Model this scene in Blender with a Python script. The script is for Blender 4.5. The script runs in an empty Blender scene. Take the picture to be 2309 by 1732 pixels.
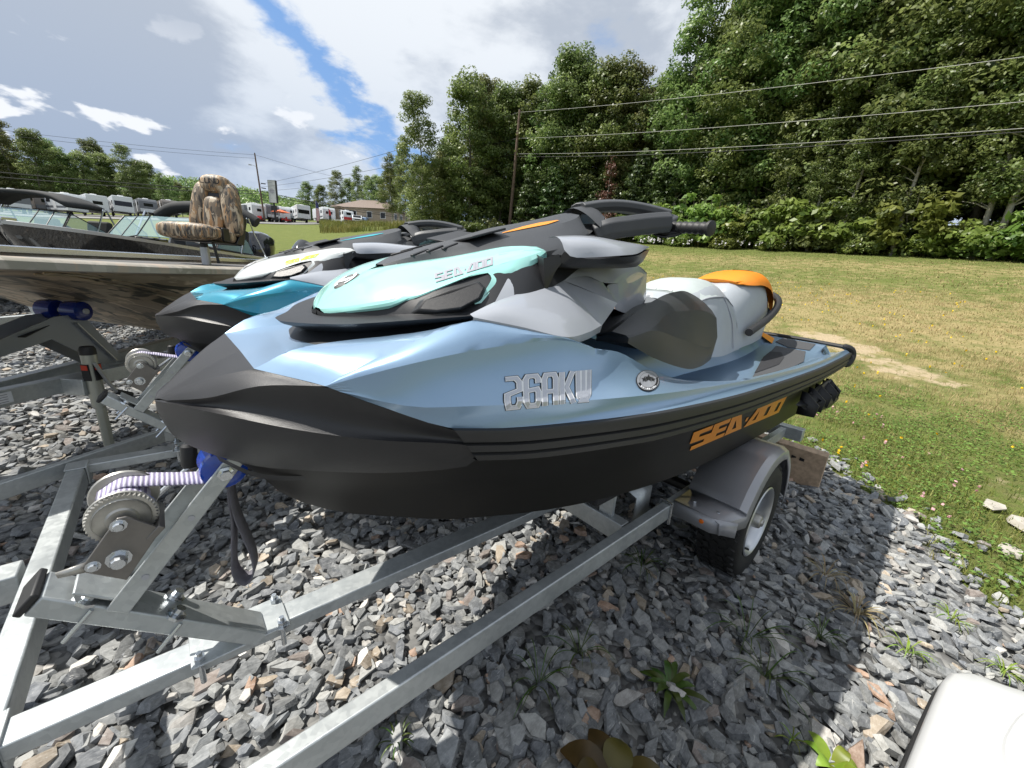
import bpy, bmesh, math, random
import numpy as np
from mathutils import Vector, Matrix, Euler
from mathutils.bvhtree import BVHTree
random.seed(7); rng = np.random.default_rng(7)
R = math.radians
SC = bpy.context.scene
COL = SC.collection

# ------------------------------------------------------------------ camera, sky, sun, exposure
cam = bpy.data.cameras.new('camera'); cam_o = bpy.data.objects.new('camera', cam); COL.objects.link(cam_o)
CAM = Vector((0.0383, -0.9782, 1.35))
yaw, pitch, roll = R(47.84), R(15.73), R(3.92)
fw = Vector((math.cos(yaw)*math.cos(pitch), math.sin(yaw)*math.cos(pitch), -math.sin(pitch)))
rt0 = Vector((math.sin(yaw), -math.cos(yaw), 0)); up0 = rt0.cross(fw)
rt = rt0*math.cos(roll)+up0*math.sin(roll); up = up0*math.cos(roll)-rt0*math.sin(roll)
m3 = Matrix((rt, up, -fw)).transposed()
cam_o.matrix_world = Matrix.Translation(CAM) @ m3.to_4x4()
cam.sensor_fit = 'HORIZONTAL'; cam.sensor_width = 36; cam.lens = 875/2309*36
cam.clip_start = .02; cam.clip_end = 3000
SC.camera = cam_o

SUN = Vector((-.48, .42, 1.0)).normalized()          # direction to the sun
sun = bpy.data.lights.new('sun', 'SUN'); sun.energy = 4.5; sun.angle = R(.55); sun.color = (1, .955, .88)
sun_o = bpy.data.objects.new('sun', sun); COL.objects.link(sun_o)
sun_o.rotation_euler = SUN.to_track_quat('Z', 'Y').to_euler()

world = bpy.data.worlds.new('World'); SC.world = world; world.use_nodes = True
wn = world.node_tree; wn.nodes.clear()
def N(t, kind, **kw):
    n = t.nodes.new(kind)
    for k, v in kw.items():
        if k in n.bl_rna.properties: setattr(n, k, v)
        else: n.inputs[k.replace('_', ' ')].default_value = v
    return n
def math_n(t, op, a, b=None, c=None, clamp=False):
    n = t.nodes.new('ShaderNodeMath'); n.operation = op; n.use_clamp = clamp
    for i, v in enumerate((a, b, c)):
        if v is None: continue
        if isinstance(v, (int, float)): n.inputs[i].default_value = v
        else: t.links.new(v, n.inputs[i])
    return n.outputs[0]
def mixc(t, f, a, b, blend='MIX'):
    n = t.nodes.new('ShaderNodeMix'); n.data_type = 'RGBA'; n.blend_type = blend
    for s, v in ((0, f), (6, a), (7, b)):
        if isinstance(v, (int, float)): n.inputs[s].default_value = v
        elif isinstance(v, tuple): n.inputs[s].default_value = v if len(v) == 4 else (*v, 1)
        else: t.links.new(v, n.inputs[s])
    return n.outputs[2]
def smooth(t, v, a, b):
    n = t.nodes.new('ShaderNodeMapRange'); n.interpolation_type = 'SMOOTHSTEP'
    t.links.new(v, n.inputs[0]); n.inputs[1].default_value = a; n.inputs[2].default_value = b
    return n.outputs[0]
sky = N(wn, 'ShaderNodeTexSky', sky_type='NISHITA', sun_disc=False, sun_elevation=math.asin(SUN.z),
        sun_rotation=math.atan2(SUN.x, SUN.y), altitude=100, air_density=1.1, dust_density=.6)
tc = N(wn, 'ShaderNodeTexCoord')
sep = N(wn, 'ShaderNodeSeparateXYZ'); wn.links.new(tc.outputs['Generated'], sep.inputs[0])
den = math_n(wn, 'MAXIMUM', math_n(wn, 'ADD', sep.outputs[2], .42), .1)
comb = N(wn, 'ShaderNodeCombineXYZ')
wn.links.new(math_n(wn, 'DIVIDE', sep.outputs[0], den), comb.inputs[0]); wn.links.new(math_n(wn, 'DIVIDE', sep.outputs[1], den), comb.inputs[1]); wn.links.new(math_n(wn, 'MULTIPLY', sep.outputs[2], 1.9), comb.inputs[2])
def noise(scale, detail, rough, off, dist=0.):
    mp = N(wn, 'ShaderNodeMapping'); mp.inputs['Location'].default_value = off; wn.links.new(comb.outputs[0], mp.inputs[0])
    n = N(wn, 'ShaderNodeTexNoise', Scale=scale, Detail=detail, Roughness=rough, Distortion=dist); wn.links.new(mp.outputs[0], n.inputs[0])
    return n.outputs[0]
big = noise(1.5, 9, .55, (3.1, 1.7, 0), .15)
mid = noise(3.4, 11, .58, (8.4, 2.2, 4.), .2)
fine = noise(8., 10, .6, (1.2, 5.3, 2.), .15)
# the long gap of blue between two cloud banks: a band around a great circle of the sky
GAPN = Vector((-.5368, .4365, -.7220))
vd = N(wn, 'ShaderNodeVectorMath', operation='DOT_PRODUCT'); wn.links.new(tc.outputs['Generated'], vd.inputs[0]); vd.inputs[1].default_value = GAPN
gd = math_n(wn, 'ADD', vd.outputs['Value'], math_n(wn, 'MULTIPLY', math_n(wn, 'SUBTRACT', mid, .5), .30))
gap = math_n(wn, 'SUBTRACT', 1., smooth(wn, math_n(wn, 'ABSOLUTE', gd), .012, .05))
cover = smooth(wn, math_n(wn, 'ADD', math_n(wn, 'MULTIPLY', big, .55), math_n(wn, 'MULTIPLY', mid, .45)), .30, .42)
cover = math_n(wn, 'MULTIPLY', cover, math_n(wn, 'SUBTRACT', 1., math_n(wn, 'MULTIPLY', gap, smooth(wn, fine, .30, .52))))
def toward(d, a, b):
    n = N(wn, 'ShaderNodeVectorMath', operation='DOT_PRODUCT'); wn.links.new(tc.outputs['Generated'], n.inputs[0]); n.inputs[1].default_value = Vector(d).normalized(); return smooth(wn, n.outputs['Value'], a, b)
bias = math_n(wn, 'SUBTRACT', math_n(wn, 'MULTIPLY', toward((.10, .90, .47), .86, 1.), .13), math_n(wn, 'MULTIPLY', toward((-.02, .99, .16), .90, 1.), .09))
bias = math_n(wn, 'ADD', bias, math_n(wn, 'MULTIPLY', toward((.62, .62, .50), .80, 1.), .00))
bias = math_n(wn, 'SUBTRACT', bias, math_n(wn, 'MULTIPLY', toward((-.17, .90, .36), .93, 1.), .26))
shade = smooth(wn, math_n(wn, 'ADD', bias, math_n(wn, 'ADD', math_n(wn, 'MULTIPLY', big, .5), math_n(wn, 'ADD', math_n(wn, 'MULTIPLY', mid, .35), math_n(wn, 'MULTIPLY', fine, .15)))), .43, .565)
low = smooth(wn, sep.outputs[2], .05, .50)
cl_dark = mixc(wn, low, (3.3, 4.1, 5.5), (4.4, 4.9, 5.7))
cl_lite = mixc(wn, low, (5.0, 5.8, 7.0), (7.6, 8.0, 8.5))
cloud = mixc(wn, shade, cl_dark, cl_lite)
# small bright cumulus tufts low over the horizon
tuft = math_n(wn, 'MULTIPLY', smooth(wn, noise(5.0, 9, .5, (5.5, 9.1, 7.), .1), .575, .625), math_n(wn, 'SUBTRACT', 1., smooth(wn, sep.outputs[2], .22, .40)))
cloud = mixc(wn, tuft, cloud, (8.0, 8.3, 8.8))
blue = mixc(wn, 0.0, sky.outputs[0], (2.0, 3.9, 7.4))
bluem = mixc(wn, .55, blue, (2.1, 4.3, 8.6))
skyc = mixc(wn, cover, bluem, cloud)
bg = N(wn, 'ShaderNodeBackground', Strength=.080); wn.links.new(skyc, bg.inputs[0])
wo = N(wn, 'ShaderNodeOutputWorld'); wn.links.new(bg.outputs[0], wo.inputs[0])
try: world.cycles.sampling_method = 'MANUAL'; world.cycles.sample_map_resolution = 512
except Exception: pass

SC.view_settings.view_transform = 'Standard'; SC.view_settings.look = 'None'
SC.view_settings.exposure = 0.55; SC.view_settings.gamma = 1.0; SC.view_settings.use_curve_mapping = False
SC.cycles.max_bounces = 6; SC.cycles.transparent_max_bounces = 8; SC.cycles.use_denoising = True
SC.cycles.caustics_reflective = False; SC.cycles.caustics_refractive = False

# ------------------------------------------------------------------ tagging and mesh helpers
def tag(o, label=None, cat=None, group=None, kind=None):
    if label: o['label'] = label
    if cat: o['category'] = cat
    if group: o['group'] = group
    if kind: o['kind'] = kind
    return o
def thing(name, label, cat, loc=(0, 0, 0), rz=0., group=None):
    o = bpy.data.objects.new(name, None); COL.objects.link(o); o.location = loc; o.rotation_euler = (0, 0, rz); o.empty_display_size = .1
    return tag(o, label, cat, group)
KIDS = {}
def adopt(o, parent):
    if parent is not None:
        o.parent = parent; KIDS.setdefault(parent.name, []).append(o)
def copy_tree(o, parent=None):
    c = o.copy(); COL.objects.link(c)
    if parent is not None: c.parent = parent; KIDS.setdefault(parent.name, []).append(c)
    for ch in list(KIDS.get(o.name, [])): copy_tree(ch, c)
    return c

def catmull(P, n):
    P = [Vector(p) for p in P]
    if len(P) == 1: return [P[0]]*n
    d = [0.]
    for a, b in zip(P, P[1:]): d.append(d[-1]+max((b-a).length, 1e-6))
    out = []
    for k in range(n):
        s = d[-1]*k/(n-1); i = 0
        while i < len(P)-2 and s > d[i+1]: i += 1
        t = (s-d[i])/(d[i+1]-d[i]); h = d[i+1]-d[i]
        def tan(j):
            if j == 0: return (P[1]-P[0])/(d[1]-d[0])
            if j == len(P)-1: return (P[-1]-P[-2])/(d[-1]-d[-2])
            return (P[j+1]-P[j-1])/(d[j+1]-d[j-1])
        t2, t3 = t*t, t*t*t
        out.append(P[i]*(2*t3-3*t2+1)+tan(i)*h*(t3-2*t2+t)+P[i+1]*(-2*t3+3*t2)+tan(i+1)*h*(t3-t2))
    return out
def linear(P, n):
    P = [Vector(p) for p in P]; d = [0.]
    for a, b in zip(P, P[1:]): d.append(d[-1]+max((b-a).length, 1e-6))
    out = []
    for k in range(n):
        s = d[-1]*k/(n-1); i = 0
        while i < len(P)-2 and s > d[i+1]: i += 1
        out.append(P[i].lerp(P[i+1], (s-d[i])/(d[i+1]-d[i])))
    return out

class MB:
    def __init__(s): s.v = []; s.f = []
    def add(s, v, f):
        b = len(s.v); s.v += [tuple(p) for p in v]; s.f += [tuple(b+i for i in q) for q in f]; return s
    def box(s, c, size, rot=None):
        x, y, z = (k/2 for k in size); m = rot.to_matrix() if isinstance(rot, Euler) else (rot or Matrix.Identity(3)); c = Vector(c)
        return s.add([c+m@Vector(p) for p in ((-x,-y,-z),(x,-y,-z),(x,y,-z),(-x,y,-z),(-x,-y,z),(x,-y,z),(x,y,z),(-x,y,z))],
                     [(0,3,2,1),(4,5,6,7),(0,1,5,4),(1,2,6,5),(2,3,7,6),(3,0,4,7)])
    def bar(s, a, b, w, h, upv=(0, 0, 1)):
        a, b = Vector(a), Vector(b); x = (b-a).normalized(); u = Vector(upv); y = u.cross(x).normalized(); z = x.cross(y)
        return s.box((a+b)/2, ((b-a).length, w, h), Matrix((x, y, z)).transposed())
    def tube(s, path, r, n=10, caps=True):
        P = [Vector(p) for p in path]; rs = r if isinstance(r, (list, tuple)) else [r]*len(P); rings = []
        t0 = (P[1]-P[0]).normalized(); ref = Vector((0, 0, 1)) if abs(t0.z) < .9 else Vector((1, 0, 0)); nrm = t0.cross(ref).normalized()
        for i, p in enumerate(P):
            t = (P[min(i+1, len(P)-1)]-P[max(i-1, 0)]).normalized(); nrm = (nrm-t*nrm.dot(t)).normalized(); bi = t.cross(nrm)
            rings.append([p+(nrm*math.cos(2*math.pi*k/n)+bi*math.sin(2*math.pi*k/n))*rs[i] for k in range(n)])
        v = [q for rg in rings for q in rg]; f = [(i*n+k, i*n+(k+1) % n, (i+1)*n+(k+1) % n, (i+1)*n+k) for i in range(len(P)-1) for k in range(n)]
        if caps: f += [tuple(range(n))[::-1], tuple((len(P)-1)*n+k for k in range(n))]
        return s.add(v, f)
    def lathe(s, prof, c, axis, n=24):
        # prof: (radius, offset along axis)
        ax = Vector(axis).normalized(); ref = Vector((0, 0, 1)) if abs(ax.z) < .9 else Vector((1, 0, 0)); u = ax.cross(ref).normalized(); w = ax.cross(u); c = Vector(c)
        v = [c+ax*o+(u*math.cos(2*math.pi*k/n)+w*math.sin(2*math.pi*k/n))*r for r, o in prof for k in range(n)]
        return s.add(v, [(i*n+k, i*n+(k+1) % n, (i+1)*n+(k+1) % n, (i+1)*n+k) for i in range(len(prof)-1) for k in range(n)])
    def loft(s, curves, n, curv=catmull, closed=False, sub=1):
        C = [curv(c, n) if len(c) != n or curv is catmull else [Vector(p) for p in c] for c in curves]
        if sub > 1:
            D = [catmull([c[k] for c in C], (len(C)-1)*sub+1) for k in range(n)]; C = [[D[k][i] for k in range(n)] for i in range(len(D[0]))]
        if closed: C = C+[C[0]]
        v = [p for c in C for p in c]
        return s.add(v, [(i*n+k, i*n+k+1, (i+1)*n+k+1, (i+1)*n+k) for i in range(len(C)-1) for k in range(n-1)])
    def strip(s, A, B, n, m=2, bulge=(0, 0, 0), ca=catmull, cb=catmull):
        a, b = ca(A, n), cb(B, n); bl = Vector(bulge); v = []
        for j in range(m+1):
            t = j/m; k = 4*t*(1-t)
            for i in range(n):
                e = min(1., 6*min(i, n-1-i)/(n-1))
                v.append(a[i].lerp(b[i], t)+bl*k*e)
        return s.add(v, [(j*n+i, j*n+i+1, (j+1)*n+i+1, (j+1)*n+i) for j in range(m) for i in range(n-1)])
    def pillow(s, c, size, rot=None, e=.45, taper=0., n=22, m=14):
        M3 = rot.to_matrix() if rot else Matrix.Identity(3); c = Vector(c); pw = lambda v: math.copysign(abs(v)**e, v); v = []
        for j in range(m+1):
            ph = -math.pi/2+math.pi*j/m
            for i in range(n):
                th = 2*math.pi*i/n; z = pw(math.sin(ph)); k = 1-taper*(z*.5+.5)
                v.append(c+M3 @ Vector((size[0]/2*pw(math.cos(ph))*pw(math.cos(th)), size[1]/2*pw(math.cos(ph))*pw(math.sin(th))*k, size[2]/2*z)))
        return s.add(v, [(j*n+i, j*n+(i+1) % n, (j+1)*n+(i+1) % n, (j+1)*n+i) for j in range(m) for i in range(n)])
    def prism(s, poly, d):
        d = Vector(d); P = [Vector(p) for p in poly]; n = len(P)
        return s.add(P+[p+d for p in P], [tuple(range(n))[::-1], tuple(range(n, 2*n))]+[(i, (i+1) % n, n+(i+1) % n, n+i) for i in range(n)])
    def fan(s, poly):
        n = len(poly); return s.add(poly, [tuple(range(n))])
    def mirror(s):
        b = len(s.v); s.v += [(x, -y, z) for x, y, z in s.v]; s.f += [tuple(b+i for i in q[::-1]) for q in list(s.f)]; return s
    def build(s, name, mat, parent=None, angle=30, bevel=0., weld=.0006, solid=0., sub=0, flat=False):
        me = bpy.data.meshes.new(name); bm = bmesh.new()
        vs = [bm.verts.new(p) for p in s.v]
        for q in s.f:
            q2 = []
            for i in q:
                if not q2 or q2[-1] != i: q2.append(i)
            try: bm.faces.new([vs[i] for i in q2])
            except ValueError: pass
        if weld: bmesh.ops.remove_doubles(bm, verts=bm.verts, dist=weld)
        bmesh.ops.dissolve_degenerate(bm, edges=bm.edges, dist=1e-5)
        bmesh.ops.recalc_face_normals(bm, faces=bm.faces)
        bm.to_mesh(me); bm.free(); me.materials.append(mat)
        if not flat:
            me.shade_smooth(); me.set_sharp_from_angle(angle=R(angle))
        o = bpy.data.objects.new(name, me); COL.objects.link(o); adopt(o, parent)
        if solid: md = o.modifiers.new('s', 'SOLIDIFY'); md.thickness = solid; md.offset = -1
        if bevel: md = o.modifiers.new('b', 'BEVEL'); md.width = bevel; md.segments = 2; md.limit_method = 'ANGLE'; md.angle_limit = R(35); md.harden_normals = False
        if sub: md = o.modifiers.new('u', 'SUBSURF'); md.levels = sub; md.render_levels = sub
        return o
def S2(C, s): return [(x, s*w, z) for x, w, z in C]

# ------------------------------------------------------------------ materials
def mat(name, color, rough=.5, metal=0., coat=0., spec=.5, bump=0., bscale=200., var=0., vscale=8., trans=0., alpha=1., emit=None, coatr=.03):
    m = bpy.data.materials.new(name); m.use_nodes = True; t = m.node_tree; p = t.nodes['Principled BSDF']
    p.inputs['Base Color'].default_value = (*color, 1); p.inputs['Roughness'].default_value = rough; p.inputs['Metallic'].default_value = metal
    p.inputs['Coat Weight'].default_value = coat; p.inputs['Coat Roughness'].default_value = coatr; p.inputs['Specular IOR Level'].default_value = spec
    if trans: p.inputs['Transmission Weight'].default_value = trans
    if alpha < 1: p.inputs['Alpha'].default_value = alpha
    g = N(t, 'ShaderNodeTexCoord')
    if var:
        n = N(t, 'ShaderNodeTexNoise', Scale=vscale, Detail=6., Roughness=.6); t.links.new(g.outputs['Object'], n.inputs[0])
        f = smooth(t, n.outputs[0], .3, .7)
        c = mixc(t, f, tuple(k*(1-var) for k in color), tuple(min(1, k*(1+var)) for k in color)); t.links.new(c, p.inputs['Base Color'])
        r = N(t, 'ShaderNodeMapRange'); t.links.new(n.outputs[0], r.inputs[0]); r.inputs[3].default_value = max(.02, rough-.1*min(1, var*3)); r.inputs[4].default_value = min(1, rough+.1*min(1, var*3)); t.links.new(r.outputs[0], p.inputs['Roughness'])
    if bump:
        n = N(t, 'ShaderNodeTexNoise', Scale=bscale, Detail=3.); t.links.new(g.outputs['Object'], n.inputs[0])
        b = N(t, 'ShaderNodeBump', Strength=bump, Distance=.002); t.links.new(n.outputs[0], b.inputs['Height']); t.links.new(b.outputs[0], p.inputs['Normal'])
    return m
M = {}
M['blue'] = mat('blue_metallic_paint', (.25, .375, .53), .33, .5, .6, var=.02, vscale=900, coatr=.12)
M['teal'] = mat('teal_paint', (.0, .24, .36), .28, .25, 1., var=.02, vscale=900)
M['mint'] = mat('mint_paint', (.33, .69, .64), .3, 0., .8)
M['white_ski'] = mat('pale_grey_paint', (.62, .65, .64), .3, 0., .8)
M['black_pl'] = mat('black_textured_plastic', (.022, .022, .024), .40, 0., 0., spec=.42, bump=.25, bscale=700, var=.12, vscale=5)
M['hull'] = mat('black_hull', (.010, .0095, .009), .45, spec=.28, var=.1, vscale=3)
M['dark'] = mat('dark_plastic', (.012, .013, .016), .5, bump=.1, bscale=400)
M['cap'] = mat('charcoal_plastic', (.045, .048, .053), .5, bump=.2, bscale=600, var=.08, vscale=6)
M['grey'] = mat('grey_gloss_panel', (.34, .36, .40), .30, 0., .6)
M['grey_gl'] = mat('grey_mirror_gloss', (.36, .38, .42), .16, .0, .8)
M['pod'] = mat('black_matte_pod', (.035, .037, .04), .45, bump=.15, bscale=500, var=.06)
M['vinyl'] = mat('grey_vinyl', (.36, .39, .42), .45, bump=.15, bscale=350, var=.04)
M['vinyl_top'] = mat('pale_vinyl', (.46, .51, .50), .42, bump=.15, bscale=350, var=.04)
M['orange'] = mat('orange_vinyl', (.85, .26, .01), .42, bump=.12, bscale=350, var=.05)
M['orange_d'] = mat('orange_decal', (.75, .27, .01), .4)
M['lime'] = mat('lime_decal', (.55, .75, .01), .4)
M['teal_d'] = mat('teal_decal', (.01, .34, .42), .4)
M['grey_d'] = mat('grey_decal', (.33, .33, .37), .4)
M['ink'] = mat('black_decal', (.012, .012, .014), .4)
M['white_d'] = mat('white_decal', (.75, .77, .8), .35)
M['silver_d'] = mat('silver_decal', (.45, .47, .52), .3, .5)
M['matg'] = mat('grey_foam_mat', (.06, .062, .066), .85, bump=.5, bscale=500)
M['matb'] = mat('black_foam_mat', (.02, .02, .023), .85, bump=.5, bscale=500)
M['rubber'] = mat('black_rubber', (.018, .018, .019), .55, bump=.1, bscale=300)
M['lens'] = mat('clear_plastic', (.75, .8, .85), .05, .0, 1., alpha=.55)
M['white_pl'] = mat('white_plastic', (.50, .51, .515), .4, 0., .2, var=.02, vscale=6)
def galv():
    m = mat('galvanised_steel', (.50, .53, .54), .42, .55); t = m.node_tree; p = t.nodes['Principled BSDF']
    g = N(t, 'ShaderNodeTexCoord'); v = N(t, 'ShaderNodeTexVoronoi', Scale=75.); t.links.new(g.outputs['Object'], v.inputs['Vector'])
    n = N(t, 'ShaderNodeTexNoise', Scale=7., Detail=7., Roughness=.65); t.links.new(g.outputs['Object'], n.inputs[0])
    sp = N(t, 'ShaderNodeSeparateColor'); t.links.new(v.outputs['Color'], sp.inputs[0])
    f = math_n(t, 'ADD', math_n(t, 'MULTIPLY', sp.outputs[0], .16), math_n(t, 'MULTIPLY', n.outputs[0], .84))
    t.links.new(mixc(t, smooth(t, f, .25, .75), (.40, .43, .44), (.56, .59, .59)), p.inputs['Base Color'])
    t.links.new(math_n(t, 'ADD', math_n(t, 'MULTIPLY', f, .3), .28), p.inputs['Roughness'])
    b = N(t, 'ShaderNodeBump', Strength=.12, Distance=.003); t.links.new(n.outputs[0], b.inputs['Height']); t.links.new(b.outputs[0], p.inputs['Normal'])
    return m
M['galv'] = galv()
M['zinc'] = mat('zinc_plated_steel', (.46, .45, .42), .38, .75, var=.15, vscale=30)
M['plate'] = mat('dull_zinc_plate', (.20, .19, .18), .42, .7, var=.1, vscale=25)
M['bolt'] = mat('bright_bolt', (.62, .65, .68), .25, .9)
M['rollerblue'] = mat('blue_polyurethane', (.005, .07, .52), .2, 0., .6, trans=.25)
M['fender'] = mat('silver_grey_fender', (.36, .365, .385), .34, .25, .3, var=.05)
M['tyre'] = mat('tyre_rubber', (.014, .014, .014), .7, bump=.3, bscale=200, var=.2, vscale=20)
M['rim'] = mat('steel_rim', (.55, .57, .6), .3, .8)
M['amber'] = mat('amber_lens', (.75, .16, .005), .15, 0., .8)
def webbing():
    m = mat('lilac_webbing', (.44, .41, .52), .75); t = m.node_tree; p = t.nodes['Principled BSDF']; g = N(t, 'ShaderNodeTexCoord')
    w = N(t, 'ShaderNodeTexWave', Scale=42., Distortion=.6); w.inputs['Detail Scale'].default_value = 2.; t.links.new(g.outputs['Object'], w.inputs[0])
    t.links.new(mixc(t, smooth(t, w.outputs['Fac'], .25, .6), (.24, .21, .34), (.58, .56, .66)), p.inputs['Base Color']); b = N(t, 'ShaderNodeBump', Strength=.6, Distance=.002); t.links.new(w.outputs['Fac'], b.inputs['Height']); t.links.new(b.outputs[0], p.inputs['Normal']); return m
M['webbing'] = webbing()
M['webbing_d'] = mat('grey_webbing', (.15, .145, .17), .75, bump=.6, bscale=260, var=.12, vscale=60)
M['wood'] = mat('raw_lumber', (.48, .35, .24), .7, bump=.3, bscale=60, var=.2, vscale=30)
# ------------------------------------------------------------------ ground
E_H = [-180, -60, -20, 0, 12, 24, 32, 50, 64, 77, 88, 98, 115, 180]
E_T = [.0, .03, .07, .090, .095, .096, .097, .095, .088, .074, .058, .040, .03, .0]
E_R = [60, 45, 38, 38, 38, 38, 38, 42, 60, 95, 95, 95, 95, 60]
E_0 = [4, 4, 3.6, 3.6, 3.6, 3.6, 4.0, 7, 12, 14, 16, 20, 22, 14]
def ground_z(x, y):
    x = np.asarray(x, float); y = np.asarray(y, float)
    dx, dy = x-CAM.x, y-CAM.y; r = np.hypot(dx, dy); th = np.degrees(np.arctan2(dy, dx))
    e = np.interp(th, E_H, E_T); rr = np.interp(th, E_H, E_R); r0 = np.interp(th, E_H, E_0)
    k = (1.35+rr*e)/((rr-r0)**2/(rr-r0+4)); k = np.where(e <= 0.001, 0, k)
    s = np.maximum(0, r-r0); z = k*s*s/(s+4)
    zr = 1.35+rr*e; far = zr+(r-rr)*(e+.012)
    return np.where(r > rr, np.minimum(far, z), z)
def gz(x, y): return float(ground_z(x, y))
def polar(heading, r):
    return CAM.x+r*math.cos(R(heading)), CAM.y+r*math.sin(R(heading))
def at(heading, r):
    x, y = polar(heading, r); return Vector((x, y, gz(x, y)))
HX = ([0, 60, 240, 380, 597, 650, 900, 1153, 1450, 1600, 1900, 2200, 2300], [99.7, 98.1, 93.1, 88.4, 79.8, 77.3, 64.4, 49.5, 31.6, 23.6, 10.3, .6, -2.3])
GRAVEL = np.array([(-40, -30), (1.0, -30), (1.6, -4), (2.15, -2.2), (2.55, -1.6), (2.85, -1.25), (3.4, -1.15), (3.75, -.75), (4.15, -.3), (4.5, .8), (4.6, 3.0), (4.9, 7), (6.0, 12.5), (4.5, 15.5), (1.0, 17.0), (-3.0, 19.5), (-6, 21.5), (-40, 24)])
def in_gravel(x, y):
    x = np.asarray(x, float); y = np.asarray(y, float); ins = np.zeros(x.shape, bool); P = GRAVEL; j = len(P)-1
    for i in range(len(P)):
        c = ((P[i, 1] > y) != (P[j, 1] > y)); xi = (P[j, 0]-P[i, 0])*(y-P[i, 1])/(P[j, 1]-P[i, 1]+1e-12)+P[i, 0]; ins ^= c & (x < xi); j = i
    return ins
def edge_dist(x, y):
    x = np.asarray(x, float); y = np.asarray(y, float); d = np.full(x.shape, 1e9)
    for a, b in zip(GRAVEL, np.roll(GRAVEL, -1, 0)):
        ab = b-a; t = np.clip(((x-a[0])*ab[0]+(y-a[1])*ab[1])/(ab@ab), 0, 1); d = np.minimum(d, np.hypot(x-a[0]-ab[0]*t, y-a[1]-ab[1]*t))
    return np.where(in_gravel(x, y), d, -d)
def np_mesh(name, V, F, mat_, kind=None, attr=None, parent=None, smooth_=False):
    me = bpy.data.meshes.new(name); V = np.asarray(V, np.float32); F = np.asarray(F, np.int32); n = F.shape[1]
    me.vertices.add(len(V)); me.vertices.foreach_set('co', V.ravel()); me.loops.add(F.size); me.loops.foreach_set('vertex_index', F.ravel())
    me.polygons.add(len(F)); me.polygons.foreach_set('loop_start', np.arange(0, F.size, n, dtype=np.int32))
    if smooth_: me.polygons.foreach_set('use_smooth', np.ones(len(F), bool))
    if attr:
        for an, dat in attr.items():
            dat = np.asarray(dat, np.float32)
            if dat.ndim == 2: a = me.attributes.new(an, 'FLOAT_COLOR', 'POINT'); a.data.foreach_set('color', np.c_[dat, np.ones(len(dat))].astype(np.float32).ravel())
            else: a = me.attributes.new(an, 'FLOAT', 'POINT'); a.data.foreach_set('value', dat)
    me.update(calc_edges=True); me.validate(); me.materials.append(mat_)
    if not smooth_: me.shade_flat()
    o = bpy.data.objects.new(name, me); COL.objects.link(o); adopt(o, parent)
    if kind: o['kind'] = kind
    return o
def polar_grid(rs, n, th0=0, th1=360):
    th = np.radians(np.linspace(th0, th1, n+1)); X = CAM.x+np.outer(rs, np.cos(th)); Y = CAM.y+np.outer(rs, np.sin(th)); m = n+1
    F = [(i*m+k, i*m+k+1, (i+1)*m+k+1, (i+1)*m+k) for i in range(len(rs)-1) for k in range(n)]
    return X.ravel(), Y.ravel(), F
# field soil and grass colours: base colour only, a patchy mix of green, straw and bare sand
def ground_mat():
    m = bpy.data.materials.new('field_ground'); m.use_nodes = True; t = m.node_tree; p = t.nodes['Principled BSDF']; p.inputs['Roughness'].default_value = .95; p.inputs['Specular IOR Level'].default_value = .1
    g = N(t, 'ShaderNodeTexCoord'); 
    def nz(s, d=6., r=.6, dist=0.):
        n = N(t, 'ShaderNodeTexNoise', Scale=s, Detail=d, Roughness=r, Distortion=dist); t.links.new(g.outputs['Object'], n.inputs[0]); return n.outputs[0]
    A = N(t, 'ShaderNodeAttribute', attribute_name='dry'); B = N(t, 'ShaderNodeAttribute', attribute_name='sand')
    grn = mixc(t, smooth(t, nz(1.3), .3, .7), (.085, .130, .030), (.145, .185, .045))
    grn = mixc(t, smooth(t, nz(14.), .35, .65), grn, (.15, .155, .055))
    dry = mixc(t, smooth(t, nz(9.), .3, .7), (.37, .295, .15), (.26, .225, .10))
    c = mixc(t, smooth(t, math_n(t, 'ADD', A.outputs['Fac'], math_n(t, 'MULTIPLY', math_n(t, 'SUBTRACT', nz(2.2, 8.), .5), 1.3)), .3, .75), grn, dry)
    c = mixc(t, smooth(t, math_n(t, 'ADD', B.outputs['Fac'], math_n(t, 'MULTIPLY', math_n(t, 'SUBTRACT', nz(3.1, 9., .65), .5), 1.2)), .42, .62), c, mixc(t, nz(25.), (.50, .40, .26), (.36, .29, .19)))
    t.links.new(c, p.inputs['Base Color'])
    b = N(t, 'ShaderNodeBump', Strength=.8, Distance=.05); t.links.new(nz(18., 8., .7), b.inputs['Height']); t.links.new(b.outputs[0], p.inputs['Normal'])
    return m
M['field'] = ground_mat()
SANDY = [(6.3, .5, 1.0, .55), (8.2, -.6, 1.3, .5), (9.3, .4, 1.2, .6), (7.2, 1.6, .8, .5), (4.6, -1.7, .8, .35), (3.4, -1.35, .5, .3), (5.0, -.2, .6, .35)]
def dry_sand(x, y):
    dx, dy = x-CAM.x, y-CAM.y; r = np.hypot(dx, dy); th = np.degrees(np.arctan2(dy, dx))
    right = np.clip((66-th)/14, 0, 1)
    dry = .02+.16*right+.48*right*np.exp(-((r-12.5)/7.)**2)+.34*right*np.exp(-((r-25)/3.5)**2)-.25*np.exp(-((r-33)/3.)**2)*right+.22*(1-right)*np.exp(-((r-19)/4)**2)
    dry -= .22*np.clip((6.0-r)/2., 0, 1)*right
    sand = np.zeros_like(r)
    for a, b, w, k in SANDY: sand = np.maximum(sand, k*1.25*np.exp(-(((x-a)*.7+(y-b)*.7)/w)**2-(((x-a)*.7-(y-b)*.7)/(w*.5))**2))
    return dry, sand
rs = np.concatenate([np.linspace(0, 12, 40), np.geomspace(12.5, 120, 60), np.geomspace(126, 900, 20)])
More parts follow.
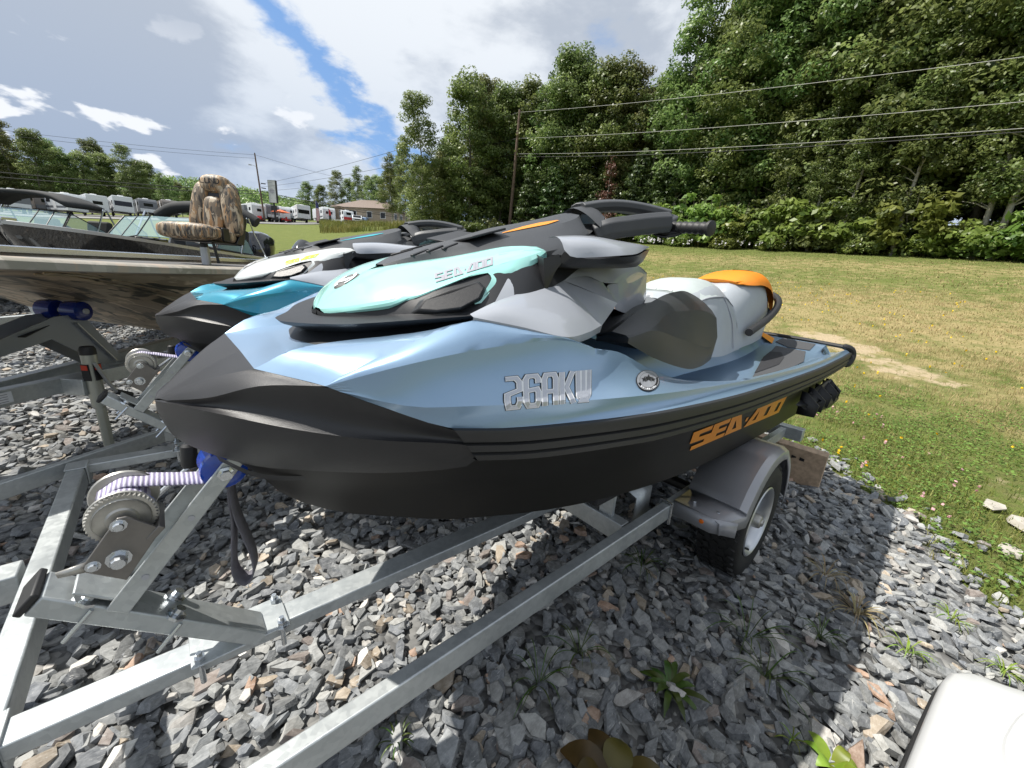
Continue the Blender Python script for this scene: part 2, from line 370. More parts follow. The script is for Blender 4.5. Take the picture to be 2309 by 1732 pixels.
X, Y, F = polar_grid(rs, 180); dr, sa = dry_sand(X, Y)
np_mesh('grass_field', np.c_[X, Y, ground_z(X, Y)-.012], F, M['field'], 'structure', dict(dry=dr, sand=sa), smooth_=True)
# gravel bed: a dark sheet of fines 8 mm above, under the stones
def gravel_mat(name, bed):
    m = bpy.data.materials.new(name); m.use_nodes = True; t = m.node_tree; p = t.nodes['Principled BSDF']; p.inputs['Roughness'].default_value = .78; p.inputs['Specular IOR Level'].default_value = .35
    g = N(t, 'ShaderNodeTexCoord')
    if bed:
        v = N(t, 'ShaderNodeTexVoronoi', Scale=26.); t.links.new(g.outputs['Object'], v.inputs['Vector']); sp = N(t, 'ShaderNodeSeparateColor'); t.links.new(v.outputs['Color'], sp.inputs[0])
        c = mixc(t, sp.outputs[0], (.10, .10, .10), (.26, .26, .25)); t.links.new(c, p.inputs['Base Color'])
        b = N(t, 'ShaderNodeBump', Strength=1., Distance=.03, invert=True); t.links.new(v.outputs['Distance'], b.inputs['Height']); t.links.new(b.outputs[0], p.inputs['Normal'])
    else:
        a = N(t, 'ShaderNodeAttribute', attribute_name='tint')
        n = N(t, 'ShaderNodeTexNoise', Scale=38., Detail=6., Roughness=.65); t.links.new(g.outputs['Object'], n.inputs[0])
        mp = N(t, 'ShaderNodeMapping'); mp.inputs['Scale'].default_value = (9, 60, 60); mp.inputs['Rotation'].default_value = (.4, .3, .9); t.links.new(g.outputs['Object'], mp.inputs[0])
        w = N(t, 'ShaderNodeTexNoise', Scale=2.2, Detail=4., Distortion=1.4); t.links.new(mp.outputs[0], w.inputs[0])
        f = math_n(t, 'ADD', math_n(t, 'MULTIPLY', n.outputs[0], .7), math_n(t, 'MULTIPLY', w.outputs[0], .3))
        c = mixc(t, smooth(t, f, .3, .7), mixc(t, .32, a.outputs['Color'], (0, 0, 0)), mixc(t, .16, a.outputs['Color'], (.9, .9, .88)))
        c = mixc(t, smooth(t, w.outputs[0], .66, .72), c, (.5, .5, .48)); t.links.new(c, p.inputs['Base Color'])
        b = N(t, 'ShaderNodeBump', Strength=.7, Distance=.006); t.links.new(f, b.inputs['Height']); t.links.new(b.outputs[0], p.inputs['Normal'])
    return m
M['bed'] = gravel_mat('gravel_fines', True); M['stone'] = gravel_mat('slate_chips', False)
xs = np.linspace(-14, 7, 106); ys = np.linspace(-6, 24, 151); GX_, GY_ = np.meshgrid(xs, ys); ed = edge_dist(GX_.ravel(), GY_.ravel()); keep = ed > -.3; W_ = len(xs)
Fq = [(j*W_+i, j*W_+i+1, (j+1)*W_+i+1, (j+1)*W_+i) for j in range(len(ys)-1) for i in range(W_-1) if keep[j*W_+i] and keep[j*W_+i+1] and keep[(j+1)*W_+i] and keep[(j+1)*W_+i+1]]
zz = ground_z(GX_.ravel(), GY_.ravel())+np.where(ed > .1, .0, np.clip((ed-.1)*.08, -.03, 0))
np_mesh('gravel_lot', np.c_[GX_.ravel(), GY_.ravel(), zz], Fq, M['bed'], 'structure')
def value_noise(x, y, s, seed):
    g = np.random.default_rng(seed).random((64, 64)); u, v = x/s+100, y/s+100; i, j = np.floor(u).astype(int), np.floor(v).astype(int); a, b = u-i, v-j; a = a*a*(3-2*a); b = b*b*(3-2*b); q = lambda p, r: g[p % 64, r % 64]
    return (q(i, j)*(1-a)+q(i+1, j)*a)*(1-b)+(q(i, j+1)*(1-a)+q(i+1, j+1)*a)*b
# slate chips: convex splinters of rock
def chip(seed):
    r = random.Random(seed); bm = bmesh.new(); ax = r.uniform(.7, 1.5); ay = r.uniform(.45, .85); az = r.uniform(.13, .36); n = r.choice((4, 5, 5, 6, 7)); tx, ty = r.uniform(-.25, .25), r.uniform(-.25, .25); a0 = r.uniform(0, 6.28)
    for k in range(n):   # a split slab: flat top and bottom, broken edges
        a = a0+6.283*k/n+r.uniform(-.38, .38); q = r.uniform(.72, 1.05); x, y = math.cos(a)*q*ax, math.sin(a)*q*ay
        bm.verts.new((x*r.uniform(.78, 1), y*r.uniform(.78, 1), az*(1+tx*x+ty*y))); w = r.uniform(.86, 1.12); bm.verts.new((x*w+r.uniform(-.08, .08), y*w+r.uniform(-.08, .08), az*r.uniform(-.9, -.2)))
    for k in range(2): bm.verts.new((r.uniform(-.3, .3)*ax, r.uniform(-.3, .3)*ay, az*(1.0+r.uniform(.0, .22))))
    g = bmesh.ops.convex_hull(bm, input=bm.verts); bmesh.ops.delete(bm, geom=list({e for e in g['geom_interior']+g['geom_unused'] if isinstance(e, bmesh.types.BMVert)}), context='VERTS')
    bmesh.ops.triangulate(bm, faces=bm.faces); bm.verts.index_update(); v = np.array([x.co[:] for x in bm.verts]); f = np.array([[x.index for x in q.verts] for q in bm.faces]); bm.free(); return v, f
CHIPS = [chip(k) for k in range(90)]
def stone_cols(n):
    base = np.array([(.185, .195, .20), (.145, .155, .165), (.235, .24, .235), (.275, .275, .26), (.11, .12, .135), (.33, .27, .20), (.42, .40, .37), (.20, .165, .145), (.34, .22, .15), (.52, .50, .47)])
    pr = np.array([.25, .20, .20, .11, .11, .04, .035, .03, .012, .013]); i = rng.choice(len(base), n, p=pr/pr.sum())
    return np.clip(base[i]*rng.uniform(.62, 1.38, (n, 1))*1.15, 0, .8)
def scatter_stones(name, px, py, size, lift, label=None):
    n = len(px); Vs, Fs, Cs = [], [], []; off = 0; cols = stone_cols(n); z0 = ground_z(px, py)
    ang = rng.uniform(0, 6.283, n); tx = rng.normal(0, .26, n); ty = rng.normal(0, .26, n)
    big_t = rng.random(n) < .14; tx = np.where(big_t, rng.uniform(-.9, .9, n), tx); ci = rng.integers(0, len(CHIPS), n)
    ca, sa_, cx, sx, cy_, sy = np.cos(ang), np.sin(ang), np.cos(tx), np.sin(tx), np.cos(ty), np.sin(ty)
    for k in range(len(CHIPS)):
        idx = np.where(ci == k)[0]; v, f = CHIPS[k]
        if not len(idx): continue
        P = v[None]*size[idx, None, None]*.5; x, y, z = P[..., 0], P[..., 1], P[..., 2]
        y, z = y*cx[idx, None]-z*sx[idx, None], y*sx[idx, None]+z*cx[idx, None]
        x, z = x*cy_[idx, None]+z*sy[idx, None], -x*sy[idx, None]+z*cy_[idx, None]
        x, y = x*ca[idx, None]-y*sa_[idx, None], x*sa_[idx, None]+y*ca[idx, None]
        V = np.stack([x+px[idx, None], y+py[idx, None], z+(z0[idx]+lift[idx])[:, None]], -1).reshape(-1, 3)
        Fk = (f[None]+(np.arange(len(idx))*len(v))[:, None, None]+off).reshape(-1, 3)
        Vs.append(V); Fs.append(Fk); Cs.append(np.repeat(cols[idx], len(v), 0)); off += len(V)
    o = np_mesh(name, np.concatenate(Vs), np.concatenate(Fs), M['stone'], 'stuff', dict(tint=np.concatenate(Cs)))
    if label: tag(o, label, 'gravel')
    return o
def stone_field():
    PX, PY, SZ, LF = [], [], [], []
    def band(r0, r1, th0, th1, spacing, lo, hi, layers=2):
        area = math.radians(th1-th0)/2*(r1*r1-r0*r0); n = int(area/spacing**2)*layers
        r = np.sqrt(rng.uniform(r0*r0, r1*r1, n)); th = np.radians(rng.uniform(th0, th1, n)); x = CAM.x+r*np.cos(th); y = CAM.y+r*np.sin(th)
        e = edge_dist(x, y)+rng.normal(0, .16, n)+.25*(value_noise(x, y, .5, 33)-.5); k = e > -.02; x, y = x[k], y[k]; m = len(x)
        s = np.exp(rng.uniform(np.log(lo), np.log(hi), m)); PX.append(x); PY.append(y); SZ.append(s); LF.append(rng.uniform(-.004, .026, m)*np.clip(s/.05, .5, 1.2))
    band(.35, 1.7, -75, 135, .036, .022, .105, 2); band(1.7, 3.4, -62, 122, .042, .028, .105, 2); band(3.4, 6.5, -20, 112, .054, .04, .11, 2); band(6.5, 12, 55, 108, .075, .05, .10, 2); band(12, 21, 75, 104, .13, .08, .16, 2)
    return map(np.concatenate, (PX, PY, SZ, LF))
scatter_stones('gravel', *stone_field(), 'loose blue grey slate chippings covering the parking lot')
# ------------------------------------------------------------------ decals: stroke lettering laid on a surface
GL = {
 '2': [[(.0, .94), (.72, .94), (.95, .80), (.95, .56), (.08, .44), (.05, .26), (.12, .05), (.75, .05), (.95, .2), (.95, .34)]],
 '6': [[(.95, .72), (.95, .86), (.8, .96), (.2, .96), (.05, .86), (.05, .15), (.2, .04), (.8, .04), (.95, .15), (.95, .44), (.85, .54), (.05, .5)]],
 'A': [[(.08, .0), (.06, .82), (.2, .96), (.8, .96), (.94, .82), (.92, 0)], [(.06, .42), (.94, .42)]],
 'K': [[(.1, 0), (.08, 1)], [(.95, 1), (.42, .5), (1.0, 0)]],
 'W': [[(.05, 1), (.08, .2), (.22, .05), (.78, .05), (.92, .2), (.95, 1)], [(.5, 1), (.5, .1)], [(.12, .17), (.88, .17)], [(.15, .27), (.85, .27)]],
 'S': [[(1, .93), (.06, .93), (.06, .53), (.94, .47), (.94, .07), (0, .07)]],
 'E': [[(1, .93), (.08, .93), (.08, .07), (1, .07)], [(.1, .5), (.92, .5)]],
 'a': [[(.08, .07), (.08, .93), (.45, .93), (.95, .07), (.08, .07)]],
 'd': [[(.05, .07), (.55, .93), (.93, .93), (.93, .07), (.05, .07)]],
 'O': [[(.08, .07), (.08, .93), (.92, .93), (.92, .07), (.08, .07)]],
 '.': [[(.2, .5), (.8, .5)]],
 'G': [[(1, .93), (.06, .93), (.06, .07), (.94, .07), (.94, .5), (.5, .5)]], 'T': [[(0, .93), (1, .93)], [(.5, .93), (.5, 0)]], 'I': [[(.5, 0), (.5, 1)]],
 '1': [[(.25, .8), (.5, 1), (.5, 0)]], '3': [[(0, .93), (.94, .93), (.94, .07), (0, .07)], [(.2, .5), (.94, .5)]], '0': [[(.08, .07), (.08, .93), (.92, .93), (.92, .07), (.08, .07)]],
 'M': [[(.05, 0), (.05, 1), (.5, .4), (.95, 1), (.95, 0)]], 'N': [[(.05, 0), (.05, 1), (.95, 0), (.95, 1)]], 'R': [[(.05, 0), (.05, .95), (.95, .95), (.95, .5), (.05, .5), (.95, 0)]],
 'U': [[(.05, 1), (.05, .05), (.95, .05), (.95, 1)]], 'L': [[(.05, 1), (.05, .05), (.95, .05)]], 'X': [[(0, 0), (1, 1)], [(0, 1), (1, 0)]], 'V': [[(0, 1), (.5, 0), (1, 1)]],
 'D': [[(.05, .05), (.05, .95), (.7, .95), (.95, .7), (.95, .3), (.7, .05), (.05, .05)]],
}
def strokes(text, adv=1.25, narrow={'.': .35, 'I': .5}):
    """letters -> polylines in a box 0..1 x 0..1"""
    x = 0; out = []
    for ch in text:
        w = narrow.get(ch, 1.)
        if ch in GL:
            for pl in GL[ch]: out.append([(x+a*w, b) for a, b in pl])
        x += (adv if ch != '.' else .45) if w >= .5 else .5
    x -= adv-1
    return [[(a/x, b) for a, b in pl] for pl in out]
def ribbons(pls, wid, aspect, step=.04):
    """mitred ribbons; aspect = box width/height so a stroke is as wide across as it is high"""
    faces = []
    for pl in pls:
        P = [Vector((a*aspect, b)) for a, b in pl]; closed = (P[0]-P[-1]).length < 1e-6
        if closed: P = P[:-1]
        n = len(P); L, Rr = [], []
        for i in range(n):
            d0 = (P[i]-P[i-1]).normalized() if (i > 0 or closed) else None
            d1 = (P[(i+1) % n]-P[i]).normalized() if (i < n-1 or closed) else None
            if d0 is None: d0 = d1
            if d1 is None: d1 = d0
            t = (d0+d1)
            t = t.normalized() if t.length > 1e-4 else d0
            nn = Vector((-t.y, t.x)); k = wid/2/max(.45, nn.dot(Vector((-d0.y, d0.x))))
            ext = Vector((0, 0))
            if not closed and i == 0: ext = -d1*wid*.0
            L.append(P[i]+nn*k+ext); Rr.append(P[i]-nn*k+ext)
        for i in range(n if closed else n-1):
            j = (i+1) % n; m = max(1, int((P[j]-P[i]).length/(step*aspect+.02)))
            for q in range(m):
                faces.append([L[i].lerp(L[j], q/m), L[i].lerp(L[j], (q+1)/m), Rr[i].lerp(Rr[j], (q+1)/m), Rr[i].lerp(Rr[j], q/m)])
    return [[(p.x/aspect, p.y) for p in f] for f in faces]
def laid(name, faces, quad, surf, off, material, parent, cast=(0, 1, 0), eye=0):
    """faces in 0..1 box -> quad (bl, br, tr, tl) -> cast onto a surface along `cast`, lifted by off"""
    bl, br, tr, tl = (Vector(q) for q in quad); cd = Vector(cast).normalized(); mb = MB()
    for f in faces:
        out = []
        for a, b in f:
            p = bl.lerp(br, a).lerp(tl.lerp(tr, a), b)
            if eye: e0 = Vector((CAM.x, CAM.y*eye, CAM.z)); cd = (p-e0).normalized()
            hit = surf.ray_cast(p-cd*(.45 if eye else .6), cd, 2.) if surf else (None,)
            q, nn = (hit[0], hit[1]) if hit[0] is not None else (p, -cd)
            if nn.dot(cd) > 0: nn = -nn
            out.append(q+nn*off)
        mb.add(out, [tuple(range(len(out)))])
    return mb.build(name, material, parent, angle=60, weld=0)
def bvh_of(*obs):
    v, f = [], []
    for o in obs:
        b = len(v); v += [x.co.copy() for x in o.data.vertices]; f += [tuple(b+i for i in p.vertices) for p in o.data.polygons]
    return BVHTree.FromPolygons(v, f)
def grid_poly(poly, n=1):
    return [poly]
def disc(cx, cy, r, n=28, r0=0., a0=0, a1=360):
    pts = [(math.cos(R(a0+(a1-a0)*k/n)), math.sin(R(a0+(a1-a0)*k/n))) for k in range(n+1)]
    return [[(cx+r0*a, cy+r0*b), (cx+r*a, cy+r*b), (cx+r*c, cy+r*d), (cx+r0*c, cy+r0*d)] for (a, b), (c, d) in zip(pts, pts[1:])] if r0 else \
           [[(cx, cy), (cx+r*a, cy+r*b), (cx+r*c, cy+r*d)] for (a, b), (c, d) in zip(pts, pts[1:])]
def star(cx, cy, r):
    p = [(cx+math.sin(R(36*k))*(r if k % 2 == 0 else r*.42), cy+math.cos(R(36*k))*(r if k % 2 == 0 else r*.42)) for k in range(10)]
    return [[(cx, cy), p[k], p[(k+1) % 10]] for k in range(10)]

# ------------------------------------------------------------------ the two personal watercraft
RT = [(.389,.438,1.083),(.488,.484,1.078),(.634,.522,1.072),(.75,.55,1.069),(.90,.575,1.065),(1.145,.597,1.057),(1.368,.606,1.05),(2.222,.608,1.027),(2.8,.596,1.02),(3.27,.578,1.016)]
RB = [(.44,.447,1.010),(.538,.488,1.004),(.643,.518,1.000),(.763,.548,.997),(.88,.568,.991),(1.145,.592,.984),(1.493,.604,.972),(2.2,.604,.953),(2.7,.594,.942),(3.25,.573,.932)]
BL = [(.0,.004,1.050),(.017,.031,1.006),(.055,.097,.990),(.111,.182,.983),(.154,.224,.979),(.291,.331,.976),(.393,.39,.977),(.44,.42,.985)]
RG = [(0,.004,1.074),(.004,.035,1.079),(.032,.101,1.087),(.078,.186,1.090),(.173,.293,1.077),(.277,.371,1.062),(.415,.449,1.048),(.455,.462,1.030)]
CH = [(.04,.006,1.01),(.085,.03,.972),(.134,.06,.920),(.160,.085,.875),(.195,.115,.843),(.275,.18,.815),(.395,.25,.792),(.495,.30,.775),(.775,.373,.735),(1.104,.426,.705),(1.53,.452,.675),(2.16,.471,.662),(2.8,.477,.655),(3.12,.477,.655)]
KE = [(.042,0,1.01),(.09,0,.968),(.135,0,.92),(.17,0,.86),(.205,0,.82),(.28,0,.775),(.4,0,.725),(.55,0,.69),(.8,0,.645),(1.1,0,.61),(1.53,0,.58),(2.16,0,.56),(2.8,0,.555),(3.12,0,.555)]
BBc = [(.145,0,1.158),(.135,.07,1.154),(.118,.125,1.146),(.14,.2,1.164)]
BBt = [(.217,.331,1.156),(.289,.381,1.122),(.389,.437,1.080),(.455,.462,1.045)]
CC = [(.006,.02,1.080),(.05,.075,1.112),(.1,.145,1.144),(.14,.2,1.164)]
CR = [(.018,.055,1.084),(.075,.165,1.112),(.14,.25,1.146),(.217,.331,1.156)]
CA = [(.14,.2,1.164),(.195,.225,1.197),(.253,.228,1.207),(.368,.245,1.217),(.443,.30,1.23),(.52,.36,1.26)]
CB = [(.217,.331,1.157),(.263,.352,1.187),(.339,.372,1.223),(.392,.387,1.246),(.450,.407,1.268)]
CD = [(.217,.331,1.156),(.304,.398,1.192),(.416,.438,1.217),(.52,.458,1.228),(.638,.466,1.229),(.741,.470,1.205),(.85,.462,1.186),(.98,.470,1.136),(1.13,.488,1.090),(1.35,.505,1.055),(1.6,.514,1.030),(2.2,.520,1.008),(3.27,.515,1.004)]
GPb = [(.450,.408,1.269),(.54,.440,1.253),(.638,.464,1.233)]
CE = [(.235,.348,1.148),(.325,.418,1.128),(.401,.455,1.126),(.543,.500,1.121),(.709,.534,1.112),(1.0,.566,1.095),(1.5,.584,1.070),(2.2,.586,1.044),(2.8,.574,1.036),(3.27,.556,1.030)]

def make_ski(label, C, y0):
    root = thing('personal_watercraft', label, 'jet ski', (0, y0, 0), group='personal watercraft on the double trailer')
    # --- black hull
    hw = [(x, max(.002, w-.03), z-.004) for x, w, z in BL+RB[1:-1]]+[(3.12, .55, .932)]
    h = MB(); n = 60
    a = catmull(hw, n); b = catmull(CH, n); k = catmull(KE, n)
    mid1 = [a[i].lerp(b[i], .5)+Vector((0, -.018*min(1, i/12), 0)) for i in range(n)]
    midk = [b[i].lerp(k[i], .45) for i in range(n)]
    h.loft([a, mid1, b], n, curv=linear, sub=3); h.loft([b, midk, k], n, curv=linear)
    tr = [a[-1], mid1[-1], b[-1], midk[-1], k[-1], Vector((3.12, 0, .932))]; h.fan(tr)
    h.loft([[(x, w-.001, z) for x, w, z in hw], [(x, max(0, w-.05), z+.02) for x, w, z in hw]], 40)
    h.mirror(); hull = h.build('hull', M['hull'], root, angle=28, weld=.002)
    # --- rub rail: three ribs that run round the gunwale
    r = MB()
    for s in (1, -1):
        top = catmull(S2(RT, s), 70); bot = catmull(S2(RB, s), 70); prof = [(0, -.002), (.02, .010), (.10, .013), (.36, .013), (.42, .004), (.47, .012), (.66, .014), (.72, .005), (.78, .012), (.94, .012), (1.0, .0), (1.0, -.03)]
        rows = []
        for t, o in prof:
            rows.append([top[i].lerp(bot[i], t)+Vector((0, s*o, 0)) for i in range(70)])
        r.loft(rows, 70, curv=linear)
        r.fan([rw[-1] for rw in rows])
    r.build('rub_rail', M['rubber'], root, angle=40)
    # --- bow bumper
    b = MB()
    cl = [(0, 0, 1.074), (.05, 0, 1.106), (.1, 0, 1.136), (.145, 0, 1.158)]
    b.strip(cl, CC, 16, 3)
    b.strip(CC, CR, 16, 3, (0, 0, .004))
    top = catmull(CR, 14)+catmull(BBt, 12)[1:]; b.strip(top, RG, 26, 8, (.006, -.014, -.010), ca=linear)
    b.strip(BBc, [(.145, 0, 1.158)]*4, 8, 1)
    b.strip(RG, BL, 26, 4, (-.006, .004, .0))
    b.fan([(.145, 0, 1.158), *[tuple(p) for p in catmull(BBc, 8)]])
    b.mirror(); bump = b.build('bow_bumper', M['black_pl'], root, angle=40, weld=0)
    sc = MB(); sc.lathe([(.0, -.004), (.010, -.004), (.012, .002), (.017, .004), (.018, .0)], (.402, -.408, 1.017), (-.55, -.8, -.15), 14); sc.build('bumper_screw', M['plate'], bump)
    for s in (1, -1):   # the drain recess under the bow
        g = MB(); g.loft([S2([(.075, .080, .968), (.13, .150, .944), (.20, .20, .938), (.26, .236, .950)], s), S2([(.08, .075, .952), (.13, .137, .928), (.20, .19, .924), (.26, .232, .945)], s)], 14)
        g.build('bow_recess', M['dark'], hull)
    # --- painted deck
    d = MB(); nn = 70
    d.strip([(.145, 0, 1.158), (.2, 0, 1.172), (.3, 0, 1.185), (.5, 0, 1.21)], [(.14, .2, 1.164), (.195, .19, 1.175), (.3, .19, 1.188), (.5, .26, 1.21)], 16, 3)
    d.strip([(.14, .2, 1.164), (.195, .19, 1.175), (.3, .19, 1.188), (.5, .26, 1.21)], CA, 16, 2)
    d.strip(BBc, [(.145, 0, 1.158)]*4, 8, 1)
    d.strip([(.14, .2, 1.164), (.217, .331, 1.157)], [(.14, .2, 1.164), (.217, .331, 1.157)], 2, 1)
    d.strip(CA, CB, 20, 5, (0, 0, .006))
    # upper side band, B ridge / grey panel edge down to the D line
    top = catmull(CB, 14)+catmull(GPb, 10)[1:]+[Vector(p) for p in ((.741, .452, 1.208),)]
    up = linear(top, 24); Dn = catmull(CD, 90); cut = [p for p in Dn if p.x <= .745]
    d.strip(up, cut, 24, 4, (0, .006, .004), ca=linear, cb=linear)
    d.strip(CD, CE, 90, 8, (0, -.013, -.006))
    d.strip(CE, [(.217, .331, 1.156)]+[(.289, .381, 1.123)]+RT, 90, 4, (0, -.004, -.006))
    # footwell: inner wall, floor, seat pedestal
    rim = [p for p in Dn if p.x >= .74]
    inner = [(p.x, p.y-.035, p.z-.012) for p in rim]
    d.strip(rim, inner, 40, 2, (0, 0, .006), ca=linear, cb=linear)
    fl = [(.741, .42, 1.16), (.98, .42, 1.06), (1.3, .44, .985), (1.8, .455, .968), (2.4, .46, .968), (2.9, .455, .990), (3.27, .45, 1.040)]
    fi = [(.741, .25, 1.16), (.98, .25, 1.06), (1.3, .25, .985), (1.8, .235, .975), (2.4, .215, .975), (2.9, .17, 1.000), (3.27, .12, 1.052)]
    d.strip(inner, fl, 40, 2, ca=linear); d.strip(fl, fi, 40, 3)
    fu = [(.741, .2, 1.25), (1.3, .22, 1.12), (1.8, .2, 1.08), (2.4, .17, 1.07), (2.75, .13, 1.075), (3.27, .06, 1.075)]
    d.strip(fi, fu, 40, 2); d.strip(fu, [(x, 0, z+.01) for x, w, z in fu], 40, 2)
    d.fan([(3.27, .578, 1.016), (3.27, .556, 1.03), (3.27, .515, 1.004), (3.27, .48, .995), (3.27, .45, 1.04), (3.27, .12, 1.052), (3.27, .06, 1.075), (3.27, 0, 1.085), (3.27, 0, .93), (3.25, .573, .932)])
    d.mirror(); deck = d.build('deck_shell', C['body'], root, angle=24, weld=.0025)
    S = bvh_of(deck); SH = bvh_of(hull)
    # stern bumper
    e = MB()
    sb = [(3.26,.535,1.05),(3.285,.575,1.035),(3.30,.590,1.0),(3.285,.588,.955),(3.26,.575,.928)]
    e.tube(catmull(sb, 14), [.012]+[.02]*12+[.013], 10); e.tube(catmull([(3.262,.54,1.046),(3.30,.3,1.055),(3.305,0,1.06)], 12), .013, 8); e.mirror(); e.build('stern_bumper', M['rubber'], root)
    # foam mats
    for nm, poly, mt in (('foot_mat', [(1.86,-.462,.004),(2.55,-.30,.004),(3.02,-.235,.004),(3.02,-.40,.004),(2.72,-.462,.004)], 'matg'), ('deck_mat', [(3.04,-.30,.004),(3.12,-.20,.004),(3.25,-.21,.004),(3.24,-.40,.004),(3.06,-.41,.004)], 'matg'),
                         ('mat_stripe', [(2.12,-.40,.007),(2.62,-.287,.007),(2.82,-.262,.007),(2.86,-.31,.007),(2.74,-.36,.007),(2.5,-.40,.007)], 'matb')):
        for s in (1, -1):
            P = []
            for i in range(len(poly)):
                for q in range(6): P.append(Vector(poly[i]).lerp(Vector(poly[(i+1) % len(poly)]), q/6))
            cen = sum(P, Vector())/len(P); mb = MB(); rings = []
            for t in (0, .35, .7, 1.):
                rg = []
                for p in P:
                    q = cen.lerp(p, t); hh = S.ray_cast(Vector((q.x, q.y, 1.4)), Vector((0, 0, -1)), 2.); z = hh[0].z if hh[0] else 1.
                    rg.append((q.x, s*q.y, z+q.z))
                rings.append(rg)
            mb.loft([rg+[rg[0]] for rg in rings], len(P)+1, curv=linear); mb.build(nm, M[mt], root, angle=60)
    # --- splash guard and black collar below the hood
    g = MB()
    lip = [(.218,.0,1.222),(.222,.035,1.222),(.262,.11,1.226),(.305,.20,1.236),(.384,.285,1.252),(.481,.358,1.268),(.60,.40,1.285)]
    lipb = [(.225,.0,1.215),(.229,.035,1.215),(.268,.105,1.219),(.311,.193,1.229),(.390,.278,1.244),(.487,.350,1.260),(.60,.392,1.275)]
    neck = [(.272,.0,1.200),(.275,.03,1.200),(.306,.10,1.206),(.352,.18,1.216),(.42,.24,1.232),(.50,.30,1.252),(.60,.37,1.268)]
    foot = [(.236,.0,1.172),(.240,.03,1.174),(.268,.12,1.184),(.330,.20,1.198),(.40,.245,1.216),(.47,.29,1.232),(.60,.37,1.255)]
    foot2 = [(.238,.0,1.164),(.243,.03,1.166),(.27,.12,1.176),(.332,.20,1.190),(.40,.245,1.208),(.47,.29,1.224),(.60,.37,1.247)]
    inn = [(.295,.0,1.232),(.298,.03,1.232),(.32,.10,1.238),(.36,.18,1.248),(.42,.25,1.262),(.50,.33,1.278),(.60,.39,1.29)]
    for a, b in ((inn, lip), (lip, lipb), (lipb, neck), (neck, foot), (foot, foot2)): g.strip(a, b, 24, 3)
    g.mirror(); g.build('splash_guard', M['dark'], root, angle=35, weld=.0015)
    # collar and dark flank under the hood shell
    f = MB()
    h0 = [(.300,.0,1.243),(.303,.05,1.240),(.341,.138,1.253),(.389,.207,1.268),(.402,.218,1.279),(.425,.238,1.290),(.47,.262,1.312),(.538,.280,1.338),(.60,.295,1.36),(.70,.285,1.39),(.78,.25,1.41),(.92,.2,1.435),(1.08,.15,1.47)]
    h1 = [(.300,.0,1.222),(.303,.05,1.222),(.335,.14,1.228),(.38,.215,1.238),(.40,.24,1.245),(.425,.275,1.252),(.455,.325,1.262),(.52,.365,1.275),(.58,.372,1.288),(.70,.335,1.318),(.80,.305,1.345),(.92,.255,1.38),(1.08,.2,1.40)]
    hm = [(a[0], (a[1]+b[1])/2+.004, (a[2]+b[2])/2) for a, b in zip(h0, h1)]
    f.loft([h0, hm, h1], 44, sub=2); f.mirror(); f.build('hood_skirt', M['dark'], root, angle=40, weld=.001)
    # --- hood shell (mint)
    ctr = [(.302,.0,1.247),(.320,.0,1.268),(.337,.0,1.285),(.364,.0,1.303),(.393,.0,1.321),(.424,.0,1.338),(.47,.03,1.353),(.515,.06,1.364),(.60,.11,1.383),(.668,.16,1.404),(.735,.20,1.420),(.77,.228,1.422)]
    edge = [(.303,.02,1.246),(.312,.065,1.252),(.345,.145,1.268),(.388,.205,1.286),(.43,.225,1.305),(.48,.25,1.325),(.54,.272,1.350),(.60,.285,1.368),(.66,.288,1.386),(.72,.280,1.402),(.765,.262,1.412),(.782,.25,1.412)]
    low = [(.303,.02,1.243),(.308,.055,1.238),(.342,.142,1.252),(.389,.210,1.268),(.404,.221,1.280),(.43,.243,1.293),(.47,.262,1.313),(.53,.281,1.340),(.568,.292,1.350)]
    tl = [(.568,.292,1.350),(.568,.305,1.342),(.558,.314,1.331),(.530,.325,1.306),(.504,.336,1.289)]
    tlo = [(.504,.338,1.288),(.556,.336,1.298),(.62,.320,1.318),(.70,.296,1.352),(.765,.272,1.394),(.782,.252,1.411)]
    s_ = MB(); cr = [(.303,.01,1.247),(.322,.05,1.265),(.355,.105,1.290),(.395,.150,1.312),(.44,.175,1.332),(.50,.195,1.352),(.56,.200,1.370),(.62,.210,1.387),(.68,.222,1.402),(.73,.235,1.412),(.765,.245,1.416),(.780,.25,1.414)]
    s_.strip(ctr, cr, 30, 5, (0, .004, .008))
    s_.strip(cr, edge, 30, 4, (0, .003, .002))
    lw = catmull(low, 22)+[]
    s_.strip(edge[:8], low, 22, 3, (0, .006, 0))
    s_.strip(edge[7:], [(.568,.292,1.350),(.60,.312,1.340),(.66,.305,1.352),(.72,.288,1.378),(.76,.270,1.402),(.782,.252,1.411)], 16, 3, (0, .006, 0))
    s_.strip(tl, [(.60,.312,1.340),(.600,.318,1.334),(.59,.324,1.324),(.56,.331,1.306),(.504,.338,1.288)], 12, 2)
    s_.strip([(.60,.312,1.340),(.66,.305,1.352),(.72,.288,1.378),(.76,.270,1.402),(.782,.252,1.411)], [(.504,.338,1.288)]+tlo[1:], 18, 3, (0, .004, 0))
    s_.mirror(); hood = s_.build('hood_shell', C['hood'], root, angle=22, weld=.0015)
    SHD = bvh_of(hood)
    em = MB()   # round badge on the nose
    hit = Vector((.372, 0, 1.3085)); nrm = Vector((-.55, 0, .83)).normalized()
    em.lathe([(.0, .004), (.030, .004), (.034, .001), (.034, -.01)], hit, nrm, 28); badge = em.build('badge', M['plate'], hood)
    u = nrm.cross(Vector((0, 1, 0))); vv = Vector((0, 1, 0))
    bd = MB(); 
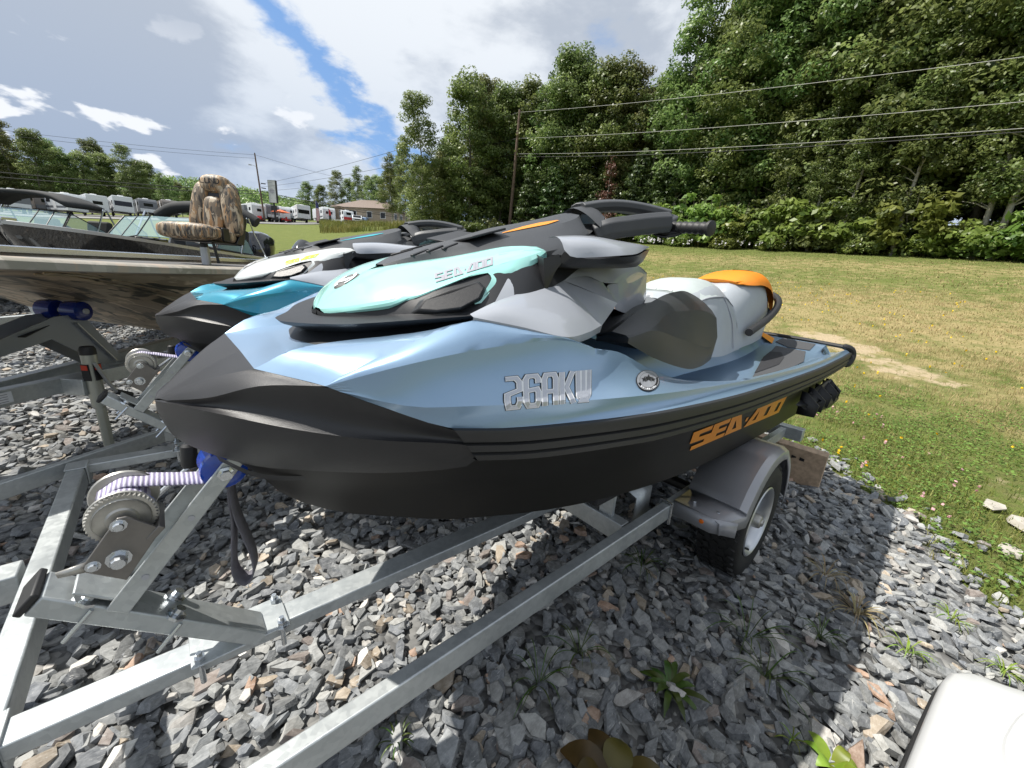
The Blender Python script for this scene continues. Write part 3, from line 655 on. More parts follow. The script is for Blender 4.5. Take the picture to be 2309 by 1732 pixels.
    for f2 in disc(0, 0, .9, 20, .62, 0, 120)+disc(0, 0, .9, 20, .62, 180, 300)+[[(-.5, -.5), (.1, -.4), (.5, .5), (-.1, .3)], [(-.1, .3), (.5, .5), (.1, .7)]]:
        bd.add([hit+nrm*.0052+(u*a+vv*b)*.034 for a, b in f2], [tuple(range(len(f2)))])
    bd.build('badge_print', M['white_d'], badge, weld=0)
    # side vents in the hood
    for s in (1, -1):
        v = MB(); P = S2([(.402,.262,1.262),(.419,.268,1.288),(.47,.284,1.310),(.535,.306,1.332),(.545,.320,1.318),(.520,.336,1.296),(.47,.338,1.276),(.43,.30,1.264)], s)
        c0 = sum((Vector(p) for p in P), Vector())/len(P); outn = Vector((-.25, s*.9, .35)).normalized()
        Q = [c0.lerp(Vector(p), .86)+outn*.014 for p in P]; v.add([*P, *Q], [(i, (i+1) % 8, 8+(i+1) % 8, 8+i) for i in range(8)]+[tuple(range(8, 16))])
        vo = v.build('hood_vent', M['black_pl'], root, bevel=.003)
    # --- black hood lid with rear cowl
    t = MB()
    l0 = [(.450,.0,1.352),(.50,.0,1.374),(.56,.0,1.397),(.64,.0,1.425),(.70,.0,1.445),(.78,.0,1.474),(.9,.0,1.505),(1.0,.0,1.532),(1.08,.0,1.556),(1.13,.0,1.568)]
    l1 = [(.452,.02,1.353),(.50,.055,1.372),(.56,.08,1.393),(.64,.095,1.417),(.70,.10,1.436),(.78,.105,1.458),(.9,.105,1.488),(1.0,.10,1.514),(1.08,.085,1.540),(1.12,.06,1.556)]
    l2 = [(.453,.025,1.349),(.50,.06,1.364),(.56,.09,1.378),(.64,.14,1.396),(.70,.175,1.408),(.78,.215,1.420),(.9,.19,1.445),(1.0,.165,1.470),(1.08,.14,1.492),(1.10,.11,1.50)]
    l3 = [(.455,.03,1.342),(.50,.065,1.356),(.56,.095,1.37),(.64,.15,1.386),(.70,.19,1.398),(.79,.25,1.404),(.9,.235,1.412),(1.0,.20,1.425),(1.07,.17,1.44),(1.09,.14,1.45)]
    t.loft([l0, l1], 30, sub=3); t.loft([l1, l2], 30, sub=3); t.loft([l2, l3], 30, sub=2)
    t.fan([l0[-1], l1[-1], l2[-1], l3[-1], (1.09, 0, 1.45)])
    t.mirror(); lid = t.build('hood_lid', M['cap'], root, angle=22, weld=.001)
    SL = bvh_of(lid)
    for s in (1, -1):
        k = MB(); k.box((.705, s*.062, 1.4455), (.115, .11, .006), Euler((s*R(6), R(-17), 0))); k.build('lid_slot', M['dark'], lid, bevel=.002)
        for q in range(4):
            k = MB(); x = .475+q*.035; y = s*(.045+q*.014); hh = SL.ray_cast(Vector((x, y, 2)), Vector((0, 0, -1)), 2.); z = hh[0].z if hh[0] else 1.37
            k.bar((x, y, z+.001), (x+.055, y-s*.02, z+.020), .010, .008); k.build('louvre', M['dark'], lid, bevel=.002)
        laid('lid_stripe', [[(0, .1), (.35, .0), (.35, 1), (0, .35)], [(.35, 0), (.7, 0), (.7, 1), (.35, 1)], [(.7, 0), (1, .35), (1, .55), (.7, 1)]], [(.76, s*.094, 1.7), (1.02, s*.086, 1.7), (1.0, s*.045, 1.7), (.8, s*.07, 1.7)], SL, .0022, C['stripe'], lid, cast=(0, 0, -1))
    # --- grey side panels and console
    for s in (1, -1):
        p = MB(); A = [(.450,.409,1.272),(.54,.443,1.256),(.638,.467,1.236),(.74,.445,1.238),(.83,.415,1.247)]
        B = [(.452,.395,1.276),(.527,.372,1.296),(.60,.352,1.310),(.675,.332,1.322),(.80,.295,1.344)]
        Cc = [(.83,.415,1.248),(.90,.385,1.262),(.96,.36,1.276),(1.0,.335,1.292)]
        p.strip(S2(A, s), S2(B, s), 20, 5, (0, s*.006, .008))
        p.strip(S2([(.83,.415,1.247),(.95,.355,1.272),(1.0,.335,1.292)], s), S2([(.80,.295,1.344),(.9,.312,1.32),(1.0,.335,1.292)], s), 14, 4)
        p.strip(S2(A, s), S2([(x, w-.004, z-.018) for x, w, z in A], s), 20, 1)
        p.build('side_panel', M['grey'], root, angle=25, weld=.002)
        q = MB()
        q.strip(S2([(.527,.372,1.295),(.675,.332,1.321),(.80,.295,1.343),(1.0,.335,1.291)], s), S2([(.60,.32,1.34),(.74,.285,1.375),(.884,.245,1.385),(1.02,.262,1.345)], s), 18, 4)
        q.strip(S2([(.74,.285,1.375),(.884,.245,1.385),(.98,.24,1.395),(1.1,.22,1.405),(1.299,.19,1.412),(1.40,.165,1.398)], s), S2([(.80,.295,1.343),(.93,.27,1.36),(1.02,.262,1.345),(1.14,.235,1.345),(1.27,.20,1.350),(1.42,.165,1.385)], s), 22, 4, (0, s*.004, 0))
        q.strip(S2([(.98,.335,1.29),(1.06,.25,1.335),(1.14,.235,1.345),(1.27,.20,1.350),(1.42,.165,1.385)], s), S2([(.98,.335,1.285),(1.08,.27,1.27),(1.2,.24,1.25),(1.34,.2,1.24),(1.44,.165,1.30)], s), 22, 4)
        q.strip(S2([(1.42,.165,1.39),(1.43,.165,1.34),(1.44,.165,1.29),(1.40,.17,1.235)], s), [(1.44, 0, 1.405), (1.46, 0, 1.35), (1.48, 0, 1.29), (1.46, 0, 1.22)], 12, 3)
        q.strip(S2([(.884,.245,1.385),(1.1,.22,1.405),(1.299,.19,1.412),(1.42,.165,1.39)], s), [(.884, 0, 1.43), (1.1, 0, 1.44), (1.299, 0, 1.43), (1.44, 0, 1.405)], 14, 3)
        q.build('console', M['grey_gl'], root, angle=25, weld=.002)
        for k in range(3):
            dm = MB(); dm.fan([(1.441-.001*k, s*(.150-.01*k), 1.385-.02*k), (1.452, s*.05, 1.382-.02*k), (1.453, s*.05, 1.372-.02*k), (1.443, s*(.135), 1.371-.02*k)]); dm.build('console_print', (M['orange_d'], M['white_d'], M['orange_d'])[k], root)
    # --- mirrors
    for s in (1, -1):
        m_ = MB()
        rows = [[(.745,.345,1.412),(.752,.362,1.398),(.80,.372,1.400),(.90,.385,1.412),(1.0,.372,1.424),(1.10,.335,1.444),(1.19,.295,1.458)],
                [(.742,.335,1.432),(.765,.352,1.428),(.82,.362,1.434),(.90,.364,1.440),(1.0,.352,1.446),(1.10,.325,1.456),(1.195,.290,1.461)],
                [(.758,.300,1.444),(.79,.310,1.448),(.85,.31,1.455),(.92,.30,1.460),(1.02,.29,1.462),(1.12,.275,1.464),(1.20,.28,1.463)],
                [(.80,.235,1.445),(.84,.235,1.452),(.90,.230,1.458),(.96,.225,1.461),(1.05,.225,1.463),(1.13,.235,1.464),(1.20,.27,1.462)]]
        m_.loft([S2(rw, s) for rw in rows], 26, sub=3)
        mir = m_.build('mirror', M['grey'], root, angle=40)
        u_ = MB()
        br = [[(.745,.345,1.408),(.80,.370,1.397),(.90,.386,1.408),(1.0,.374,1.420),(1.10,.337,1.440),(1.192,.297,1.454)],
              [(.735,.335,1.384),(.80,.352,1.384),(.90,.365,1.392),(1.0,.355,1.398),(1.09,.325,1.404),(1.150,.297,1.404)],
              [(.765,.25,1.372),(.82,.26,1.374),(.90,.27,1.380),(1.0,.27,1.386),(1.09,.26,1.392),(1.14,.27,1.398)],
              [(.78,.20,1.40),(.84,.20,1.41),(.90,.2,1.42),(1.0,.2,1.43),(1.09,.22,1.44),(1.16,.26,1.45)]]
        u_.loft([S2(rw, s) for rw in br], 26, sub=2)
        u_.loft([S2([(.735,.338,1.402),(.745,.34,1.384),(.735,.335,1.368)], s), S2([(.70,.325,1.39),(.702,.33,1.35),(.71,.33,1.31)], s), S2([(.72,.28,1.40),(.72,.28,1.36),(.72,.28,1.31)], s), S2([(.78,.25,1.40),(.77,.27,1.37),(.74,.31,1.345)], s)], 8)
        u_.build('mirror_bracket', M['black_pl'], mir, angle=40)
        gl = MB(); gl.fan(S2([(1.192,.294,1.452),(1.150,.292,1.408),(1.13,.25,1.41),(1.17,.24,1.455)], s)); gl.build('mirror_glass', M['ink'], mir)
    # --- steering: column, handlebar, grips, levers
    st = MB()
    st.loft([[(1.06,.10,1.47),(1.15,.09,1.50),(1.22,.06,1.535)], [(1.10,.02,1.50),(1.17,.02,1.525),(1.24,.02,1.545)], [(1.10,-.02,1.50),(1.17,-.02,1.525),(1.24,-.02,1.545)], [(1.06,-.10,1.47),(1.15,-.09,1.50),(1.22,-.06,1.535)]], 8, sub=3)
    st.loft([[(1.02,.13,1.44),(1.12,.13,1.455),(1.20,.13,1.46),(1.28,.10,1.44)], [(1.06,.10,1.47),(1.15,.10,1.495),(1.22,.09,1.49),(1.31,.08,1.45)], [(1.08,.0,1.48),(1.17,.0,1.505),(1.26,.0,1.50),(1.34,.0,1.455)], [(1.06,-.10,1.47),(1.15,-.10,1.495),(1.22,-.09,1.49),(1.31,-.08,1.45)], [(1.02,-.13,1.44),(1.12,-.13,1.455),(1.20,-.13,1.46),(1.28,-.10,1.44)]], 12, sub=2)
    st.build('steering_column', M['cap'], root, angle=35)
    hb = MB()
    for s in (1, -1):
        # upper arm of the bar: a thick wedge-shaped loop round an open hole
        lo = catmull(S2([(1.185,.085,1.500),(1.215,.115,1.520),(1.265,.150,1.533),(1.33,.185,1.548),(1.40,.225,1.560)], s), 18)
        hi = catmull(S2([(1.195,.0,1.590),(1.26,.03,1.606),(1.33,.075,1.613),(1.40,.13,1.607),(1.46,.19,1.592)], s), 18)
        for path, w0, w1, hh in ((lo, .030, .034, .034), (hi, .036, .044, .019)):
            n = len(path); ring = []
            for i, p in enumerate(path):
                t = (path[min(i+1, n-1)]-path[max(i-1, 0)]).normalized(); y = Vector((0, 0, 1)).cross(t).normalized(); z = t.cross(y); w = w0+(w1-w0)*i/(n-1)
                ring.append([p+y*w*a+z*hh*b for a, b in ((-1, -.5), (-.6, -1), (.6, -1), (1, -.5), (1, .5), (.5, 1), (-.5, 1), (-1, .5))])
            hb.add([q for rg in ring for q in rg], [(i*8+k, i*8+(k+1) % 8, (i+1)*8+(k+1) % 8, (i+1)*8+k) for i in range(n-1) for k in range(8)]+[tuple(range(8)), tuple((n-1)*8+k for k in range(8))])
        hb.loft([S2([(1.36,.185,1.585),(1.40,.215,1.585),(1.46,.20,1.600)], s), S2([(1.37,.21,1.566),(1.41,.235,1.57),(1.455,.235,1.588)], s), S2([(1.36,.21,1.540),(1.40,.24,1.545),(1.43,.24,1.56)], s)], 8)
    # front bridge that joins both loops
    hb.loft([[(1.165,.12,1.52),(1.15,.06,1.565),(1.145,.0,1.585),(1.15,-.06,1.565),(1.165,-.12,1.52)], [(1.21,.10,1.56),(1.21,.05,1.593),(1.205,0,1.60),(1.21,-.05,1.593),(1.21,-.10,1.56)], [(1.25,.07,1.55),(1.25,.04,1.582),(1.25,0,1.59),(1.25,-.04,1.582),(1.25,-.07,1.55)]], 14, sub=2)
    bar = hb.build('handlebar', M['cap'], root, angle=30, bevel=.003)
    for s in (1, -1):
        gp = MB(); a0, a1 = Vector((1.425, s*.235, 1.548)), Vector((1.402, s*.372, 1.536)); prof = []
        for i in range(25): prof.append((.0185+(.0012 if i % 4 < 2 else -.0012), (a1-a0).length*i/24))
        gp.lathe([(0, 0)]+prof+[(.024, prof[-1][1]), (.0245, prof[-1][1]+.010), (.018, prof[-1][1]+.013), (0, prof[-1][1]+.013)], a0, a1-a0, 18); gp.build('grip', M['rubber'], bar, angle=50)
        lv = MB(); lv.loft([S2([(1.385,.195,1.535),(1.40,.225,1.528),(1.41,.25,1.532),(1.425,.272,1.528)], s), S2([(1.39,.195,1.522),(1.41,.225,1.512),(1.425,.25,1.515),(1.43,.272,1.524)], s), S2([(1.37,.195,1.518),(1.385,.225,1.508),(1.40,.245,1.515),(1.418,.268,1.526)], s)], 10); lv.build('throttle_lever', M['dark'], bar, solid=.006)
    gau = MB(); gau.box((1.26, 0, 1.49), (.09, .13, .05), Euler((0, R(30), 0))); gau.build('gauge', M['dark'], root, bevel=.01)
    bg_ = MB(); bg_.loft([[(1.37,.06,1.425),(1.40,.0,1.470),(1.36,-.05,1.47)], [(1.42,.06,1.43),(1.45,.0,1.475),(1.42,-.06,1.462)], [(1.47,.05,1.41),(1.48,.0,1.44),(1.47,-.06,1.42)]], 8, sub=2); bg_.build('plastic_bag', M['white_pl'], root, angle=60, solid=.002)
    # --- seat pod (black faceted shell in front of the seat)
    p = MB()
    for s in (1, -1):
        o0 = S2([(.897,.400,1.226),(1.10,.352,1.277),(1.312,.300,1.314),(1.50,.25,1.328),(1.68,.205,1.330),(1.84,.195,1.302),(1.95,.205,1.262)], s)      # front-top edge
        o1 = S2([(.92,.428,1.219),(1.019,.440,1.234),(1.202,.384,1.264),(1.42,.345,1.268),(1.637,.305,1.262),(1.80,.275,1.244),(1.90,.262,1.222)], s)      # upper fold
        o2 = S2([(.925,.434,1.212),(1.019,.446,1.230),(1.20,.428,1.198),(1.42,.395,1.158),(1.60,.366,1.128),(1.72,.345,1.128),(1.80,.320,1.150)], s)      # lower fold
        o3 = S2([(.92,.436,1.200),(1.05,.450,1.150),(1.27,.446,1.096),(1.42,.424,1.082),(1.56,.392,1.078),(1.64,.372,1.080),(1.70,.35,1.09)], s)      # foot
        for A, B, bl in ((o0, o1, .004), (o1, o2, .0), (o2, o3, .003)): p.strip(A, B, 26, 4, (0, s*bl, bl), ca=catmull, cb=catmull)
        p.strip(o0, S2([(.95,.33,1.20),(1.12,.29,1.24),(1.32,.25,1.28),(1.5,.21,1.295),(1.68,.165,1.296),(1.82,.15,1.27),(1.90,.16,1.23)], s), 26, 2, ca=catmull, cb=catmull)
        p.strip(S2([(.95,.33,1.20),(1.12,.29,1.24),(1.32,.25,1.28),(1.5,.21,1.295),(1.68,.165,1.296),(1.82,.15,1.27),(1.90,.16,1.23)], s), [(.95, 0, 1.19), (1.12, 0, 1.21), (1.32, 0, 1.23), (1.5, 0, 1.24), (1.68, 0, 1.245), (1.82, 0, 1.24), (1.90, 0, 1.22)], 26, 2)
        e0 = [o0[-1], o1[-1], o2[-1], o3[-1]]; p.strip(e0, S2([(1.90,.17,1.23),(1.86,.23,1.20),(1.76,.27,1.13),(1.68,.30,1.08)], s), 12, 2, ca=linear)
        p.strip([o0[0], o1[0], o2[0], o3[0]], S2([(.95,.30,1.20),(.97,.3,1.195),(.97,.3,1.19),(.97,.3,1.18)], s), 8, 1, ca=linear)
    p.build('seat_pod', M['pod'], root, angle=40, weld=0)
    # --- seats
    def saddle(stations, name, m, angle=40, sub=2):
        sd = MB(); rows = []
        for x, zt, pts in stations:       # pts: (w, z) from the top centre outwards
            full = [(x+dx, -w, z) for w, z, dx in reversed(pts)]+[(x, 0, zt)]+[(x+dx, w, z) for w, z, dx in pts]
            rows.append(full)
        sd.loft(rows, 25, sub=sub); sd.fan(linear(rows[0], 25)); sd.fan(linear(rows[-1], 25)[::-1])
        return sd.build(name, m, root, angle=angle)
    fs = saddle([(1.74, 1.290, [(.11, 1.278, 0), (.17, 1.24, 0), (.22, 1.16, 0), (.27, 1.05, 0)]),
            (1.86, 1.345, [(.11, 1.335, 0), (.185, 1.285, 0), (.235, 1.19, 0), (.29, 1.05, 0)]),
            (1.98, 1.378, [(.11, 1.366, 0), (.19, 1.310, 0), (.242, 1.20, 0), (.29, 1.045, 0)]),
            (2.14, 1.386, [(.11, 1.372, 0), (.185, 1.312, 0), (.232, 1.20, 0), (.265, 1.04, 0)]),
            (2.26, 1.360, [(.105, 1.345, 0), (.17, 1.285, 0), (.215, 1.18, 0), (.245, 1.04, 0)]),
            (2.36, 1.330, [(.10, 1.316, 0), (.155, 1.262, 0), (.20, 1.17, 0), (.235, 1.04, 0)])], 'front_seat', M['vinyl'])
    sh = saddle([(1.80, 1.327, [(.08, 1.324, 0), (.13, 1.304, 0), (.178, 1.268, 0)]), (1.92, 1.374, [(.08, 1.370, 0), (.13, 1.348, 0), (.190, 1.302, 0)]), (2.06, 1.392, [(.08, 1.388, 0), (.13, 1.364, 0), (.193, 1.312, 0)]), (2.18, 1.388, [(.07, 1.384, 0), (.12, 1.362, 0), (.180, 1.306, 0)]), (2.28, 1.361, [(.07, 1.357, 0), (.11, 1.340, 0), (.165, 1.282, 0)])], 'seat_top_panel', M['vinyl_top'])
    for s in (-1, 1):      # piping between the two vinyls and across the flank
        k = MB(); k.tube(catmull(S2([(1.80,.181,1.268),(1.92,.193,1.302),(2.06,.196,1.312),(2.18,.183,1.306),(2.28,.168,1.282),(2.36,.158,1.262)], s), 16), .003, 6); k.tube(catmull(S2([(2.12,.192,1.312),(2.18,.230,1.20),(2.20,.258,1.06)], s), 10), .0025, 6); k.build('seam', M['grey_d'], fs)
    rs = saddle([(2.34, 1.330, [(.10, 1.317, 0), (.16, 1.26, 0), (.20, 1.17, 0), (.23, 1.06, 0)]),
            (2.47, 1.388, [(.10, 1.392, 0), (.17, 1.32, 0), (.20, 1.20, 0), (.225, 1.06, 0)]),
            (2.68, 1.432, [(.10, 1.422, 0), (.165, 1.35, 0), (.195, 1.22, 0), (.215, 1.09, 0)]),
            (2.86, 1.436, [(.09, 1.424, 0), (.145, 1.36, 0), (.175, 1.24, 0), (.19, 1.13, 0)]),
            (2.96, 1.42, [(.08, 1.41, 0), (.12, 1.355, 0), (.15, 1.26, 0), (.165, 1.18, 0)])], 'rear_seat', M['vinyl'])
    ors = saddle([(2.44, 1.402, [(.05, 1.400, 0), (.09, 1.396, 0), (.120, 1.388, .01), (.135, 1.378, .02)]),
            (2.56, 1.440, [(.06, 1.437, 0), (.11, 1.425, 0), (.150, 1.402, .01), (.168, 1.380, .02)]),
            (2.72, 1.466, [(.06, 1.463, 0), (.11, 1.450, 0), (.152, 1.418, 0), (.172, 1.385, 0)]),
            (2.90, 1.466, [(.06, 1.462, 0), (.11, 1.445, 0), (.148, 1.405, 0), (.168, 1.355, .01)]),
            (3.04, 1.436, [(.05, 1.430, 0), (.09, 1.410, 0), (.130, 1.355, .01), (.155, 1.275, .01)]),
            (3.10, 1.37, [(.04, 1.362, 0), (.07, 1.34, 0), (.105, 1.29, 0), (.135, 1.20, 0)])], 'seat_cover', C['seat'])
    SO = bvh_of(ors)
    lb = laid('warning_label', [[(0, .2), (.15, 0), (.85, 0), (1, .2), (1, .8), (.85, 1), (.15, 1), (0, .8)]], [(2.78, .055, 1.7), (2.78, -.055, 1.7), (2.89, -.055, 1.7), (2.89, .055, 1.7)], SO, .003, M['white_d'], root, cast=(0, 0, -1))
    laid('label_print', disc(.5, .5, .16, 12)+[[(.12, .3), (.28, .3), (.28, .7), (.12, .7)], [(.74, .25), (.88, .25), (.88, .75), (.74, .75)]], [(2.78, .055, 1.7), (2.78, -.055, 1.7), (2.89, -.055, 1.7), (2.89, .055, 1.7)], SO, .0042, M['ink'], root, cast=(0, 0, -1))
    gh = MB(); gh.tube(catmull([(2.42,-.245,1.13),(2.7,-.24,1.20),(2.98,-.20,1.275),(3.13,-.13,1.325),(3.19,0,1.345),(3.13,.13,1.325),(2.98,.20,1.275),(2.7,.24,1.20),(2.42,.245,1.13)], 50), .021, 12)
    gh.tube([(3.0, .1, 1.26), (3.16, .08, 1.325)], .018, 8); gh.tube([(3.0, -.1, 1.26), (3.16, -.08, 1.325)], .018, 8); gh.build('grab_handle', M['rubber'], root)
    bk = MB(); bk.loft([[(2.3,.215,1.12),(2.7,.20,1.17),(3.0,.16,1.24),(3.1,0,1.28),(3.0,-.16,1.24),(2.7,-.20,1.17),(2.3,-.215,1.12)], [(2.3,.235,1.04),(2.75,.2,1.06),(3.05,.12,1.07),(3.13,0,1.08),(3.05,-.12,1.07),(2.75,-.2,1.06),(2.3,-.235,1.04)]], 30); bk.build('seat_base', M['vinyl'], root, angle=50)
    # --- sponsons low on the hull near the stern
    for s in (1, -1):
        sp = MB(); bk_ = S2([(2.42,.535,.80),(2.62,.545,.84),(2.9,.55,.865),(3.08,.55,.86),(3.10,.545,.80),(2.96,.54,.735),(2.6,.53,.745)], s)
        fr = S2([(2.46,.565,.79),(2.66,.60,.80),(2.9,.615,.805),(3.06,.615,.80),(3.09,.61,.765),(2.95,.60,.715),(2.62,.585,.735)], s)
        sp.add([*bk_, *fr], [(i, (i+1) % 7, 7+(i+1) % 7, 7+i) for i in range(7) if i not in (1, 2)])
        sp.add([*bk_], [tuple(range(7))])
        for x in (2.52, 2.66, 2.82, 2.98, 3.075): sp.add(S2([(x,.53,.86),(x,.555,.855),(x,.617,.80),(x,.61,.735),(x,.53,.73)], s), [(0, 1, 2, 3, 4)])
        sp.add(S2([(2.46,.56,.785),(3.09,.60,.785),(3.09,.615,.745),(2.95,.605,.712),(2.6,.59,.735)], s), [(0, 1, 2, 3, 4)])
        sp.build('sponson', M['dark'], root, solid=.01, angle=30)
    # --- prints: registration letters, emission sticker, maker's name
    if C['letters']:
        for s in (-1,):
            Q = [(.490,-.47,1.109),(.670,-.52,1.110),(.697,-.49,1.166),(.497,-.45,1.165)]
            P26 = strokes('26AKW', 1.34)
            for nm, wd, of, mt in (('registration_outline', .175, .0012, 'ink'), ('registration_border', .142, .0018, 'white_d'), ('registration_letters', .088, .0024, 'silver_d')):
                laid(nm, ribbons(P26, wd, 2.0), Q, S, of, M[mt], root, eye=1)
            Q = [(.797,-.547,1.118),(.910,-.547,1.101),(.987,-.497,1.132),(.874,-.497,1.149)]
            laid('emission_sticker', disc(.5, .5, .5, 36), Q, S, .002, M['ink'], root, eye=1)
            laid('sticker_ring', disc(.5, .5, .47, 36, .36, 20, 200)+disc(.5, .5, .47, 18, .44, 200, 380), Q, S, .0028, M['silver_d'], root, eye=1)
            laid('sticker_center', disc(.5, .5, .35, 36), Q, S, .0028, M['silver_d'], root, eye=1)
            laid('sticker_stars', star(.32, .52, .13)+star(.5, .58, .19)+star(.69, .52, .13), Q, S, .0036, M['ink'], root, eye=1)
            em_ = []
            for k, pl in enumerate(('E', 'M', 'I', 'S', 'S', 'I', 'O', 'N')):
                a = R(228+k*12)
                for q in GL[pl]: em_.append([(.5+math.cos(a)*(.385+.06*b)-math.sin(a)*(u2-.5)*.06, .5+math.sin(a)*(.385+.06*b)+math.cos(a)*(u2-.5)*.06) for u2, b in [(x, 1-y) for x, y in q]])
            laid('sticker_words', ribbons(em_, .02, 1.), Q, S, .0036, M['white_d'], root, eye=1)
    for s in (-1, 1):
        fl = [(0, 0), (1, 0)] if s < 0 else [(1, 0), (0, 0)]
        n0 = [(.466,-.25,1.324),(.596,-.27,1.367),(.601,-.26,1.375),(.469,-.24,1.334)]
        n0[2] = (.603,-.26,1.383); n0[3] = (.470,-.24,1.340)
        if s > 0: n0 = [(n0[k][0], -n0[k][1], n0[k][2]) for k in (1, 0, 3, 2)]
        SEA = strokes('SEa.dOO', 1.22)
        laid('hood_lettering', ribbons(SEA, .24, 5.2), n0, SHD, .0016, C['hoodtext'], hood, eye=-s)
        h0_ = [(1.178,-.54,.876),(2.076,-.54,.827),(2.046,-.56,.908),(1.145,-.56,.948)]
        if s > 0: h0_ = [(h0_[k][0], -h0_[k][1], h0_[k][2]) for k in (1, 0, 3, 2)]
        laid('hull_lettering', ribbons(SEA, .25, 4.2, .02), h0_, SH, .003, C['hulltext'], hull, eye=-s)
    laid('deck_decal', [[(0, 0), (1, 0), (1, 1), (0, 1)]], [(2.90,-.115,1.7),(3.10,-.06,1.7),(3.24,.10,1.7),(3.0,.16,1.7)], S, .003, M['ink'], root, cast=(0, 0, -1))
    laid('deck_decal', [[(0, 0), (1, 0), (1, 1), (0, 1)]], [(3.06,-.20,1.7),(3.20,-.17,1.7),(3.24,-.07,1.7),(3.11,-.07,1.7)], S, .0035, C['stripe'], root, cast=(0, 0, -1))
    laid('model_letters', ribbons(strokes('GTI', 1.3), .2, 2.2), [(3.10,-.505,1.7),(3.19,-.495,1.7),(3.20,-.45,1.7),(3.11,-.46,1.7)], S, .003, M['ink'], root, cast=(0, 0, -1))
    return root
ski_a = make_ski('ice blue jet ski with mint hood, orange rear seat and registration letters', dict(body=M['blue'], hood=M['mint'], stripe=M['orange_d'], seat=M['orange'], letters=True, hoodtext=M['grey_d'], hulltext=M['orange_d']), 0.)
ski_b = make_ski('teal jet ski with pale grey hood and lime lettering, beside the camouflage boat', dict(body=M['teal'], hood=M['white_ski'], stripe=M['teal_d'], seat=M['cap'], letters=False, hoodtext=M['lime'], hulltext=M['teal_d']), 1.32)
# ------------------------------------------------------------------ double trailer under the two watercraft
M['carpet'] = mat('bunk_carpet', (.03, .03, .033), .95, bump=.6, bscale=300)
M['steel_d'] = mat('dark_painted_steel', (.02, .02, .022), .5)
tr_ = thing('watercraft_trailer', 'galvanised double trailer carrying the two jet skis, with two winch stands', 'trailer', (0, 0, 0))
ZT = .44
def beam(name, a, b, w, h, parent, m='galv', bev=.004):
    k = MB(); k.bar(a, b, w, h); return k.build(name, M[m], parent, bevel=bev)
rail_a = beam('center_rail', (-.305, .031, ZT-.020), (2.0, -.045, ZT-.020), .068, .040, tr_)
rail_b = beam('center_rail', (-.305, 1.365, ZT-.020), (2.0, 1.30, ZT-.020), .068, .040, tr_)
beam('outer_rail', (-.04, -.333, ZT-.036), (3.22, -.355, ZT-.036), .037, .072, tr_); beam('outer_rail', (-.06, 1.655, ZT-.036), (3.22, 1.675, ZT-.036), .037, .072, tr_)
beam('draw_arm', (-1.42, .60, ZT-.046), (-.04, -.333, ZT-.037), .037, .070, tr_); beam('draw_arm', (-1.42, .74, ZT-.046), (-.06, 1.655, ZT-.037), .037, .070, tr_)
cm = MB(); cm.box((-.336, .68, ZT-.036), (.056, 1.40, .075)); cm.build('cross_member', M['galv'], tr_, bevel=.005)
for y in (.02, 1.32):
    k = MB(); k.box((-.336, y+.02, ZT+.004), (.064, .085, .004)); k.box((-.304, y+.02, ZT-.034), (.006, .085, .082)); k.build('sleeve', M['galv'], tr_, bevel=.002)
beam('draw_bar', (-1.5, .64, ZT-.047), (-.38, .64, ZT-.047), .085, .084, tr_)
beam('cross_member', (1.30, -.312, ZT-.052), (1.30, 1.63, ZT-.052), .05, .085, tr_); beam('cross_member', (2.86, -.33, ZT-.115), (2.86, 1.65, ZT-.115), .075, .09, tr_)
beam('rear_cross_member', (3.25, -.47, ZT-.03), (3.25, 1.80, ZT-.03), .075, .085, tr_)
k = MB(); k.tube([(2.05, -.42, .30), (2.05, 1.74, .30)], .03, 10); k.build('axle', M['steel_d'], tr_)
for x, y in ((1.50, -.22), (1.56, 1.50)):
    k = MB(); k.add([(x-.06, y-.05, ZT+.03), (x+.06, y-.05, ZT+.05), (x+.06, y+.09, ZT+.10), (x-.06, y+.09, ZT+.08), (x-.06, y-.05, ZT-.09), (x+.06, y-.05, ZT-.09)], [(0, 1, 2, 3), (0, 4, 5, 1)]); k.build('bunk_bracket', M['galv'], tr_, solid=.006)
for y in (-.22, .26, 1.08, 1.56):
    k = MB(); k.bar((1.15, y, .555), (3.1, y, .545), .09, .045); k.build('bunk', M['carpet'], tr_, bevel=.006)
    for x in (1.30, 2.86):
        k = MB(); k.bar((x, y, ZT-.06), (x, y, .53), .06, .02, (1, 0, 0)); k.build('bunk_post', M['galv'], tr_)
for x in (.02, -.0):
    pass
for (x, y) in ((-.008, -.024), (.158, -.030), (.158, .060), (-.008, .068)):
    for yy in (0, 1.335):
        k = MB(); k.tube([(x, y+yy, ZT-.058), (x, y+yy, ZT+.03)], .006, 8); k.lathe([(0, .018), (.011, .018), (.011, .006), (.017, .005), (.017, .001), (0, .001)], (x, y+yy, ZT), (0, 0, 1), 6); k.build('u_bolt', M['bolt'], tr_)
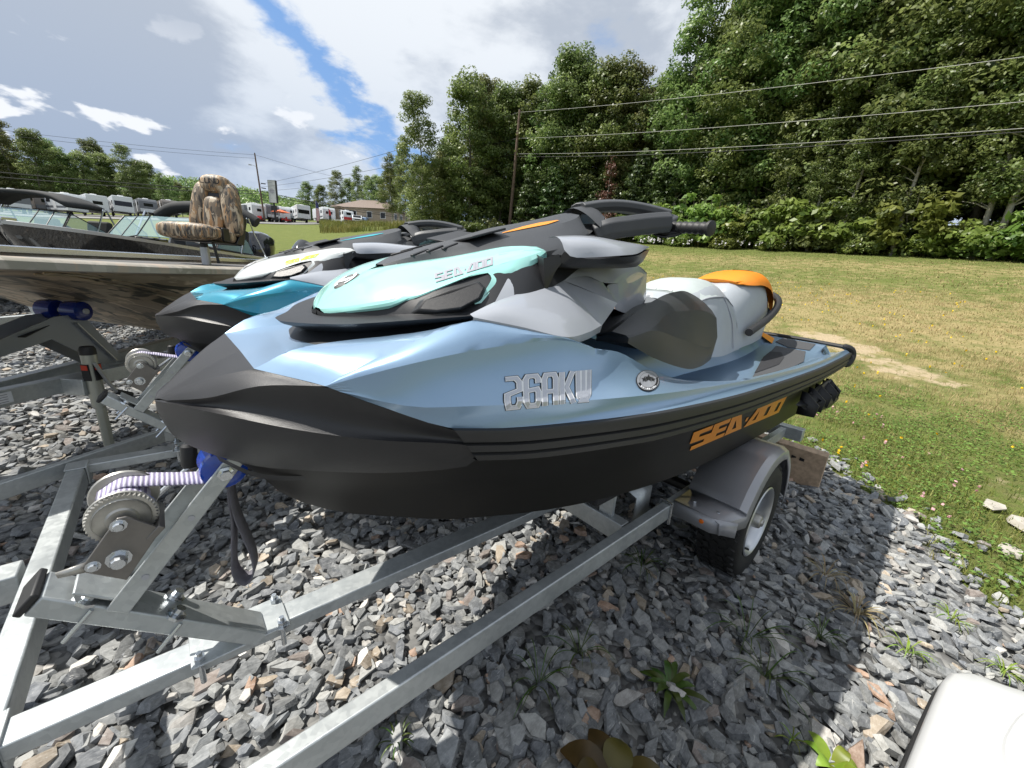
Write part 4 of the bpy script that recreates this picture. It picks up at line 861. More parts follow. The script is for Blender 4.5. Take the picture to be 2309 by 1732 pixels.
# winch stands
def winch_stand(parent, y0, strap):
    O = lambda pts: [(x, y+y0, z) for x, y, z in pts]
    arm = beam('winch_arm', (.112, y0, .437), (-.206, y0, .737), .080, .038, parent)
    k = MB(); k.bar((-.207, y0, .738), (-.216, y0, .746), .084, .042); k.build('end_cap', M['rubber'], arm, bevel=.003)
    k = MB(); k.box((.075, y0+.018, ZT+.004), (.20, .115, .006)); k.build('base_plate', M['galv'], arm, bevel=.002)
    for x, z in ((-.035, .603), (-.150, .712)):
        for s in (-1, 1):
            k = MB(); k.lathe([(0, .022), (.010, .022), (.010, .010), (.012, .009), (.020, .008), (.020, .002), (0, .002)], (x, y0+s*.030, z-.008), (.66, 0, .75), 8); k.build('bolt', M['bolt'], arm)
            k = MB(); k.tube([(x+.01, y0+s*.043, z-.02), (x-.034, y0+s*.043, z-.068)], .004, 6); k.build('u_bolt', M['bolt'], arm)
    post = MB(); a, b = Vector((-.108, 0, .672)), Vector((.098, 0, .922)); d = (b-a).normalized(); nrm = Vector((-d.z, 0, d.x))
    for s in (-1, 1):
        post.prism(O([tuple(a-nrm*.018+Vector((0, s*.046, 0))), tuple(b-nrm*.016+d*.016+Vector((0, s*.046, 0))), tuple(b+nrm*.012+d*.02+Vector((0, s*.046, 0))), tuple(b+nrm*.018+Vector((0, s*.046, 0))), tuple(a+nrm*.020+Vector((0, s*.046, 0)))]), (0, s*.006, 0))
    post.add(O([tuple(a-nrm*.018+Vector((0, -.046, 0))), tuple(a-nrm*.018+Vector((0, .046, 0))), tuple(a-nrm*.018+d*.20+Vector((0, .046, 0))), tuple(a-nrm*.018+d*.20+Vector((0, -.046, 0)))]), [(0, 1, 2, 3)])
    post.box((-.12, y0, .705), (.10, .085, .006), Euler((0, R(42), 0)))
    po = post.build('winch_post', M['galv'], parent, bevel=.002)
    for u_ in (.12, .33):
        p = a+d*u_*.62
        k = MB(); k.lathe([(0, .0065), (.006, .0065), (.006, .005)], (p.x, y0-.047, p.z), (0, -1, 0), 10); k.build('bolt_hole', M['silver_d'], po)
    k = MB(); k.lathe([(0, -.045), (.030, -.045), (.041, -.038), (.043, -.028), (.030, -.016), (.026, 0), (.030, .016), (.043, .028), (.041, .038), (.030, .045), (0, .045)], (.088, y0, .912), (0, 1, 0), 26); k.build('bow_roller', M['rollerblue'], po, angle=45)
    k = MB(); k.lathe([(0, .018), (.010, .018), (.010, .010), (.016, .008), (.016, .001)], (.088, y0-.050, .912), (0, -1, 0), 6); k.build('roller_bolt', M['bolt'], po)
    wi = MB(); C0 = Vector((-.070, y0-.078, .880)); n = 44; ring = []
    for i in range(2*n):
        r = .0485 if i % 2 else .0445; an = math.pi*i/n; ring.append((C0.x+r*math.cos(an), C0.y, C0.z+r*math.sin(an)))
    wi.prism(ring, (0, .008, 0)); wi.lathe([(.0, -.005), (.02, -.005), (.023, -.002), (.036, -.0015), (.0385, -.003), (.041, .001)], C0, (0, 1, 0), 28)
    w = wi.build('winch_gear', M['zinc'], po, angle=40)
    k = MB(); k.lathe([(.0, .0), (.049, .0), (.050, .004), (.026, .006), (.026, .082), (.050, .086), (.052, .09), (0, .092)], C0+Vector((0, .008, 0)), (0, 1, 0), 28); k.build('winch_drum', M['zinc'], po, angle=40)
    k = MB(); k.lathe([(.027, .010), (.038, .012), (.038, .078), (.027, .08)], C0+Vector((0, .008, 0)), (0, 1, 0), 24); k.build('wound_strap', M['webbing'], po, angle=60)
    pl = MB(); pl.prism(O([(-.074, -.098, .894), (-.062, -.098, .893), (-.020, -.098, .850), (-.080, -.098, .766), (-.125, -.098, .806), (-.128, -.098, .818)]), (0, .005, 0)); pl.box((-.03, y0-.05, .845), (.012, .10, .03), Euler((0, R(45), 0)))
    pp = pl.build('winch_plate', M['plate'], po, bevel=.0015)
    for x, z, r, h in ((-.074, .880, .008, .008), (-.083, .815, .012, .018), (-.115, .815, .007, .007)):
        k = MB(); k.lathe([(0, h), (r*.8, h), (r, h*.7), (r, 0), (r*1.5, 0), (r*1.5, -.001)], (x, y0-.099, z), (0, -1, 0), 10); k.build('winch_bolt', M['bolt'], pp)
    k = MB(); k.tube(O([(-.083, .0, .815), (-.083, .10, .815), (-.05, .115, .80), (.03, .125, .862)]), .006, 8); k.build('crank', M['bolt'], po)
    k = MB(); k.lathe([(0, 0), (.014, .0), (.016, .01), (.016, .05), (.012, .056), (0, .057)], (.032, y0+.13, .862), (.1, .15, 1), 12); k.build('crank_grip', M['rubber'], po)
    k = MB(); k.add(O([(-.118, -.088, .800), (-.158, -.088, .806), (-.160, -.088, .816), (-.118, -.088, .820)]), [(0, 1, 2, 3)]); k.build('ratchet_lever', M['zinc'], po, solid=.004)
    if strap:
        p = catmull([(-.105, 0, .902), (-.07, 0, .921), (-.03, 0, .912), (.03, 0, .895), (.09, 0, .882), (.125, 0, .886)], 22)
        k = MB(); k.loft([[q+Vector((0, y0+yy, 0)) for q in p] for yy in (-.030, .0, .030)], 22, curv=linear); k.build('winch_strap', M['webbing'], po, angle=60, solid=.0025)
        pts = [(.108, .900), (.094, .86), (.092, .78), (.084, .70), (.080, .65), (.090, .615), (.106, .605), (.120, .625), (.122, .67), (.112, .73), (.100, .80), (.098, .88)]
        p = catmull([(x, 0, z) for x, z in pts], 40)
        k = MB(); k.loft([[q+Vector((yy*.35, y0-.012+yy, 0)) for q in p] for yy in (-.022, .0, .022)], 40, curv=linear); k.build('tie_down_strap', M['webbing_d'], po, angle=60, solid=.003)
    return po
st_a = winch_stand(tr_, .0, True); st_b = winch_stand(tr_, 1.32, True)
# fenders and wheels
def fender(s, yo, yi, parent):
    f = MB(); cx_, cz_ = 2.05, .286
    arc = [(1.60, .452), (1.745, .455)]+[(cx_+.372*math.cos(R(a)), cz_+.372*math.sin(R(a))) for a in range(150, 84, -6)]+[(2.12, .655), (2.20, .640)]+[(cx_+.372*math.cos(R(a)), cz_+.372*math.sin(R(a))) for a in range(58, -2, -6)]
    n = len(arc); chf = lambda i: .05 if i == 0 else 0
    top = [[(x, yi, z) for x, z in arc], [(x, yo+s*.035+s*(0.05 if i == 0 else 0.0), z) for i, (x, z) in enumerate(arc)], [(x+.012*(1 if i < n*.5 else -1)*(i > 1), yo+s*.008+s*(0.05 if i == 0 else 0.0), z-.012) for i, (x, z) in enumerate(arc)],
           [(x+(cx_-x)*.14*(i > 1), yo+s*.002+s*(0.05 if i == 0 else 0.0), z-(.062 if i < 2 else .05+.0*z)) for i, (x, z) in enumerate(arc)]]
    f.loft(top, n, curv=linear)
    f.add([(1.60, yi, .452), (1.60, yo+s*.09, .452), (1.60, yo+s*.09, .385), (1.60, yi, .385)], [(0, 1, 2, 3)])
    f.add([(1.60, yo+s*.09, .452), (1.65, yo+s*.01, .452), (1.65, yo+s*.01, .385), (1.60, yo+s*.09, .385)], [(0, 1, 2, 3)])
    fo = f.build('fender', M['fender'], parent, angle=28, weld=.003, solid=.006)
    k = MB(); k.lathe([(0, .008), (.008, .007), (.010, .003), (.011, -.001)], (1.597, yo+s*.125, .418), (-1, 0, 0), 14); k.build('marker_light', M['amber'], fo)
    for dy in (.06, .16):
        k = MB(); k.lathe([(0, .004), (.007, .004), (.008, 0)], (1.66, yo+s*dy+s*.03, .453), (0, 0, 1), 8); k.build('rivet', M['bolt'], fo)
    return fo
def wheel(y, s, parent):
    c = (2.05, y, .286); t = MB()   # s = -1: outer face towards -y
    t.lathe([(.170, .075), (.20, .088), (.24, .093), (.268, .088), (.281, .072), (.283, .03), (.283, -.03), (.281, -.072), (.268, -.088), (.24, -.093), (.20, -.088), (.170, -.075)], c, (0, 1, 0), 56)
    ty = t.build('tyre', M['tyre'], parent, angle=50)
    tb = MB()
    for row, (o, w, n) in enumerate(((-.066, .030, 40), (-.030, .026, 40), (.004, .026, 40), (.036, .026, 40), (.068, .028, 40))):
        for i in range(n):
            a = 2*math.pi*(i+.5*(row % 2)+.12*math.sin(i*2.1))/n; m = Matrix.Rotation(-a, 3, 'Y') @ Matrix.Rotation(.35*(1 if row % 2 else -1), 3, 'X')
            tb.box((c[0]+.2845*math.cos(a), y+o, c[2]+.2845*math.sin(a)), (.012, w*.86, .030), m)
    tb.build('tread', M['tyre'], ty, flat=True, weld=0)
    r = MB(); r.lathe([(.172, s*.078), (.178, s*.084), (.172, s*.088), (.160, s*.080), (.150, s*.060), (.146, s*.02), (.13, s*.012), (.10, s*.026), (.07, s*.030), (.05, s*.022), (0, s*.022)], c, (0, 1, 0), 40)
    ri = r.build('rim', M['rim'], parent, angle=40)
    for k in range(5):
        a = R(72*k+20); q = MB(); q.lathe([(0, .02), (.008, .018), (.010, 0)], (c[0]+.058*math.cos(a), y+s*.024, c[2]+.058*math.sin(a)), (0, s, 0), 6); q.build('wheel_nut', M['bolt'], ri)
        q = MB(); q.lathe([(0, .003), (.016, .003)], (c[0]+.108*math.cos(a+.6), y+s*.022, c[2]+.108*math.sin(a+.6)), (0, s, 0), 12); q.build('rim_hole', M['ink'], ri)
    q = MB(); q.lathe([(.034, 0), (.034, .06), (.030, .072), (.018, .076), (.016, .082), (0, .083)], (c[0], y+s*.02, c[2]), (0, s, 0), 18); q.build('hub_cap', M['zinc'], ri)
    q = MB(); q.tube([(c[0]-.13, y+s*.06, c[2]-.09), (c[0]-.125, y+s*.10, c[2]-.088)], .005, 6); q.build('valve', M['rubber'], ri)
fender(1, -.610, -.36, tr_); wheel(-.505, -1, tr_); fender(-1, 1.93, 1.68, tr_); wheel(1.825, 1, tr_)
k = MB(); k.tube([(1.565, -.315, ZT-.05), (1.565, -.316, ZT+.006), (1.565, -.34, ZT+.008), (1.565, -.366, ZT+.006), (1.565, -.368, ZT-.09)], .006, 8); k.build('u_bolt', M['bolt'], tr_)
wb = MB(); wb.prism([(3.36, -.62, .012), (3.36, -.62, .275), (3.395, -.62, .30), (3.40, -.62, .012)], (0, .50, 0)); o = wb.build('lumber_block', M['wood'], None, bevel=.003)
tag(o, 'stamped offcut of lumber standing behind the trailer wheel', 'lumber'); 
for q in range(5):
    pr = MB(); pr.add([(3.357, -.50+.05*q, .19+.01*(q % 2)), (3.357, -.47+.05*q, .19), (3.357, -.47+.05*q, .215), (3.357, -.50+.05*q, .21)], [(0, 1, 2, 3)]); pr.build('stamp', M['ink'], o, weld=0)

# ------------------------------------------------------------------ boats
def camo(name, rough, scale, cols, stretch, spin=1.):
    m = bpy.data.materials.new(name); m.use_nodes = True; t = m.node_tree; p = t.nodes['Principled BSDF']; p.inputs['Roughness'].default_value = rough
    g = N(t, 'ShaderNodeTexCoord'); c = cols[0]
    for i, (rot, col) in enumerate(zip(((.2, .3, .35), (.5, -.2, -.5), (.1, .6, 1.1), (-.4, .1, -.15), (.9, .4, .7), (.3, -.7, -1.0)), cols[1:])):
        mp = N(t, 'ShaderNodeMapping'); mp.inputs['Rotation'].default_value = tuple(q*spin for q in rot); mp.inputs['Scale'].default_value = stretch; mp.inputs['Location'].default_value = (i*3.1, i*1.7, i); t.links.new(g.outputs['Object'], mp.inputs[0])
        n = N(t, 'ShaderNodeTexNoise', Scale=scale, Detail=3., Distortion=.8); t.links.new(mp.outputs[0], n.inputs[0])
        c = mixc(t, smooth(t, n.outputs[0], .56, .60), c, col)
    t.links.new(c, p.inputs['Base Color']); return m
M['camo'] = camo('marsh_reed_camouflage', .5, 1.6, [(.27, .21, .14), (.42, .32, .21), (.12, .10, .07), (.54, .42, .29), (.06, .055, .04), (.36, .29, .20)], (1.0, 5., 7.))
M['camo_lip'] = camo('faded_reed_camouflage', .45, 2.0, [(.33, .30, .25), (.40, .36, .30), (.27, .25, .20), (.38, .31, .24)], (4., 2., 2.))
M['camo_seat'] = camo('reed_print_vinyl', .55, 26., [(.17, .13, .09), (.07, .06, .05), (.42, .31, .20), (.045, .04, .035), (.36, .21, .10), (.50, .41, .30)], (1.0, 1.0, .22), 1.0)
M['alu'] = mat('polished_aluminium', (.62, .66, .72), .18, .9); M['alu_m'] = mat('satin_aluminium', (.48, .49, .5), .4, .7)
M['boat_blk'] = mat('black_boat_paint', (.018, .017, .016), .12, 0., 1., var=.1, vscale=1.5); M['canvas'] = mat('black_canvas', (.022, .024, .026), .8, bump=.8, bscale=9)
M['glass'] = mat('tinted_windshield', (.35, .52, .55), .04, 0., 1., alpha=.5); M['gold'] = mat('tan_pinstripe', (.38, .33, .24), .4)
M['boat_int'] = mat('boat_interior', (.09, .085, .08), .7, var=.2); M['engine'] = mat('gloss_black_cowl', (.02, .021, .025), .1, .1, 1.); M['paintgrey'] = mat('painted_steel', (.30, .32, .35), .45, .25)
M['strap_y'] = mat('yellow_webbing', (.75, .45, .01), .6)
M['galv2'] = M['galv']
HB = R(50.5); A0 = Vector((-1.05, 1.97, 0))
bt = thing('boat_trailer', 'galvanised trailer with tongue jack under the camouflage boat', 'trailer', A0, HB)
for s in (-1, 1): beam('draw_arm', (.15, s*.03, .535), (3.2, s*.44, .535), .07, .09, bt); beam('frame_rail', (3.2, s*.44, .535), (5.4, s*.44, .535), .07, .09, bt)
for x in (1.5, 3.2, 5.2): beam('cross_member', (x, -.05-.13*x if x < 3.2 else -.8, .47), (x, .05+.13*x if x < 3.2 else .8, .47), .07, .07, bt)
beam('tongue', (-.5, 0, .56), (.5, 0, .56), .085, .085, bt)
lab = MB(); lab.box((.36, -.105, .540), (.26, .002, .06), Euler((0, 0, R(-7.6)))); lab.build('trailer_label', M['white_d'], bt)
for q in range(4):
    k = MB(); k.box((.37, -.108-.0, .558-.013*q), (.20, .001, .004), Euler((0, 0, R(-7.6)))); k.build('label_text', M['grey_d'], bt)
lab = MB(); lab.box((.17, -.082, .540), (.085, .003, .055), Euler((0, 0, R(-7.6)))); lab.build('warning_label', mat('yellow_label', (.75, .55, .02), .5), bt)
W2L = Matrix.Rotation(-HB, 4, 'Z') @ Matrix.Translation(-A0)
jk = W2L @ Vector((-.345, 2.38, 0))
k = MB(); k.tube([jk+Vector((0, 0, .03)), jk+Vector((0, 0, .45))], .026, 12); k.tube([jk+Vector((0, 0, .40)), jk+Vector((0, 0, .745))], .036, 14); jo = k.build('tongue_jack', mat('jack_zinc', (.42, .43, .38), .4, .5), bt)
k = MB(); k.lathe([(0, .02), (.030, .018), (.038, .0), (.038, -.03)], jk+Vector((0, 0, .755)), (0, 0, 1), 14); k.build('jack_cap', M['rubber'], jo)
k = MB(); k.tube([jk+Vector((-.02, -.045, .68)), jk+Vector((.02, -.06, .55)), jk+Vector((.05, -.07, .48))], .010, 8); k.build('jack_handle', M['alu_m'], jo)
k = MB(); k.tube([jk+Vector((.05, -.07, .48)), jk+Vector((.12, -.09, .44))], .017, 8); k.build('handle_grip', M['rubber'], jo)
k = MB(); k.lathe([(0, 0), (.06, 0), (.075, .03), (.03, .05)], jk+Vector((0, 0, 0)), (0, 0, 1), 14); k.build('jack_foot', M['rubber'], jo)
k = MB(); k.box(jk+Vector((-.037, 0, .62)), (.004, .045, .10)); k.box(jk+Vector((0, -.037, .62)), (.045, .004, .10)); k.build('jack_label', M['ink'], jo)
k = MB(); k.box(jk+Vector((-.040, 0, .65)), (.004, .035, .03)); k.box(jk+Vector((0, -.040, .65)), (.035, .004, .03)); k.build('label_print', mat('red_print', (.6, .05, .02), .5), jo)
k = MB(); jb = Vector((jk.x, -.10, .53)); k.bar(jk+Vector((0, .02, -jk.z+.53)), jb, .10, .10); k.build('jack_bracket', M['galv'], jo, bevel=.004)
# bow post with its roller, winch and yellow strap
wp = MB()
for s in (-1, 1):
    wp.prism([(1.20, s*.075, .58), (.98, s*.075, .93), (.82, s*.075, .93), (.30, s*.075, .76), (.30, s*.075, .70), (.78, s*.075, .80), (1.06, s*.075, .58)], (0, s*.006, 0))
wpo = wp.build('bow_post', M['paintgrey'], bt, bevel=.002)
k = MB(); k.bar((1.12, -.079, .60), (.92, -.079, .88), .006, .05, (0, 1, 0)); k.build('post_stiffener', M['alu_m'], wpo)
for s in (-1, 1):
    k = MB(); k.lathe([(0, -.055), (.03, -.055), (.058, -.045), (.062, 0), (.058, .045), (.03, .055), (0, .055)], (.955, s*.075, .952), (0, 1, 0), 22); k.build('bow_roller', mat('dark_blue_roller', (.004, .02, .18), .25, 0., .4), wpo, angle=45)
    k = MB(); k.lathe([(0, .01), (.016, .01), (.018, 0)], (.955, s*.075-.056, .952), (0, -1, 0), 12); k.build('roller_pin', M['white_pl'], wpo)
k = MB(); k.lathe([(0, 0), (.02, 0), (.03, .004), (.085, .004), (.088, 0), (.092, .006), (.086, .012), (0, .012)], (.40, -.115, .84), (0, -1, 0), 40)
for i in range(40): a = 2*math.pi*i/40; k.box((.40+.092*math.cos(a), -.118, .84+.092*math.sin(a)), (.007, .012, .007), Matrix.Rotation(-a, 3, 'Y'))
k.build('winch_gear', M['galv'], wpo, angle=40)
k = MB(); k.bar((.40, -.125, .84), (.30, -.16, .76), .03, .02); k.build('winch_handle', M['alu'], wpo, bevel=.004)
k = MB(); k.tube([(.30, -.17, .75), (.22, -.20, .70)], .022, 10); k.build('handle_grip', M['rubber'], wpo)
k = MB(); k.box((.33, -.10, .79), (.06, .05, .18), Euler((0, R(35), 0))); k.box((.24, -.13, .74), (.12, .05, .03), Euler((0, R(35), 0))); k.build('winch_strap', M['strap_y'], wpo, bevel=.005)
k = MB(); k.bar((.62, -.09, .84), (.955, -.02, .93), .05, .004); k.build('bow_strap', M['ink'], wpo)
# axle, wheels and fender of that trailer
k = MB(); k.tube([(4.2, -.95, .30), (4.2, .95, .30)], .035, 10); k.build('axle', M['steel_d'], bt)
for s in (-1, 1):
    k = MB(); k.lathe([(0, .06), (.15, .06), (.2, .09), (.29, .085), (.30, 0), (.29, -.085), (.2, -.09), (0, -.06)], (4.2, s*.97, .30), (0, 1, 0), 32); k.build('wheel', M['tyre'], bt)
# the duck boat itself
cb = thing('duck_boat', 'reed camouflage aluminium boat with matching bow seat, bow out of frame', 'boat', A0, HB)
kx = [(-.45, 1.27), (-.1, 1.235), (.3, 1.19), (.67, 1.10), (.96, 1.015), (1.3, .86), (1.58, .745), (2.0, .66), (2.6, .63), (5.3, .62)]
n = 40
gw = catmull([(-.55, .52, 1.30), (-.3, .70, 1.295), (0, .79, 1.285), (.4, .805, 1.275), (.9, .81, 1.266), (2.0, .84, 1.262), (5.3, .84, 1.27)], n)
ke = catmull([(x, 0, z) for x, z in kx], n)
ch = [Vector((ke[i].x*.5+gw[i].x*.5, gw[i].y*(.55+.2*min(1, i/18)), ke[i].z+.05+.02*(1-min(1, i/20)))) for i in range(n)]
for i in range(n): ch[i].z = min(ch[i].z, gw[i].z-.08)
m1 = [gw[i].lerp(ch[i], .5)+Vector((0, -.02, 0)) for i in range(n)]
hb_ = MB(); gi = [Vector((p.x, p.y-.020, p.z-.040)) for p in gw]
hb_.loft([gi, m1, ch, ke], n, curv=linear, sub=1); hb_.fan([gi[-1], m1[-1], ch[-1], ke[-1], Vector((5.3, 0, 1.2))]); hb_.fan([gi[0], m1[0], ch[0], ke[0], Vector((-.52, 0, 1.25))]); hb_.mirror()
ho = hb_.build('hull', M['camo'], cb, angle=35, weld=.003)
for z in (.10, .2):
    k = MB()
    for s in (-1, 1): k.tube([(p.x, s*p.y*1.005, p.z) for p in [ch[i].lerp(gi[i], z*2) for i in range(6, n)]], .006, 5)
    k.build('hull_rib', M['camo'], ho)
lp = MB(); lp.loft([[Vector((p.x, p.y-.03, p.z-.048)) for p in gw], [Vector((p.x, p.y+.004, p.z-.042)) for p in gw], [Vector((p.x, p.y+.006, p.z-.010)) for p in gw], [Vector((p.x, p.y-.006, p.z)) for p in gw], [Vector((p.x, p.y-.10, p.z+.006)) for p in gw], [Vector((p.x, p.y-.11, p.z-.03)) for p in gw]], n, curv=linear); lp.mirror(); lp.build('gunwale', M['camo_lip'], cb, angle=40)
dk = MB(); dk.strip([(x, w-.10, z-.02) for x, w, z in gw[:24]], [(p.x, 0, 1.262) for p in gw[:24]], 24, 1, ca=linear, cb=linear); dk.strip([(x, w-.10, z-.02) for x, w, z in gw[20:]], [(x, w-.14, .95) for x, w, z in gw[20:]], 14, 1, ca=linear, cb=linear); dk.strip([(x, w-.14, .95) for x, w, z in gw[20:]], [(x, 0, .95) for x, w, z in gw[20:]], 14, 1, ca=linear, cb=linear); dk.mirror(); dk.build('deck', M['boat_int'], cb, angle=40)
k = MB()
for s in (-1, 1): k.loft([[(p.x, s*(p.y-.07), p.z+.006) for p in gw[4:]], [(p.x, s*(p.y-.07), p.z+.045) for p in gw[4:]], [(p.x, s*(p.y-.10), p.z+.052) for p in gw[4:]], [(p.x, s*(p.y-.13), p.z+.045) for p in gw[4:]], [(p.x, s*(p.y-.13), p.z+.006) for p in gw[4:]]], n-4, curv=linear) if s > 0 else None
k.build('side_rail', M['alu'], cb, angle=40)
# the bow seat: cushions built round a plastic frame on a pedestal
SX, SY = 2.02, -.16
def cushion(name, parts, m, parent):
    k = MB()
    for c, size, rot, e, tp in parts: k.pillow(c, size, rot, e, tp)
    return k.build(name, m, parent, angle=75, weld=.0005)
seat_r = thing('pedestal_seat_frame', None, None) if False else None
k = MB(); k.tube([(SX, SY, 1.20), (SX, SY, 1.40)], .033, 16); k.build('seat_pedestal', M['alu_m'], cb)
k = MB(); k.tube([(SX, SY, 1.395), (SX, SY, 1.45)], .036, 12); k.box((SX+.03, SY, 1.465), (.40, .40, .02)); k.box((SX+.27, SY, 1.53), (.05, .44, .16), Euler((0, R(-20), 0)))
for s in (-1, 1): k.prism([(SX+.16, SY+s*.23, 1.46), (SX+.30, SY+s*.23, 1.46), (SX+.40, SY+s*.23, 1.75), (SX+.35, SY+s*.23, 1.78), (SX+.28, SY+s*.23, 1.60)], (0, s*.012, 0))
sf = k.build('seat_frame', M['ink'], cb, bevel=.006)
cushion('seat_cushion', [((SX-.01, SY, 1.545), (.54, .50, .14), Euler((0, R(4), 0)), .5, 0), ((SX-.20, SY, 1.55), (.20, .56, .165), None, .6, 0)], M['camo_seat'], cb)
k = MB(); k.box((SX-.02, SY-.255, 1.545), (.10, .02, .13)); k.box((SX-.02, SY, 1.612), (.09, .46, .012)); k.build('seat_panel', M['ink'], cb, bevel=.005)
bk_r = Euler((0, R(9), 0))
cushion('backrest', [((SX+.30, SY, 1.85), (.13, .48, .56), bk_r, .5, .25)], M['ink'], cb)
for s in (-1, 1): cushion('side_bolster', [((SX+.27, SY+s*.165, 1.82), (.17, .17, .56), Euler((s*R(9), R(9), 0)), .62, 0)], M['camo_seat'], cb)
cushion('lumbar_pad', [((SX+.235, SY, 1.76), (.14, .23, .38), bk_r, .55, .12)], M['camo_seat'], cb)
cushion('headrest', [((SX+.31, SY, 2.075), (.19, .31, .20), bk_r, .75, 0)], M['camo_seat'], cb)
cushion('backrest_shell', [((SX+.36, SY, 1.85), (.11, .49, .60), bk_r, .55, .28)], M['camo_seat'], cb)
k = MB()
for fc in ribbons(strokes('LUND', 1.2), .16, 3.2): k.add([(SX+.212+.0*b, SY+.10-.20*a, 2.075+.05*b) for a, b in fc], [tuple(range(4))])
k.build('seat_lettering', M['ink'], cb, weld=0)
k = MB(); k.tube([(SX-.12, SY-.18, 1.46), (SX-.10, SY-.20, 1.25)], .014, 8); k.build('seat_strap', M['ink'], cb)
cs = cushion('aft_seat', [((4.3, -.1, 1.33), (.16, .42, .34), Euler((0, R(10), 0)), .5, .15)], M['camo_seat'], cb)
for o in KIDS[cb.name]:
    if o.name.split('.')[0] in ('seat_frame', 'seat_cushion', 'seat_panel', 'backrest', 'side_bolster', 'lumbar_pad', 'headrest', 'backrest_shell', 'seat_lettering', 'seat_strap'):
        o.scale = (.80, .80, .80); o.location = (SX*.20, SY*.20, 1.38*.20)
k = MB(); k.box((5.38, 0, 1.12), (.12, .3, .5)); k.build('motor_bracket', M['ink'], cb)

def fish_boat(label, loc, rz, bimini, L=5.4, group='black aluminium boats parked behind the camouflage boat', motors=1):
    b = thing('fishing_boat', label, 'boat', loc, rz, group); n = 34
    g = catmull([(-.12, .0, 1.55), (.02, .30, 1.535), (.35, .62, 1.505), (.9, .85, 1.46), (1.8, .97, 1.40), (3.2, 1.0, 1.34), (L, .96, 1.30)], n)
    kk = catmull([(-.10, 0, 1.48), (.12, 0, 1.2), (.5, 0, .86), (1.0, 0, .66), (1.8, 0, .56), (L, 0, .55)], n)
    c = [Vector((kk[i].x*.6+g[i].x*.4, g[i].y*(.35+.5*min(1, i/16)), kk[i].z*.78+g[i].z*.22)) for i in range(n)]
    h = MB(); h.loft([g, [g[i].lerp(c[i], .5) for i in range(n)], c, kk], n, curv=linear); h.fan([g[-1], c[-1], kk[-1], (L, 0, 1.2)]); h.mirror(); hu = h.build('hull', M['boat_blk'], b, angle=35, weld=.003)
    k = MB(); k.loft([[Vector((p.x, p.y+.02, p.z-.03)) for p in g], [Vector((p.x, p.y+.025, p.z+.01)) for p in g], [Vector((p.x, max(0, p.y-.09), p.z+.02)) for p in g], [Vector((p.x, max(0, p.y-.10), p.z-.04)) for p in g]], n, curv=linear); k.mirror(); k.build('gunwale', M['alu_m'], b, angle=40)
    k = MB(); k.tube([(p.x, -(g[i].lerp(c[i], .36)).y-.004, (g[i].lerp(c[i], .36)).z) for i, p in enumerate(g) if i > 5], .008, 5); k.build('pinstripe', M['gold'], hu)
    q = g[13].lerp(c[13], .36); k = MB(); k.lathe([(.0, .004), (.045, .004), (.05, .0)], (q.x+.05, -q.y-.012, q.z), (0, -1, 0), 20); o = k.build('hull_badge', M['gold'], hu); o.scale = (1, 1, 1)
    k = MB(); k.strip([(x, max(0, w-.1), z) for x, w, z in g[:18]], [(x, 0, z-.02) for x, w, z in g[:18]], 18, 1, ca=linear, cb=linear); k.strip([(x, w-.1, z) for x, w, z in g[16:]], [(x, w-.14, 1.0) for x, w, z in g[16:]], 18, 1, ca=linear, cb=linear); k.strip([(x, w-.14, 1.0) for x, w, z in g[16:]], [(x, 0, 1.0) for x, w, z in g[16:]], 18, 1, ca=linear, cb=linear); k.mirror(); k.build('deck', M['boat_int'], b, angle=40)
    k = MB(); k.box((-.05, 0, 1.575), (.16, .09, .05)); k.build('bow_light', M['alu'], b, bevel=.01)
    for s in (-1, 1):   # consoles and windshield panes
        k = MB(); k.box((2.35, s*.62, 1.40), (.55, .56, .30)); k.build('console', M['boat_blk'], b, bevel=.03)
        P = [(1.98, s*.90, 1.44), (2.02, s*.36, 1.56), (2.32, s*.34, 1.90), (2.36, s*.80, 1.87)]
        k = MB(); k.fan(P); w = k.build('windshield', M['glass'], b); k = MB(); k.tube(P+[P[0]], .011, 6); mid = [tuple(Vector(P[0]).lerp(Vector(P[1]), .5)), tuple(Vector(P[3]).lerp(Vector(P[2]), .5))]; k.tube(mid, .009, 6); k.build('window_frame', M['ink'], w)
        P = [(1.99, s*.91, 1.44), (2.9, s*.96, 1.38), (2.85, s*.90, 1.62), (2.37, s*.82, 1.87)]; k = MB(); k.fan(P); w = k.build('windshield', M['glass'], b); k = MB(); k.tube(P+[P[0]], .010, 6); k.build('window_frame', M['ink'], w)
    k = MB(); k.tube([(2.02, .36, 1.56), (2.02, -.36, 1.56)], .01, 6); k.fan([(2.02, .36, 1.56), (2.02, -.36, 1.56), (2.32, -.34, 1.90), (2.32, .34, 1.90)]); k.build('windshield', M['glass'], b)
    for x, y in ((2.95, -.5), (2.95, .5), (3.9, .4)):
        k = MB(); k.box((x, y, 1.35), (.42, .44, .14)); k.box((x+.22, y, 1.60), (.12, .42, .44), Euler((0, R(10), 0))); k.build('seat', M['canvas'], b, bevel=.04)
    if bimini == 'up':
        k = MB(); k.strip(catmull([(2.3, -.86, 2.02), (2.3, -.55, 2.16), (2.3, 0, 2.2), (2.3, .55, 2.16), (2.3, .86, 2.02)], 14), catmull([(2.95, -.88, 2.04), (2.95, -.55, 2.18), (2.95, 0, 2.22), (2.95, .55, 2.18), (2.95, .88, 2.04)], 14), 14, 3, (0, 0, .03), ca=linear, cb=linear); k.build('canopy', M['canvas'], b, solid=.06)
    else:
        k = MB(); k.tube(catmull([(3.2, -.9, 1.98), (3.18, -.6, 2.13), (3.15, 0, 2.18), (3.18, .6, 2.13), (3.2, .9, 1.98)], 16), .10, 10); k.build('folded_canopy', M['canvas'], b, angle=60)
